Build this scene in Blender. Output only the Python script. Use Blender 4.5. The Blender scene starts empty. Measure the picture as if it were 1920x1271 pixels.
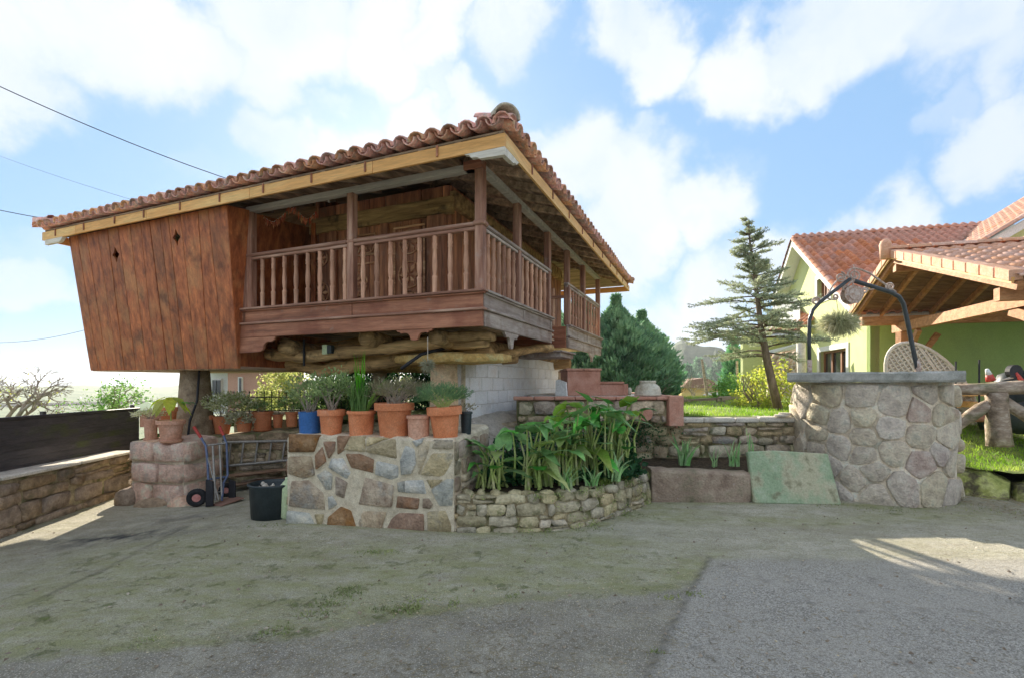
import bpy, bmesh, math, random
import numpy as np
from mathutils import Vector, Matrix
from math import sin, cos, pi, radians, atan2, sqrt, hypot
random.seed(7); rng = np.random.default_rng(7)
scene = bpy.context.scene
COL = scene.collection
# ------------------------------------------------------------------ camera
EYE = 1.6; FPX = 891.0; HV = 716.0; CU = 960.0
cam_d = bpy.data.cameras.new('camera'); cam = bpy.data.objects.new('camera', cam_d); COL.objects.link(cam)
cam.location = (0, 0, EYE); cam.rotation_euler = (radians(90), 0, 0)
cam_d.sensor_width = 36; cam_d.lens = FPX/1920*36; cam_d.shift_y = (HV-635.5)/1920
cam_d.clip_start = 0.05; cam_d.clip_end = 3000
scene.camera = cam
# ------------------------------------------------------------------ world, sun, exposure
SUN_AZ = (-0.24, 0.971)          # direction on the ground towards the sun
SUN_EL = radians(23)
sun_rot = atan2(SUN_AZ[0], SUN_AZ[1])
world = bpy.data.worlds.new('World'); scene.world = world; world.use_nodes = True
wt = world.node_tree; wt.nodes.clear()
def wn(t, **k):
    n = wt.nodes.new(t)
    for a, b in k.items(): setattr(n, a, b)
    return n
def wl(a, b): wt.links.new(a, b)
w_out = wn('ShaderNodeOutputWorld'); w_bg = wn('ShaderNodeBackground'); w_bg.inputs['Strength'].default_value = 0.12
w_sky = wn('ShaderNodeTexSky', sky_type='NISHITA', sun_disc=False)
w_sky.sun_elevation = SUN_EL; w_sky.sun_rotation = sun_rot
w_sky.air_density = 1.0; w_sky.dust_density = 0.6; w_sky.ozone_density = 1.6
w_tc = wn('ShaderNodeTexCoord')
def wmath(op, a, b=None, c=None, clamp=False):
    n = wn('ShaderNodeMath', operation=op, use_clamp=clamp)
    for i, x in enumerate((a, b, c)):
        if x is None: continue
        if isinstance(x, (int, float)): n.inputs[i].default_value = x
        else: wl(x, n.inputs[i])
    return n.outputs[0]
w_nrm = wn('ShaderNodeVectorMath', operation='NORMALIZE'); wl(w_tc.outputs['Generated'], w_nrm.inputs[0])
w_warp = wn('ShaderNodeTexNoise'); w_warp.inputs['Scale'].default_value = 5.5; w_warp.inputs['Detail'].default_value = 7; w_warp.inputs['Roughness'].default_value = .58
wl(w_nrm.outputs[0], w_warp.inputs['Vector'])
w_sub = wn('ShaderNodeVectorMath', operation='SUBTRACT'); wl(w_warp.outputs['Color'], w_sub.inputs[0]); w_sub.inputs[1].default_value = (.5, .5, .5)
w_scl = wn('ShaderNodeVectorMath', operation='SCALE'); wl(w_sub.outputs[0], w_scl.inputs[0]); w_scl.inputs['Scale'].default_value = .26
w_add = wn('ShaderNodeVectorMath', operation='ADD'); wl(w_nrm.outputs[0], w_add.inputs[0]); wl(w_scl.outputs[0], w_add.inputs[1])
w_dir = wn('ShaderNodeVectorMath', operation='NORMALIZE'); wl(w_add.outputs[0], w_dir.inputs[0])
# cloud banks: a direction (written as azimuth/height tangents), a radius and a thickness
banks = [(-60,60,230,1),(200,30,200,1),(330,90,150,1),(480,130,120,.9),(520,20,190,1),(700,50,150,1),(820,60,110,.9),(760,130,60,.6),
         (960,20,120,.8),(1180,30,110,.9),(1250,110,110,1),(1400,130,130,1),(1530,90,120,.9),(1640,30,150,.9),(1820,40,170,.9),(1900,120,110,.7),
         (1890,270,120,.95),(1780,230,70,.5),(1215,260,55,.55),(1090,330,130,.95),(1200,380,150,1),(1310,400,110,.9),(1130,480,120,.9),(1000,300,60,.7),
         (880,215,90,.85),(760,250,110,.9),(620,290,110,.85),(520,290,90,.7),(820,160,70,.6),(80,520,80,.65),(20,505,40,.7),(60,470,90,.4),(130,540,60,.5),(230,560,60,.2),
         (1450,500,120,.7),(1330,560,150,.8),(1230,620,120,.8),(1700,420,110,.9),(1610,425,60,.6),(1370,330,50,.3),(120,170,60,.35),(340,330,60,.3)]
acc = None
for (u, v, r, th) in banks:
    d = Vector(((u-CU)/FPX, 1, (HV-v)/FPX)).normalized()
    rr = r*.78/FPX*d.y
    dt = wn('ShaderNodeVectorMath', operation='DISTANCE'); wl(w_dir.outputs[0], dt.inputs[0]); dt.inputs[1].default_value = d
    mr = wn('ShaderNodeMapRange'); mr.interpolation_type = 'SMOOTHSTEP'
    wl(dt.outputs['Value'], mr.inputs['Value'])
    mr.inputs['From Min'].default_value = rr*1.35; mr.inputs['From Max'].default_value = rr*.45
    mr.inputs['To Min'].default_value = 0; mr.inputs['To Max'].default_value = th
    acc = mr.outputs[0] if acc is None else wmath('MAXIMUM', acc, mr.outputs[0])
# out of view broken cloud goes on, its cover raised for more ambient light
w_sep = wn('ShaderNodeSeparateXYZ'); wl(w_nrm.outputs[0], w_sep.inputs[0])
w_n2 = wn('ShaderNodeTexNoise'); w_n2.inputs['Scale'].default_value = 2.2; w_n2.inputs['Detail'].default_value = 6; wl(w_dir.outputs[0], w_n2.inputs['Vector'])
mr2 = wn('ShaderNodeMapRange'); mr2.interpolation_type = 'SMOOTHSTEP'; wl(w_n2.outputs['Fac'], mr2.inputs['Value'])
mr2.inputs['From Min'].default_value = .40; mr2.inputs['From Max'].default_value = .53
outf = wn('ShaderNodeMapRange'); outf.interpolation_type = 'SMOOTHSTEP'; wl(w_sep.outputs['Y'], outf.inputs['Value'])
outf.inputs['From Min'].default_value = .6; outf.inputs['From Max'].default_value = .35
upf = wn('ShaderNodeMapRange'); upf.interpolation_type = 'SMOOTHSTEP'; wl(w_sep.outputs['Z'], upf.inputs['Value'])
upf.inputs['From Min'].default_value = .62; upf.inputs['From Max'].default_value = .7
elsew = wmath('MULTIPLY', mr2.outputs[0], wmath('MAXIMUM', outf.outputs[0], upf.outputs[0]))
acc = wmath('MAXIMUM', acc, elsew)
w_n3 = wn('ShaderNodeTexNoise'); w_n3.inputs['Scale'].default_value = 9; w_n3.inputs['Detail'].default_value = 8; w_n3.inputs['Roughness'].default_value = .6; wl(w_dir.outputs[0], w_n3.inputs['Vector'])
thin = wmath('MULTIPLY', acc, wmath('ADD', .55, wmath('MULTIPLY', w_n3.outputs['Fac'], .9)), clamp=True)
w_ramp = wn('ShaderNodeMapRange'); w_ramp.interpolation_type = 'SMOOTHSTEP'; wl(thin, w_ramp.inputs['Value'])
w_ramp.inputs['From Min'].default_value = .10; w_ramp.inputs['From Max'].default_value = 1.05; w_ramp.inputs['To Max'].default_value = .96
# cloud brightness varies with thickness
w_cr = wn('ShaderNodeMixRGB'); w_cr.inputs['Color1'].default_value = (2.42, 2.68, 3.05, 1); w_cr.inputs['Color2'].default_value = (3.15, 3.2, 3.32, 1)
mr3 = wn('ShaderNodeMapRange'); wl(w_n2.outputs['Fac'], mr3.inputs['Value']); mr3.inputs['From Min'].default_value = .38; mr3.inputs['From Max'].default_value = .68
wl(mr3.outputs[0], w_cr.inputs['Fac'])
# clear sky: the Nishita sky, its blue lightened by thin high cloud, whiter near the horizon
w_hor = wn('ShaderNodeMapRange'); w_hor.interpolation_type = 'SMOOTHSTEP'; wl(w_sep.outputs['Z'], w_hor.inputs['Value'])
w_hor.inputs['From Min'].default_value = .22; w_hor.inputs['From Max'].default_value = -.02; w_hor.inputs['To Min'].default_value = 0; w_hor.inputs['To Max'].default_value = .45
w_veil = wn('ShaderNodeMixRGB'); w_veil.inputs['Fac'].default_value = .88
w_veil.inputs['Color2'].default_value = (.90, 1.60, 2.55, 1); wl(w_sky.outputs[0], w_veil.inputs['Color1'])
w_hm = wn('ShaderNodeMixRGB'); wl(w_hor.outputs[0], w_hm.inputs['Fac']); wl(w_veil.outputs[0], w_hm.inputs['Color1']); w_hm.inputs['Color2'].default_value = (1.65, 2.5, 3.15, 1)
w_mix = wn('ShaderNodeMixRGB'); wl(w_ramp.outputs[0], w_mix.inputs['Fac']); wl(w_hm.outputs[0], w_mix.inputs['Color1']); wl(w_cr.outputs[0], w_mix.inputs['Color2'])
wl(w_mix.outputs[0], w_bg.inputs['Color']); wl(w_bg.outputs[0], w_out.inputs['Surface'])
sun_d = bpy.data.lights.new('sun', 'SUN'); sun_d.energy = 4.2; sun_d.angle = radians(.55); sun_d.color = (1, .9, .74)
sun = bpy.data.objects.new('sun', sun_d); COL.objects.link(sun)
sv = Vector((SUN_AZ[0]*cos(SUN_EL), SUN_AZ[1]*cos(SUN_EL), sin(SUN_EL)))
sun.rotation_euler = sv.to_track_quat('Z', 'Y').to_euler(); sun.location = (-30, 40, 40)
scene.view_settings.view_transform = 'Standard'; scene.view_settings.look = 'None'
scene.view_settings.exposure = 1.52; scene.view_settings.gamma = 1
scene.view_settings.use_curve_mapping = False

# ------------------------------------------------------------------ helpers
def P(u, v, Y): return Vector(((u-CU)/FPX*Y, Y, EYE+(HV-v)/FPX*Y))
def lerp(a, b, t): return a+(b-a)*t
def sm(t): t = max(0, min(1, t)); return t*t*(3-2*t)
ROOTM = {}
def tag(o, label=None, cat=None, group=None, kind=None):
    if label: o['label'] = label
    if cat: o['category'] = cat
    if group: o['group'] = group
    if kind: o['kind'] = kind
    return o
def thing(name, label, cat, loc=(0,0,0), rz=0, group=None):
    o = bpy.data.objects.new(name, None); COL.objects.link(o); o.location = loc; o.rotation_euler = (0, 0, rz)
    o.empty_display_size = .1
    ROOTM[o.name] = Matrix.Translation(Vector(loc)) @ Matrix.Rotation(rz, 4, 'Z')
    return tag(o, label, cat, group)
def link(name, me, m, parent=None, loc=None, rot=None, scale=None):
    o = bpy.data.objects.new(name, me); COL.objects.link(o)
    if m and not me.materials: me.materials.append(m)
    if parent: o.parent = parent
    if loc is not None: o.location = loc
    if rot is not None: o.rotation_euler = rot
    if scale is not None: o.scale = scale
    return o
def mk(name, V, F, m, parent=None, smooth=False, local=False, bevel=0):
    """V world coordinates (or the parent's own when local)."""
    V = np.asarray([tuple(v) for v in V], dtype=float) if not isinstance(V, np.ndarray) else V
    loc = None
    root = parent
    if parent is not None and not local:
        r = parent
        while r.parent: r = r.parent
        M = np.array(ROOTM[r.name].inverted()); V = V @ M[:3, :3].T + M[:3, 3]
    if parent is None:
        lo, hi = V.min(0), V.max(0); loc = Vector(((lo[0]+hi[0])/2, (lo[1]+hi[1])/2, lo[2])); V = V-np.array(loc)
    me = bpy.data.meshes.new(name)
    if isinstance(F, np.ndarray):
        n = F.shape[1]; me.vertices.add(len(V)); me.vertices.foreach_set('co', V.ravel())
        me.loops.add(F.size); me.loops.foreach_set('vertex_index', F.ravel().astype(np.int32))
        me.polygons.add(len(F)); me.polygons.foreach_set('loop_start', np.arange(0, F.size, n, dtype=np.int32))
        me.update(calc_edges=True)
    else:
        me.from_pydata([tuple(v) for v in V], [], F)
    if smooth: me.polygons.foreach_set('use_smooth', [True]*len(me.polygons))
    o = link(name, me, m, parent, loc)
    if bevel:
        b = o.modifiers.new('bevel', 'BEVEL'); b.width = bevel; b.segments = 1; b.limit_method = 'ANGLE'; b.angle_limit = radians(40)
    return o
class MB:
    def __init__(s): s.V = []; s.F = []
    def add(s, V, F):
        b = len(s.V); s.V += [Vector(v) for v in V]; s.F += [tuple(i+b for i in f) for f in F]; return s
    def box(s, x0, x1, y0, y1, z0, z1):
        return s.add([(x0,y0,z0),(x1,y0,z0),(x1,y1,z0),(x0,y1,z0),(x0,y0,z1),(x1,y0,z1),(x1,y1,z1),(x0,y1,z1)],
            [(0,3,2,1),(4,5,6,7),(0,1,5,4),(1,2,6,5),(2,3,7,6),(3,0,4,7)])
    def beam(s, p0, p1, w, h, up=(0,0,1)):
        p0 = Vector(p0); p1 = Vector(p1); d = (p1-p0).normalized(); up = Vector(up)
        if abs(d.dot(up)) > .98: up = Vector((0, 1, 0))
        x = d.cross(up).normalized(); y = x.cross(d)
        V = []
        for p in (p0, p1):
            for a, b in ((-1,-1),(1,-1),(1,1),(-1,1)): V.append(p+x*(a*w/2)+y*(b*h/2))
        return s.add(V, [(3,2,1,0),(4,5,6,7),(0,1,5,4),(1,2,6,5),(2,3,7,6),(3,0,4,7)])
    def tube(s, pts, rad, n=8, cap=True, noise=0):
        pts = [Vector(p) for p in pts]; N = len(pts)
        if not isinstance(rad, (list, tuple)): rad = [rad]*N
        V = []; F = []; x = None
        for i, p in enumerate(pts):
            d = (pts[min(i+1, N-1)]-pts[max(i-1, 0)])
            d = d.normalized() if d.length > 1e-9 else Vector((0,0,1))
            if x is None:
                x = d.cross(Vector((0,0,1)) if abs(d.z) < .9 else Vector((1,0,0))).normalized()
            else:
                x = (x-d*x.dot(d)); x = x.normalized() if x.length > 1e-6 else d.orthogonal().normalized()
            y = d.cross(x)
            for k in range(n):
                a = 2*pi*k/n; r = rad[i]*(1+random.uniform(-noise, noise))
                V.append(p+x*(cos(a)*r)+y*(sin(a)*r))
        for i in range(N-1):
            for k in range(n):
                k2 = (k+1) % n; F.append((i*n+k, i*n+k2, (i+1)*n+k2, (i+1)*n+k))
        if cap: F.append(tuple(range(n-1, -1, -1))); F.append(tuple((N-1)*n+k for k in range(n)))
        return s.add(V, F)
    def lathe(s, prof, n=16, c=(0,0,0), ell=1.0):
        V = []; F = []
        for r, z in prof:
            for k in range(n):
                a = 2*pi*k/n; V.append((c[0]+r*cos(a), c[1]+r*ell*sin(a), c[2]+z))
        for i in range(len(prof)-1):
            for k in range(n):
                k2 = (k+1) % n; F.append((i*n+k, i*n+k2, (i+1)*n+k2, (i+1)*n+k))
        F.append(tuple(range(n-1, -1, -1))); F.append(tuple((len(prof)-1)*n+k for k in range(n)))
        return s.add(V, F)
    def prism(s, poly, d, n=None):
        """poly: 3D outline; d: extrusion vector"""
        N = len(poly); d = Vector(d); A = [Vector(p) for p in poly]
        return s.add(A+[p+d for p in A], [tuple(range(N)), tuple(range(2*N-1, N-1, -1))]+[((i+1) % N, i, N+i, N+(i+1) % N) for i in range(N)])
    def make(s, name, m, parent=None, **k): return mk(name, s.V, s.F, m, parent, **k)
def box(name, x0, x1, y0, y1, z0, z1, m, parent=None, local=True, bevel=.005):
    return MB().box(min(x0,x1), max(x0,x1), min(y0,y1), max(y0,y1), min(z0,z1), max(z0,z1)).make(name, m, parent, local=local if parent else False, bevel=bevel)
def beam(name, p0, p1, w, h, m, parent=None, bevel=.005, local=False, up=(0,0,1)):
    return MB().beam(p0, p1, w, h, up).make(name, m, parent, local=local, bevel=bevel)

# ------------------------------------------------------------------ materials
def _n(t, ty, **k):
    n = t.nodes.new(ty)
    for a, b in k.items(): setattr(n, a, b)
    return n
def M(name, cols, scale=6, stretch=(1,1,1), rough=.8, bump=.3, bscale=40, rnd=.15, hrnd=.0, spots=(), grain=None, detail=6, contrast=(.32,.68), trans=0, spec=.3, bdist=.01, metal=0):
    m = bpy.data.materials.new(name); m.use_nodes = True; t = m.node_tree; t.nodes.clear(); L = t.links.new
    out = _n(t, 'ShaderNodeOutputMaterial'); bs = _n(t, 'ShaderNodeBsdfPrincipled'); L(bs.outputs[0], out.inputs[0])
    tc = _n(t, 'ShaderNodeTexCoord'); oi = _n(t, 'ShaderNodeObjectInfo')
    off = _n(t, 'ShaderNodeVectorMath', operation='SCALE'); cmb = _n(t, 'ShaderNodeCombineXYZ')
    L(oi.outputs['Random'], cmb.inputs[0]); L(oi.outputs['Random'], cmb.inputs[1]); L(oi.outputs['Random'], cmb.inputs[2])
    L(cmb.outputs[0], off.inputs[0]); off.inputs['Scale'].default_value = 37.0
    ad = _n(t, 'ShaderNodeVectorMath', operation='ADD'); L(tc.outputs['Object'], ad.inputs[0]); L(off.outputs[0], ad.inputs[1])
    mp = _n(t, 'ShaderNodeMapping'); mp.inputs['Scale'].default_value = stretch; L(ad.outputs[0], mp.inputs[0])
    nz = _n(t, 'ShaderNodeTexNoise'); nz.inputs['Scale'].default_value = scale; nz.inputs['Detail'].default_value = detail; nz.inputs['Roughness'].default_value = .62
    L(mp.outputs[0], nz.inputs['Vector'])
    rp = _n(t, 'ShaderNodeValToRGB'); e = rp.color_ramp.elements
    k = len(cols); e[0].position = contrast[0]; e[1].position = contrast[1]; e[0].color = (*cols[0], 1); e[1].color = (*cols[-1], 1)
    for i in range(1, k-1):
        x = e.new(lerp(contrast[0], contrast[1], i/(k-1))); x.color = (*cols[i], 1)
    L(nz.outputs['Fac'], rp.inputs[0]); c = rp.outputs[0]
    for (sc, ssc, lo, hi, amt) in spots:
        n2 = _n(t, 'ShaderNodeTexNoise'); n2.inputs['Scale'].default_value = ssc; n2.inputs['Detail'].default_value = 5; n2.inputs['Roughness'].default_value = .6; L(ad.outputs[0], n2.inputs['Vector'])
        mr = _n(t, 'ShaderNodeMapRange'); mr.inputs['From Min'].default_value = lo; mr.inputs['From Max'].default_value = hi; mr.inputs['To Max'].default_value = amt
        L(n2.outputs['Fac'], mr.inputs[0]); mx = _n(t, 'ShaderNodeMixRGB'); L(mr.outputs[0], mx.inputs[0]); L(c, mx.inputs[1]); mx.inputs[2].default_value = (*sc, 1); c = mx.outputs[0]
    fine = _n(t, 'ShaderNodeTexNoise'); fine.inputs['Scale'].default_value = bscale; fine.inputs['Detail'].default_value = 6; fine.inputs['Roughness'].default_value = .65
    L(mp.outputs[0], fine.inputs['Vector'])
    fm = _n(t, 'ShaderNodeMapRange'); fm.inputs['From Min'].default_value = .3; fm.inputs['From Max'].default_value = .7; fm.inputs['To Min'].default_value = .78; fm.inputs['To Max'].default_value = 1.18
    L(fine.outputs['Fac'], fm.inputs[0])
    hs = _n(t, 'ShaderNodeHueSaturation'); L(c, hs.inputs['Color'])
    rv = _n(t, 'ShaderNodeMapRange'); rv.inputs['To Min'].default_value = 1-rnd; rv.inputs['To Max'].default_value = 1+rnd; L(oi.outputs['Random'], rv.inputs[0])
    mu = _n(t, 'ShaderNodeMath', operation='MULTIPLY'); L(rv.outputs[0], mu.inputs[0]); L(fm.outputs[0], mu.inputs[1]); L(mu.outputs[0], hs.inputs['Value'])
    if hrnd:
        w = _n(t, 'ShaderNodeMath', operation='MULTIPLY'); w.inputs[1].default_value = 7.31; L(oi.outputs['Random'], w.inputs[0])
        fr = _n(t, 'ShaderNodeMath', operation='FRACT'); L(w.outputs[0], fr.inputs[0])
        hr = _n(t, 'ShaderNodeMapRange'); hr.inputs['To Min'].default_value = .5-hrnd; hr.inputs['To Max'].default_value = .5+hrnd; L(fr.outputs[0], hr.inputs[0]); L(hr.outputs[0], hs.inputs['Hue'])
        sr = _n(t, 'ShaderNodeMapRange'); sr.inputs['To Min'].default_value = .75; sr.inputs['To Max'].default_value = 1.15; L(fr.outputs[0], sr.inputs[0]); L(sr.outputs[0], hs.inputs['Saturation'])
    L(hs.outputs[0], bs.inputs['Base Color'])
    bs.inputs['Roughness'].default_value = rough; bs.inputs['Specular IOR Level'].default_value = spec; bs.inputs['Metallic'].default_value = metal
    if bump:
        b = _n(t, 'ShaderNodeBump'); b.inputs['Strength'].default_value = bump; b.inputs['Distance'].default_value = bdist
        s2 = _n(t, 'ShaderNodeMath', operation='ADD'); s3 = _n(t, 'ShaderNodeMath', operation='MULTIPLY'); s3.inputs[1].default_value = 2.0
        L(nz.outputs['Fac'], s3.inputs[0]); L(s3.outputs[0], s2.inputs[0]); L(fine.outputs['Fac'], s2.inputs[1]); L(s2.outputs[0], b.inputs['Height']); L(b.outputs[0], bs.inputs['Normal'])
    if trans:
        tr = _n(t, 'ShaderNodeBsdfTranslucent'); L(hs.outputs[0], tr.inputs[0]); ms = _n(t, 'ShaderNodeMixShader'); ms.inputs[0].default_value = trans
        L(bs.outputs[0], ms.inputs[1]); L(tr.outputs[0], ms.inputs[2]); L(ms.outputs[0], out.inputs[0])
    return m
GX, GY_, GZ = (.12,1.3,1.3), (1.3,.12,1.3), (1.3,1.3,.12)
def wood(name, cols, grain, rough=.6, rnd=.2, spots=(), scale=9, bump=.4, spec=.3): return M(name, cols, scale=scale, stretch=grain, rough=rough, rnd=rnd, bump=bump, bscale=45, spots=spots, contrast=(.3,.7), spec=spec)
c_box = [(0.171,0.044,0.019),(0.383,0.113,0.041),(0.583,0.194,0.068)]
m_boxplank = wood('varnished_plank', c_box, (1.0,1.0,.30), .5, .15, spots=[((.46,.22,.09),2.0,.5,.66,.6),((.10,.035,.02),3.0,.54,.68,.7),((.16,.07,.035),1.1,.54,.66,.5)], scale=12)
m_dark_x = wood('brown_timber_x', [(0.169,0.070,0.041),(0.341,0.139,0.079),(0.499,0.228,0.133)], GX, .6, .15, spots=[((.2,.06,.035),1.7,.52,.66,.6),((.3,.24,.2),8,.62,.75,.5)])
m_dark_y = wood('grey_timber_y', [(0.224,0.172,0.147),(0.362,0.293,0.259),(0.517,0.448,0.397)], GY_, .75, .12, spots=[((.16,.08,.055),3,.5,.68,.6)])
m_post = wood('post_timber', [(0.169,0.072,0.046),(0.356,0.180,0.123),(0.562,0.342,0.248)], GZ, .6, .15, spots=[((.42,.36,.32),5,.6,.76,.6)])
m_balus = wood('baluster_timber', [(0.250,0.110,0.067),(0.536,0.294,0.193),(0.804,0.496,0.334)], GZ, .6, .22, spots=[((.55,.42,.32),9,.6,.75,.6)])
m_rail = wood('rail_timber', [(0.198,0.086,0.058),(0.360,0.190,0.132),(0.612,0.414,0.314)], GX, .6, .1)
m_inner = wood('inner_wall_plank', [(0.127,0.058,0.034),(0.369,0.157,0.085),(0.681,0.314,0.155)], GZ, .6, .25, spots=[((.33,.10,.05),2,.52,.7,.6),((.30,.22,.15),4,.58,.72,.5)])
m_carve = wood('carved_relief', [(0.209,0.093,0.053),(0.544,0.273,0.146),(0.820,0.544,0.314)], GX, .6, .2)
m_pine = wood('pine_board', [(0.641,0.331,0.103),(0.813,0.448,0.164),(0.820,0.566,0.241)], GX, .6, .05, scale=4, bump=.1)
m_piney = wood('pine_board_side', [(0.641,0.352,0.121),(0.813,0.480,0.189),(0.820,0.598,0.276)], GY_, .6, .05, scale=4, bump=.1)
m_white = wood('whitewashed_wood', [(.55,.50,.42),(.68,.63,.55),(.76,.73,.68)], GX, .7, .05, bump=.15)
m_greybm = wood('grey_beam', [(0.329,0.299,0.265),(0.455,0.425,0.380),(0.582,0.540,0.483)], GX, .75, .05)
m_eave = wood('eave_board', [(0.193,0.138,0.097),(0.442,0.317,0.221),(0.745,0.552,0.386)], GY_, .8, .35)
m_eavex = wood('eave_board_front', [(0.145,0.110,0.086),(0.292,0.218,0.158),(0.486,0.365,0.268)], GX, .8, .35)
m_log = wood('old_log', [(0.187,0.113,0.053),(0.469,0.296,0.136),(0.750,0.503,0.242)], GX, .85, .25, spots=[((.05,.035,.02),4,.55,.66,.7)], bump=1.0)
m_log2 = wood('ochre_log', [(0.420,0.262,0.120),(0.720,0.469,0.228),(0.820,0.635,0.336)], GX, .85, .15, bump=.9)
m_tile = M('clay_tile', [(0.439,0.195,0.142),(0.790,0.365,0.261),(0.820,0.593,0.450)], scale=14, rough=.85, rnd=.3, hrnd=.02, bump=.4, bscale=60, spots=[((.36,.31,.26),16,.5,.68,.75),((.08,.06,.05),7,.58,.72,.6)])
m_tileend = M('lichen_tile', [(0.357,0.309,0.244),(0.585,0.536,0.439),(0.780,0.699,0.585)], scale=25, rough=.9, rnd=.1, bump=.5, bscale=90, spots=[((.40,.20,.14),8,.56,.7,.6)])
m_rtile = M('roof_tile_red', [(.40,.15,.085),(.52,.22,.13),(.60,.30,.20)], scale=10, rough=.8, rnd=.18, hrnd=.004, bump=.2, bscale=60)
m_ctile = M('roof_tile_salmon', [(0.580,0.290,0.180),(0.680,0.380,0.260),(0.740,0.460,0.340)], scale=10, rough=.8, rnd=.12, hrnd=.004, bump=.2, bscale=60)
m_verge = M('verge_tile', [(.62,.32,.19),(.70,.40,.26),(.76,.48,.35)], scale=6, rough=.8, rnd=.08, bump=.1)
m_mortar = M('cream_mortar', [(0.562,0.477,0.340),(0.691,0.604,0.450),(0.778,0.700,0.540)], scale=14, rough=.95, bump=.9, bscale=90, rnd=0, spots=[((.40,.34,.25),4,.56,.70,.5)])
def stone(name, cols, spots=(), rnd=.2, hr=.005, scale=7, bump=1.0, bd=.02): return M(name, cols, scale=scale, rough=.88, rnd=rnd, hrnd=hr, bump=bump, bscale=38, spots=spots, bdist=bd*1.5)
m_slate = stone('slate_blue', [(0.384,0.391,0.356),(0.593,0.586,0.518),(0.800,0.747,0.621)], [((.40,.26,.15),3.5,.56,.68,.6)])
m_rust = stone('rusty_stone', [(0.230,0.138,0.084),(0.391,0.230,0.132),(0.529,0.356,0.228)], [((.42,.19,.07),6,.52,.66,.7)])
m_tan = stone('tan_stone', [(0.435,0.348,0.221),(0.608,0.502,0.321),(0.754,0.627,0.420)], [((.30,.30,.28),4,.54,.66,.6)])
m_mix = stone('grey_brown_stone', [(0.292,0.209,0.148),(0.468,0.363,0.260),(0.644,0.531,0.383)], [((.42,.22,.11),5,.58,.7,.5),((.36,.38,.37),3,.55,.66,.6)])
m_rubble = stone('mossy_rubble', [(0.339,0.282,0.170),(0.548,0.474,0.306),(0.731,0.641,0.431)], [((.07,.10,.02),4.5,.55,.66,.8)])
m_joint = M('earth_joint', [(0.247,0.206,0.124),(0.440,0.357,0.220),(0.660,0.550,0.357)], scale=9, rough=1, bump=1, bscale=60, rnd=0, spots=[((.06,.10,.02),3,.5,.62,.7)])
m_retain = stone('retaining_stone', [(0.310,0.233,0.142),(0.546,0.428,0.270),(0.763,0.591,0.396)], [((.07,.09,.025),3,.53,.66,.7),((.05,.04,.03),6,.57,.68,.7)])
m_leftst = stone('warm_wall_stone', [(0.223,0.161,0.107),(0.403,0.291,0.194),(0.557,0.421,0.288)], [((.10,.10,.04),3,.56,.68,.6)])
m_well = stone('well_stone', [(0.488,0.409,0.325),(0.689,0.591,0.461),(0.820,0.760,0.598)], [((.50,.34,.28),2.2,.56,.7,.6),((.24,.21,.19),7,.58,.7,.5)], rnd=.08, hr=.01)
m_welljoint = M('well_joint', [(0.553,0.452,0.340),(0.820,0.701,0.540),(0.820,0.820,0.720)], scale=8, rough=.95, bump=.9, bscale=60, rnd=0, spots=[((.10,.10,.06),2.5,.55,.7,.6)])
m_wellred = stone('well_stone_red', [(0.436,0.304,0.245),(0.581,0.442,0.359),(0.678,0.580,0.489)], rnd=.05)
m_plinth = stone('pinkish_ashlar', [(0.581,0.364,0.259),(0.820,0.545,0.410),(0.820,0.743,0.562)], [((.50,.46,.40),4,.55,.68,.6)], rnd=.1)
m_pegollo = stone('pegollo_stone', [(0.250,0.188,0.138),(0.400,0.312,0.225),(0.525,0.425,0.325)], [((.12,.10,.08),3,.55,.7,.6)], rnd=.05)
m_pegorange = stone('ochre_stone', [(0.634,0.409,0.194),(0.820,0.568,0.285),(0.820,0.686,0.388)], [((.45,.36,.24),3,.6,.75,.5)], rnd=.05)
m_block = M('concrete_block', [(0.746,0.710,0.674),(0.800,0.800,0.800),(0.800,0.800,0.800)], scale=4, rough=.95, bump=.5, bscale=80, rnd=.07, spots=[((.34,.28,.2),2,.56,.75,.5)])
m_blockj = M('block_joint', [(.56,.53,.49),(.64,.61,.57)], scale=8, rough=1, rnd=0)
m_slabc = M('weathered_concrete', [(0.253,0.253,0.230),(0.391,0.391,0.356),(0.529,0.517,0.483)], scale=5, rough=.92, bump=.8, bscale=70, rnd=.05, spots=[((.13,.14,.11),6,.56,.7,.6)])
m_cap = M('cap_concrete', [(0.499,0.451,0.381),(0.653,0.606,0.522),(0.760,0.713,0.629)], scale=5, rough=.92, bump=.7, bscale=60, rnd=.08, spots=[((.2,.2,.12),3,.58,.7,.5)])
m_brick = M('red_brick_tile', [(.40,.18,.12),(.50,.25,.18),(.58,.33,.25)], scale=5, rough=.8, rnd=.08, bump=.3, bscale=60, spots=[((.30,.26,.20),5,.6,.75,.4)])
m_green_slab = M('green_paint_slab', [(.24,.33,.20),(.32,.41,.26),(.42,.48,.34)], scale=6, rough=.85, rnd=0, bump=.5, bscale=50, spots=[((.50,.46,.32),2.0,.50,.60,.85),((.14,.14,.07),4,.58,.68,.7),((.36,.30,.22),9,.6,.7,.6)])
m_reddish = stone('conglomerate', [(0.269,0.189,0.138),(0.403,0.304,0.223),(0.515,0.410,0.304)], [((.52,.46,.42),30,.66,.7,.8),((.12,.13,.06),2.5,.52,.66,.8)], rnd=0, scale=5)
m_terra = M('terracotta', [(0.540,0.173,0.070),(0.648,0.232,0.103),(0.713,0.292,0.146)], scale=5, rough=.75, rnd=.12, bump=.15, bscale=60, spots=[((.60,.38,.27),4,.6,.76,.5)])
m_terra_pale = M('terracotta_pale', [(.56,.28,.18),(.62,.33,.22),(.68,.41,.30)], scale=5, rough=.8, rnd=.05, bump=.1)
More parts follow.
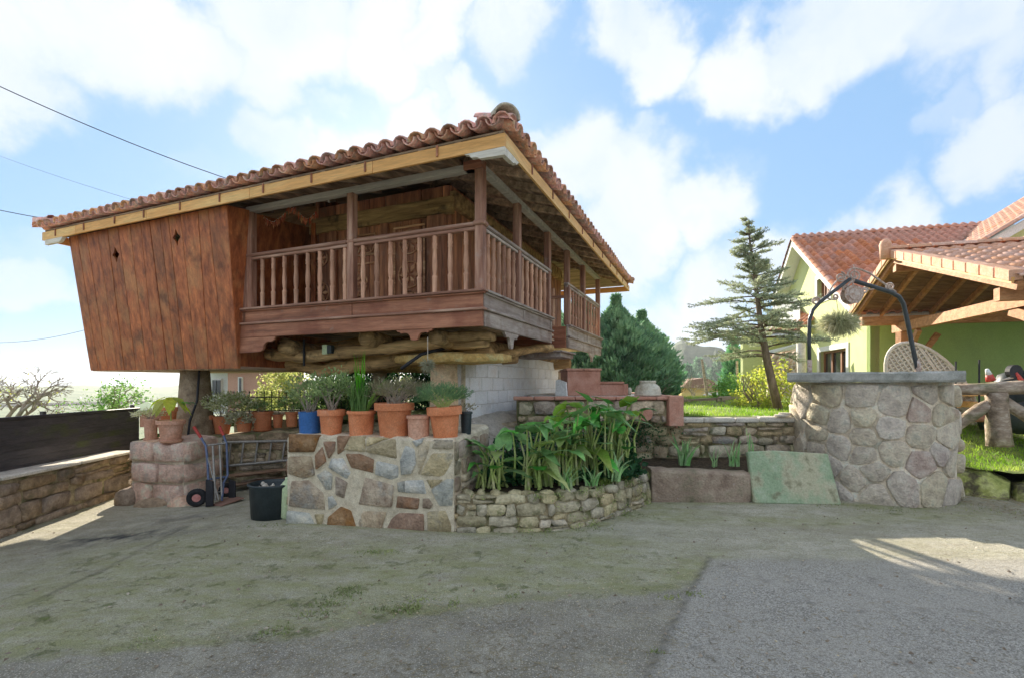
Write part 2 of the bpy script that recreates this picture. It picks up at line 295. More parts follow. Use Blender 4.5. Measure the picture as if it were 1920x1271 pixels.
m_bluepot = M('blue_plastic', [(.03,.13,.38),(.05,.17,.45)], scale=3, rough=.35, rnd=0, bump=0, spec=.5)
m_darkpot = M('black_plastic', [(.02,.03,.035),(.045,.06,.065)], scale=6, rough=.45, rnd=0, bump=.1, spec=.4)
m_soil = M('soil', [(.03,.02,.012),(.07,.05,.03),(.11,.08,.05)], scale=20, rough=1, bump=1, rnd=0)
m_fence = wood('anthracite_board', [(.040,.036,.040),(.062,.056,.060),(.09,.08,.085)], GY_, .5, .25, spots=[((.07,.09,.02),1.3,.53,.70,.8)])
m_stemg = M('green_stalk', [(.30,.40,.10),(.42,.52,.16),(.55,.50,.30)], scale=5, rough=.5, rnd=.2, bump=.1, trans=.15)
def leaf(name, cols, rnd=.3, hr=.02, trans=.35, rough=.5, scale=3): return M(name, cols, scale=scale, rough=rough, rnd=rnd, hrnd=hr, bump=.1, trans=trans, detail=3)
m_calla = leaf('calla_leaf', [(0.085,0.254,0.059),(0.169,0.439,0.101),(0.338,0.675,0.169)], .35, .02, .3, .35)
m_calla2 = leaf('calla_leaf_young', [(.22,.38,.06),(.34,.50,.10),(.50,.58,.16)], .2, .01, .4, .35)
m_iris = leaf('iris_leaf', [(0.203,0.406,0.152),(0.338,0.608,0.237),(0.575,0.777,0.372)])
m_ivy = leaf('ivy_leaf', [(0.022,0.075,0.027),(0.060,0.150,0.060),(0.105,0.225,0.090)])
m_grassp = leaf('leek_leaf', [(.10,.26,.04),(.20,.42,.07),(.34,.55,.12)])
m_feather = leaf('feathery_leaf', [(0.105,0.300,0.105),(0.210,0.450,0.165),(0.360,0.600,0.240)])
m_dry = leaf('dry_lavender', [(0.195,0.180,0.112),(0.330,0.300,0.195),(0.480,0.405,0.270)], trans=.2)
m_shrub = leaf('shrub_leaf', [(0.103,0.243,0.045),(0.241,0.425,0.105),(0.483,0.668,0.210)])
m_flowery = leaf('blossom_leaf', [(0.260,0.364,0.104),(0.624,0.624,0.364),(0.820,0.820,0.754)], rnd=.3, scale=20)
m_lime = leaf('lime_leaf', [(0.490,0.660,0.040),(0.630,0.780,0.060),(0.770,0.820,0.100)], trans=.6)
m_yellow = leaf('yellow_shrub_leaf', [(0.402,0.576,0.036),(0.632,0.744,0.054),(0.805,0.720,0.072)], trans=.5)
m_spruce = leaf('spruce_needle', [(0.228,0.319,0.160),(0.388,0.502,0.274),(0.638,0.730,0.410)], trans=.3, rough=.7)
m_cypress = leaf('cypress_leaf', [(0.077,0.187,0.105),(0.166,0.346,0.180),(0.304,0.547,0.270)], trans=.25, rough=.7, scale=1.2)
m_hedge = leaf('hedge_leaf', [(0.156,0.195,0.065),(0.364,0.390,0.130),(0.650,0.624,0.260)], trans=.5, scale=2)
m_grass = leaf('grass_blade', [(0.163,0.275,0.037),(0.300,0.450,0.062),(0.525,0.575,0.150)], trans=.5, scale=1.5)
m_straw = leaf('dry_litter', [(.22,.16,.09),(.36,.29,.17),(.50,.43,.28)], trans=.1)
m_mossy = leaf('moss_tuft', [(0.153,0.221,0.043),(0.255,0.357,0.068),(0.408,0.476,0.119)], trans=.2, scale=4)
m_bark = M('bark', [(.10,.075,.055),(.20,.15,.11),(.32,.25,.19)], scale=9, stretch=(1,1,.3), rough=.95, bump=1, rnd=.1, bscale=40)
m_twig = M('pale_twig', [(.22,.18,.14),(.34,.28,.22),(.44,.38,.31)], scale=6, rough=.9, bump=0, rnd=.1)
m_lawn = M('lawn_soil', [(.09,.13,.03),(.17,.23,.05),(.27,.30,.10)], scale=2.5, rough=1, bump=1, rnd=0, bscale=30, spots=[((.26,.20,.12),1.2,.54,.66,.6)])
m_far = M('far_field', [(.06,.10,.04),(.12,.17,.07),(.20,.22,.11)], scale=.06, rough=1, bump=0, rnd=.1)
m_wood_h = M('far_woods', [(.03,.055,.03),(.07,.10,.05),(.12,.14,.08)], scale=.15, rough=1, bump=0, rnd=.1)
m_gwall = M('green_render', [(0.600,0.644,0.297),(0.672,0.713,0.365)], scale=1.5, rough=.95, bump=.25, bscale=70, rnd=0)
m_gwall_shade = M('green_render_shaded', [(0.375,0.525,0.180),(0.438,0.575,0.216)], scale=1.5, rough=.95, bump=.25, bscale=70, rnd=0, spots=[((.24,.34,.13),1.5,.5,.75,.5)])  # the house's green render with the carport's shade put into its colour
m_whitep = M('white_paint', [(.74,.74,.71),(.80,.80,.78)], scale=2, rough=.8, bump=.1, rnd=0)
m_pink = M('pink_render', [(.52,.29,.22),(.58,.34,.26)], scale=1, rough=.95, bump=.1, rnd=0)
m_glass = M('window_glass', [(.03,.035,.04),(.05,.06,.07)], scale=1, rough=.08, bump=0, rnd=0, spec=.8)
m_wframe = wood('window_wood', [(.14,.055,.025),(.24,.10,.05),(.32,.15,.08)], GZ, .5, .1)
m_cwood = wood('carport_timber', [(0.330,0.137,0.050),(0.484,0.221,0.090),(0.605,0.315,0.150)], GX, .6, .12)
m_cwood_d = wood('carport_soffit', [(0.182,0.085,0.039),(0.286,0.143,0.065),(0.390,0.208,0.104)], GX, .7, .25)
m_rustic = wood('rustic_wood', [(0.150,0.112,0.081),(0.325,0.250,0.188),(0.550,0.475,0.388)], GX, .95, .15, spots=[((.09,.11,.04),3,.54,.66,.6)], bump=1)
m_iron = M('black_pipe', [(.025,.032,.036),(.05,.06,.065)], scale=8, rough=.35, rnd=.05, bump=.1, spec=.5)
m_rustiron = M('rusted_white_iron', [(.34,.19,.13),(.50,.38,.32),(.62,.55,.50)], scale=30, rough=.75, rnd=.1, bump=.2)
m_alu = M('dull_aluminium', [(.30,.28,.25),(.42,.40,.37)], scale=10, rough=.45, rnd=.05, bump=.1, metal=.3)
m_bluemetal = M('blue_painted_steel', [(.08,.11,.20),(.14,.18,.30)], scale=10, rough=.4, rnd=.05, bump=0, spec=.5)
m_red = M('red_rubber', [(.50,.06,.05),(.60,.10,.08)], scale=6, rough=.5, rnd=0, bump=0)
m_hub = M('hub_paint', [(.50,.16,.14),(.62,.30,.27)], scale=12, rough=.5, rnd=0, bump=0)
m_rubber = M('tyre_rubber', [(.015,.015,.017),(.03,.03,.032)], scale=12, rough=.8, rnd=0, bump=.2)
m_cable = M('black_cable', [(.015,.015,.017),(.03,.03,.035)], scale=6, rough=.5, rnd=0, bump=0)
m_cream = M('cream_plastic', [(0.632,0.567,0.476),(0.784,0.721,0.621)], scale=7, rough=.7, rnd=.04, bump=.1)
m_pepper = M('dried_pepper', [(.38,.05,.03),(.55,.14,.07),(.62,.42,.2)], scale=12, rough=.5, rnd=.2, bump=.2)
m_wool = leaf('air_plant', [(.28,.30,.22),(.42,.42,.30),(.50,.45,.32)], trans=.3)
m_spider = leaf('spider_plant', [(.22,.28,.12),(.42,.44,.22),(.62,.58,.36)], trans=.4)
m_cloth = M('blue_cloth', [(.04,.06,.22),(.3,.3,.45)], scale=14, rough=.9, rnd=0)
m_plainwood = wood('plank_pile_wood', [(.16,.09,.055),(.28,.17,.11),(.38,.25,.17)], GX, .85, .2)
m_paleg = M('pale_green_plastic', [(.52,.62,.36),(.60,.70,.44)], scale=3, rough=.4, rnd=0, bump=0)
m_urn = M('pale_urn_stone', [(.38,.34,.25),(.56,.52,.42),(.66,.63,.54)], scale=7, rough=.9, bump=.5, rnd=0, spots=[((.22,.22,.12),4,.55,.68,.6)])
m_roofbrown = M('far_roof', [(.22,.12,.09),(.32,.19,.14)], scale=4, rough=.9, rnd=0)
m_yellowh = M('yellow_render', [(.60,.44,.16),(.66,.50,.20)], scale=2, rough=.9, rnd=0)
m_wire = M('wire_black', [(.03,.03,.035),(.05,.05,.055)], scale=3, rough=.6, rnd=0, bump=0)
m_mound = stone('plastered_rock', [(0.368,0.310,0.241),(0.529,0.460,0.368),(0.644,0.575,0.483)], [((.14,.10,.06),3,.56,.66,.7),((.12,.13,.05),2,.56,.7,.5)], rnd=0)

# ------------------------------------------------------------------ stone-laying
def clip(poly, a, b, c):
    out = []
    for i in range(len(poly)):
        p, q = poly[i], poly[(i+1) % len(poly)]
        dp, dq = a*p[0]+b*p[1]-c, a*q[0]+b*q[1]-c
        if dp <= 0: out.append(p)
        if dp*dq < 0:
            t = dp/(dp-dq); out.append((p[0]+(q[0]-p[0])*t, p[1]+(q[1]-p[1])*t))
    return out
def voronoi(sites, rect, asp=1.0):
    x0, x1, y0, y1 = rect; cells = []
    for i, s in enumerate(sites):
        poly = [(x0,y0),(x1,y0),(x1,y1),(x0,y1)]
        for j, q in enumerate(sites):
            if i == j or not poly: continue
            if abs(s[0]-q[0]) > 2.2*(x1-x0)*.5+1: continue
            # metric with y stretched by asp
            a = 2*(q[0]-s[0]); b = 2*(q[1]-s[1])*asp*asp
            c = q[0]**2-s[0]**2+(q[1]**2-s[1]**2)*asp*asp
            poly = clip(poly, a, b, c)
        if len(poly) >= 3: cells.append(poly)
    return cells
def inset(poly, g):
    """move every edge inwards by g, then nick off the corners"""
    n = len(poly); A = sum(poly[i][0]*poly[(i+1) % n][1]-poly[(i+1) % n][0]*poly[i][1] for i in range(n))
    if A < 0: poly = poly[::-1]
    out = list(poly)
    for i in range(n):
        p, q = poly[i], poly[(i+1) % n]; ex, ey = q[0]-p[0], q[1]-p[1]; l = hypot(ex, ey)
        if l < 1e-5: continue
        nx, ny = ey/l, -ex/l
        out = clip(out, nx, ny, nx*p[0]+ny*p[1]-g)
        if len(out) < 3: return None
    return out
def chamfer(poly, f=.22, mx=.05):
    out = []; n = len(poly)
    for i in range(n):
        p, a, b = poly[i], poly[i-1], poly[(i+1) % n]
        for q in (a, b):
            l = hypot(q[0]-p[0], q[1]-p[1]); t = min(f, mx/max(l, 1e-6))
            out.append((p[0]+(q[0]-p[0])*t, p[1]+(q[1]-p[1])*t))
    return out
def reduce_poly(p, n):
    p = list(p)
    while len(p) > n:
        L = [hypot(p[i][0]-p[(i+1) % len(p)][0], p[i][1]-p[(i+1) % len(p)][1]) for i in range(len(p))]
        i = L.index(min(L)); j = (i+1) % len(p); m = ((p[i][0]+p[j][0])/2, (p[i][1]+p[j][1])/2); p[i] = m; p.pop(j)
    return p
def lay(name, cells, f, m, parent, depth=.05, gap=.012, cham=(.25,.04), jit=.3, mats=None, dome=.25, top=.84):
    """cells: 2D outlines; f(s,z,d)->world point, d outwards. Each becomes its own proud stone."""
    for ci, c in enumerate(cells):
        p = inset(c, gap)
        if not p or len(p) < 3: continue
        ar = abs(sum(p[i][0]*p[(i+1) % len(p)][1]-p[(i+1) % len(p)][0]*p[i][1] for i in range(len(p))))/2
        if ar < .0006: continue
        if len(p) <= 5 and gap > 0:
            q_ = []
            for i in range(len(p)):
                a_, b_ = p[i], p[(i+1) % len(p)]; l_ = hypot(b_[0]-a_[0], b_[1]-a_[1]); q_.append(a_)
                if l_ > .05: t_ = random.uniform(.35,.65); j_ = random.uniform(-.05,.02)*l_; q_.append((lerp(a_[0],b_[0],t_)+(b_[1]-a_[1])/l_*j_*-1*-1, lerp(a_[1],b_[1],t_)-(b_[0]-a_[0])/l_*j_))
            p = q_
        p = reduce_poly(chamfer(p, *cham), 10)
        n = len(p); cx = sum(q[0] for q in p)/n; cy = sum(q[1] for q in p)/n
        dd = depth*random.uniform(1-jit, 1+jit); tx, ty = random.uniform(-.12,.12), random.uniform(-.12,.12)
        V = []; F = []
        for k, (sc, h) in enumerate(((1, -.03), (.985, dd*.55), (top, dd), )):
            for q in p:
                j = 1+random.uniform(-.035,.02)*(k > 0)
                x = cx+(q[0]-cx)*sc*j; y = cy+(q[1]-cy)*sc*j
                V.append(f(x, y, h+(tx*(q[0]-cx)+ty*(q[1]-cy))*(k > 0)))
        V.append(f(cx+random.uniform(-.01,.01), cy, dd*(1+dome*random.uniform(.2,1))))
        for k in range(2):
            for i in range(n): F.append((k*n+i, k*n+(i+1) % n, (k+1)*n+(i+1) % n, (k+1)*n+i))
        for i in range(n): F.append((2*n+i, 2*n+(i+1) % n, 3*n))
        mm = mats[ci] if mats else (random.choice(m) if isinstance(m, list) else m)
        mk(name, V, F, mm, parent, smooth=True)
def rubble_sites(L, H, w, h, jx=.32, jy=.3):
    S = []; rows = max(1, round(H/h))
    for r in range(rows):
        n = max(1, round(L/w*random.uniform(.85,1.15)))
        for k in range(n):
            S.append(((k+.5+random.uniform(-jx,jx)+(.5 if r % 2 else 0)*.6)*L/n, (r+.5+random.uniform(-jy,jy))*H/rows))
    out = []
    for x, y in S:
        q = random.random()
        if q < .13: continue
        out.append((x, y))
        if q > .80: out.append((x+random.uniform(.25,.45)*w, y+random.uniform(-.5,.5)*h))
    return [(min(max(x,.02),L-.02), min(max(y,.01),H-.01)) for x, y in out]
def coursed(L, H, w, h, jit=.022, split=.22):
    out = []; z = 0
    while z < H-.02:
        hh = min(h*random.uniform(.65,1.35), H-z)
        if H-z-hh < h*.4: hh = H-z
        x = 0
        while x < L-.01:
            ww = min(w*random.uniform(.4,1.7), L-x)
            if L-x-ww < w*.35: ww = L-x
            def c(a, b): return (a+random.uniform(-jit, jit) if 0 < a < L-.001 else a, b+random.uniform(-jit, jit)*.7)
            if random.random() < split and ww > w*.5:
                m_ = z+hh*random.uniform(.4,.6); out.append([c(x,z),c(x+ww,z),c(x+ww,m_),c(x,m_)]); out.append([c(x,m_),c(x+ww,m_),c(x+ww,z+hh),c(x,z+hh)])
            else:
                q = [c(x,z),c(x+ww*.5,z-.008),c(x+ww,z),c(x+ww+random.uniform(-.02,.02),z+hh*.5),c(x+ww,z+hh),c(x+ww*.45,z+hh+.008),c(x,z+hh)]; out.append(q)
            x += ww
        z += hh
    return out
def wall_plane(p0, p1, z0):
    """frontal surface through p0->p1 (ground points); outward = to the camera side"""
    p0 = Vector((p0[0], p0[1])); p1 = Vector((p1[0], p1[1])); d = (p1-p0).normalized(); nrm = Vector((d.y, -d.x))
    def f(s, z, o=0): q = p0+d*s+nrm*o; return Vector((q.x, q.y, z0+z))
    return f, (p1-p0).length, nrm

# ------------------------------------------------------------------ ground heights
def gz(X, Y):
    return -.2*sm((-X-2.6)/3.0) - .02*sm((3-Y)/2) + .0
def gzn(X, Y):
    t = np.clip((-X-2.6)/3.0, 0, 1); t2 = np.clip((3-Y)/2, 0, 1)
    return -.2*(t*t*(3-2*t)) - .02*(t2*t2*(3-2*t2))
def smn(t): t = np.clip(t, 0, 1); return t*t*(3-2*t)
def lawn_z(X, Y):
    z = 1.06+0*X
    z = np.where(X < 6, 1.06-.2*smn((-X)/3), .37+.69*smn((Y-6.7)/3.4))
    b = smn((X-5.4)/1.2); z0 = 1.06-.2*smn((-X)/3); z1 = .37+.69*smn((Y-6.7)/3.4); z = z0*(1-b)+z1*b
    z = z - 1.2*smn((Y-16)/26) - .8*smn((-X-6)/4)
    return z
exec_sections = []
# ------------------------------------------------------------------ GROUND
def ground_material():
    m = bpy.data.materials.new('driveway_concrete'); m.use_nodes = True; t = m.node_tree; t.nodes.clear(); L = t.links.new
    out = _n(t, 'ShaderNodeOutputMaterial'); bs = _n(t, 'ShaderNodeBsdfPrincipled'); L(bs.outputs[0], out.inputs[0])
    geo = _n(t, 'ShaderNodeNewGeometry')
    def noise(s, d=6, r=.6, st=None):
        n = _n(t, 'ShaderNodeTexNoise'); n.inputs['Scale'].default_value = s; n.inputs['Detail'].default_value = d; n.inputs['Roughness'].default_value = r
        if st:
            mp = _n(t, 'ShaderNodeMapping'); mp.inputs['Scale'].default_value = st; mp.inputs['Rotation'].default_value = (0,0,.35); L(geo.outputs['Position'], mp.inputs[0]); L(mp.outputs[0], n.inputs['Vector'])
        else: L(geo.outputs['Position'], n.inputs['Vector'])
        return n.outputs['Fac']
    def rng_(x, a, b, c=0, d=1):
        n = _n(t, 'ShaderNodeMapRange'); n.inputs['From Min'].default_value = a; n.inputs['From Max'].default_value = b; n.inputs['To Min'].default_value = c; n.inputs['To Max'].default_value = d; L(x, n.inputs[0]); return n.outputs[0]
    def mix(f, a, b):
        n = _n(t, 'ShaderNodeMixRGB')
        for i, x in enumerate((f, a, b)):
            if isinstance(x, tuple): n.inputs[i].default_value = (*x, 1)
            elif isinstance(x, (int, float)): n.inputs[i].default_value = x
            else: L(x, n.inputs[i])
        return n.outputs[0]
    def mul(a, b):
        n = _n(t, 'ShaderNodeMath', operation='MULTIPLY')
        for i, x in enumerate((a, b)):
            if isinstance(x, (int, float)): n.inputs[i].default_value = x
            else: L(x, n.inputs[i])
        return n.outputs[0]
    def attr(n_):
        n = _n(t, 'ShaderNodeAttribute'); n.attribute_name = n_; return n.outputs['Fac']
    base = mix(rng_(noise(2.4, 12, .74, (1,1.8,1)), .36, .64), (.36,.325,.25), (.60,.555,.455))
    base = mix(rng_(noise(14, 10, .75), .52, .66, 0, .6), base, (.56,.54,.50)); base = mix(rng_(noise(26, 8, .75), .55, .68, 0, .6), base, (.15,.14,.115))
    vg = _n(t, 'ShaderNodeTexVoronoi'); vg.inputs['Scale'].default_value = 190; L(geo.outputs['Position'], vg.inputs['Vector']); vgs = _n(t, 'ShaderNodeSeparateXYZ'); L(vg.outputs['Color'], vgs.inputs[0])
    base = mix(rng_(vgs.outputs[0], .80, .86, 0, .55), base, (.62,.60,.55)); base = mix(rng_(vgs.outputs[1], .80, .86, 0, .5), base, (.10,.095,.08))
    base = mix(rng_(noise(.9, 5), .52, .68, 0, .6), base, (.31,.275,.215))
    # exposed aggregate
    vo = _n(t, 'ShaderNodeTexVoronoi'); vo.inputs['Scale'].default_value = 75; L(geo.outputs['Position'], vo.inputs['Vector'])
    peb = mix(rng_(vo.outputs['Distance'], .12, .45), (.64,.60,.52), (.26,.235,.195))
    vsep = _n(t, 'ShaderNodeSeparateXYZ'); L(vo.outputs['Color'], vsep.inputs[0])
    peb = mix(rng_(vsep.outputs[0], .55, .8), peb, (.31,.29,.255))
    agg = mul(attr('agg'), rng_(noise(3), .35, .6, .45, 1)); base = mix(agg, base, peb)
    # asphalt
    vo2 = _n(t, 'ShaderNodeTexVoronoi'); vo2.inputs['Scale'].default_value = 120; L(geo.outputs['Position'], vo2.inputs['Vector'])
    v2 = _n(t, 'ShaderNodeSeparateXYZ'); L(vo2.outputs['Color'], v2.inputs[0])
    asp = mix(v2.outputs[0], (.20,.185,.16), (.54,.51,.45)); asp = mix(rng_(v2.outputs[1], .93, .97), asp, (.5,.49,.46)); asp = mix(rng_(noise(1.6, 10, .7), .42, .62, 0, .6), asp, (.45,.42,.365)); asp = mix(rng_(noise(5, 10, .75), .55, .66, 0, .5), asp, (.16,.15,.13))
    base = mix(attr('asph'), base, asp)
    # moss and algae grow on it
    mo = attr('moss')
    film = mul(mo, rng_(noise(2.2, 13, .78, (1,2.2,1)), .30, .60)); base = mix(mul(film, .72), base, (.28,.295,.11))
    thick = mul(mo, rng_(noise(4.2, 12, .8), .56, .66)); base = mix(mul(thick, .7), base, (.17,.23,.045))
    base = mix(mul(attr('dark_patch'), rng_(noise(4, 6), .35, .6)), base, (.055,.058,.062))
    base = mix(mul(attr('dark_lines'), .5), base, (.03,.025,.02))
    fine = noise(160, 4, .7)
    hs = _n(t, 'ShaderNodeHueSaturation'); L(base, hs.inputs['Color']); L(rng_(fine, .32, .68, .55, 1.42), hs.inputs['Value']); L(hs.outputs[0], bs.inputs['Base Color'])
    bs.inputs['Roughness'].default_value = .93; bs.inputs['Specular IOR Level'].default_value = .2
    b = _n(t, 'ShaderNodeBump'); b.inputs['Strength'].default_value = .9; b.inputs['Distance'].default_value = .02
    ad = _n(t, 'ShaderNodeMath', operation='ADD'); L(noise(24, 8, .7), ad.inputs[0]); ad2 = _n(t, 'ShaderNodeMath', operation='MULTIPLY_ADD'); L(fine, ad2.inputs[0]); ad2.inputs[1].default_value = .5
    L(mul(thick, .6), ad2.inputs[2]); L(ad2.outputs[0], ad.inputs[1]); L(ad.outputs[0], b.inputs['Height']); L(b.outputs[0], bs.inputs['Normal'])
    return m
m_ground = ground_material()
def grid(xs, ys, zf, keep=None):
    X, Y = np.meshgrid(xs, ys); Z = zf(X, Y); V = np.stack([X, Y, Z], -1).reshape(-1, 3)
    nx, ny = len(xs), len(ys); i = np.arange(nx-1)[None, :]+np.arange(ny-1)[:, None]*nx; i = i.ravel()
    F = np.stack([i, i+1, i+nx+1, i+nx], 1)
    if keep is not None:
        c = V[F].mean(1); F = F[keep(c[:, 0], c[:, 1])]
    return V, F
def poly_dist(X, Y, pts):
    D = np.full(X.shape, 1e9)
    for (x0,y0),(x1,y1) in zip(pts[:-1], pts[1:]):
        dx, dy = x1-x0, y1-y0; t = np.clip(((X-x0)*dx+(Y-y0)*dy)/(dx*dx+dy*dy), 0, 1)
        D = np.minimum(D, np.hypot(X-x0-t*dx, Y-y0-t*dy))
    return D
def gpt(u, v): Y = EYE*FPX/(v-HV); return ((u-CU)/FPX*Y, Y)
seam = [(-7,2.2)]+[gpt(*p) for p in ((0,1225),(300,1200),(560,1180),(750,1143),(850,1130),(1000,1112),(1180,1102),(1300,1085))]+[(1.8,4.3)]
aspedge = [gpt(1330,1045), gpt(1245,1200), gpt(1215,1271), (.1,.9), (-.7,-1.2)]
asptop = [gpt(1330,1045), gpt(1560,1046), gpt(1760,1052), gpt(1920,1050), (9,4.4)]
def nz2(X, Y, s, k=0):
    r = np.random.default_rng(int(s*100)+k); o = 0*X
    for i in range(7):
        a = r.uniform(0, 2*pi); f = s*r.uniform(.6, 1.7); p = r.uniform(0, 6.28); o = o+np.sin((X*cos(a)+Y*sin(a))*f+p)
    return o/7
xs = np.concatenate([np.linspace(-14,-6.9,8)[:-1], np.arange(-6.9, 7.2, .05), np.linspace(7.25, 14, 8)])
ys = np.concatenate([np.linspace(-6,.9,14)[:-1], np.arange(.9, 9.6, .05)])
zf = lambda X, Y: gzn(X, Y)+.006*nz2(X, Y, 5)+.010*nz2(X, Y, 1.6)
V, F = grid(xs, ys, zf)
drv = mk('driveway', V, F, m_ground, smooth=True); tag(drv, kind='structure')
X, Y = V[:,0], V[:,1]
def seam_y(x):
    p = np.array(seam); return np.interp(x, p[:,0], p[:,1])
w = .05*nz2(X, Y, 9)+.03*nz2(X, Y, 23, 3)
below = smn((seam_y(X)+w-Y)/.10+.5)
xe = np.interp(Y, [p[1] for p in aspedge][::-1], [p[0] for p in aspedge][::-1]); yt = np.interp(X, [p[0] for p in asptop], [p[1] for p in asptop])
wj = .05*nz2(X, Y, 31, 5)+.03*nz2(X, Y, 60, 6)
asph = smn((X-xe+w*.6+wj)/.07+.5)*smn((yt+w*2.2+wj*2-Y)/.22+.5)*(1-.35*np.clip(nz2(X,Y,2.4,8)*2,0,1)*np.exp(-((Y-yt)/.5)**2))
asph = np.maximum(asph, smn((X-(-.7))/.1)*(Y < -1.2))
def blob(u, v, rx, ry):
    x, y = gpt(u, v); return np.exp(-(((X-x)/rx)**2+((Y-y)/ry)**2))
dseam = poly_dist(X, Y, seam)
moss = .75*np.exp(-(dseam/.22)**2)*(1-asph) + .95*blob(980,1060,1.1,.5)+.6*blob(600,1060,1.0,.5)+.55*blob(300,1040,1.4,.8)+.5*blob(150,1150,.9,.5)+.7*blob(1240,960,.5,.35)+.6*blob(1100,1015,.5,.25)+.5*blob(1480,975,1.2,.2)+.7*blob(1750,965,.7,.25)+.45*blob(420,1110,1.2,.4)+.55*blob(760,1110,.6,.3)
moss = np.clip(1.25*moss*(1-.85*below*(dseam > .12))*(1-asph)+.34*(1-below)*(1-asph)+.10*below*(1-asph), 0, 1)
moss = np.clip(moss+.8*np.exp(-(poly_dist(X, Y, [(-2.6,5.4),(-.6,5.05)])/.05)**2)+.7*np.exp(-(poly_dist(X, Y, [(4.3,6.2),(5.0,6.05),(5.9,6.3)])/.12)**2),0,1)  # contact line in moss colour at the front wall's foot; moss round the well
pw = [(-.6,5.05),(.25,5.05),(.9,5.3),(1.5,5.9),(1.9,6.3),(3.2,6.35)]
moss = np.clip(moss+.9*np.exp(-(poly_dist(X, Y, pw)/.10)**2)+.7*np.exp(-(poly_dist(X, Y, [(-6.0,5),(-6.3,8)])/.2)**2), 0, 1)
dark_lines = np.exp(-(poly_dist(X+w*.3, Y+w*.3, [gpt(1330,1045), gpt(1290,1118), gpt(1268,1160), gpt(1245,1200), gpt(1215,1271), (.1,.9)])/.022)**2)  # dark crack along the asphalt edge
dark_lines = np.maximum(dark_lines, .8*np.exp(-(poly_dist(X+w*.25, Y+w*.25, [gpt(*p) for p in ((60,1118),(200,1052),(280,1010),(350,975))])/.03)**2))  # second dark line, from the lower left towards the left pillar
dark_patch = np.clip(blob(215,985,.9,.25)+.5*blob(330,955,.6,.3), 0, 1)  # two soft near-black patches in front of the plinth
for nme, a in (('asph', asph), ('agg', np.clip(below-asph, 0, 1)), ('moss', moss), ('dark_patch', dark_patch), ('dark_lines', dark_lines)):
    at = drv.data.attributes.new(nme, 'FLOAT', 'POINT'); at.data.foreach_set('value', a.astype(np.float32))

# the lawn terrace behind the retaining wall, and the land beyond
xs = np.concatenate([np.arange(-9, 14, .25), np.linspace(14, 60, 24)]); ys = np.concatenate([np.arange(2.9, 16, .25), np.linspace(16, 60, 24)])
def keep(x, y): return np.where(x > 6.1, y > np.interp(x, [6.1,6.25,6.8,7.7,8.9,20], [7.2,7.08,6.33,5.83,5.33,1.9]), np.where(x > .9, y > 7.35, y > 9.3)) & ~((x < -6.6) & (y < 11))
V, F = grid(xs, ys, lambda X, Y: lawn_z(X, Y)+.02*nz2(X, Y, 2.2))
c = V[F].mean(1); F = F[keep(c[:,0], c[:,1])]
used = np.unique(F); rem = np.zeros(len(V), int); rem[used] = np.arange(len(used))
tag(mk('lawn', V[used], rem[F], m_lawn, smooth=True), kind='structure')
def far_z(X, Y):
    d = np.hypot(X, Y)
    z = -.7-12*smn((d-40)/160)-3.5*smn((-X-8)/25)*smn((d-8)/30)
    return np.where(d < 14, -.7, z)
rr = np.concatenate([[0], np.geomspace(6, 1500, 40)]); aa = np.linspace(0, 2*pi, 97)[:-1]
V = [(0,0,-.7)]; F = []
for r in rr[1:]:
    for a in aa: V.append((r*sin(a), r*cos(a), 0))
V = np.array(V, float); V[:,2] = far_z(V[:,0], V[:,1]); n = len(aa)
for k in range(n): F.append((0, 1+(k+1) % n, 1+k, 1+k))
F = [(0, 1+(k+1) % n, 1+k) for k in range(n)]+[(1+i*n+k, 1+i*n+(k+1) % n, 1+(i+1)*n+(k+1) % n, 1+(i+1)*n+k) for i in range(len(rr)-2) for k in range(n)]
tag(mk('valley_ground', V, F, m_far, smooth=True), kind='structure')
def hills(name, az0, az1, r0, r1, hts, m, seed):
    rs = np.linspace(r0, r1, 9); az = np.linspace(az0, az1, 90); V = []; F = []
    hx = np.linspace(az0, az1, len(hts))
    for i, r in enumerate(rs):
        for a in az:
            h = np.interp(a, hx, hts)*sin(pi*i/(len(rs)-1))
            n_ = 1+.10*sin(a*37+seed)+.06*sin(a*91+seed*2)+.05*sin(a*13+i)
            V.append((r*sin(a), r*cos(a), -14+h*n_+(0 if i in (0, len(rs)-1) else random.uniform(0, .035*np.interp(a, hx, hts)))))
    for i in range(len(rs)-1):
        for k in range(len(az)-1): q = i*len(az)+k; F.append((q, q+1, q+1+len(az), q+len(az)))
    return tag(mk(name, V, F, m, smooth=False), kind='structure')
hills('wooded_hill', radians(8), radians(60), 260, 420, [10,30,38,36,40,30,34,40,40], m_wood_h, 1)
hills('valley_hills', radians(-80), radians(12), 500, 1100, [10,16,12,18,12,9,16,12,16,20,26,34], m_far, 3)

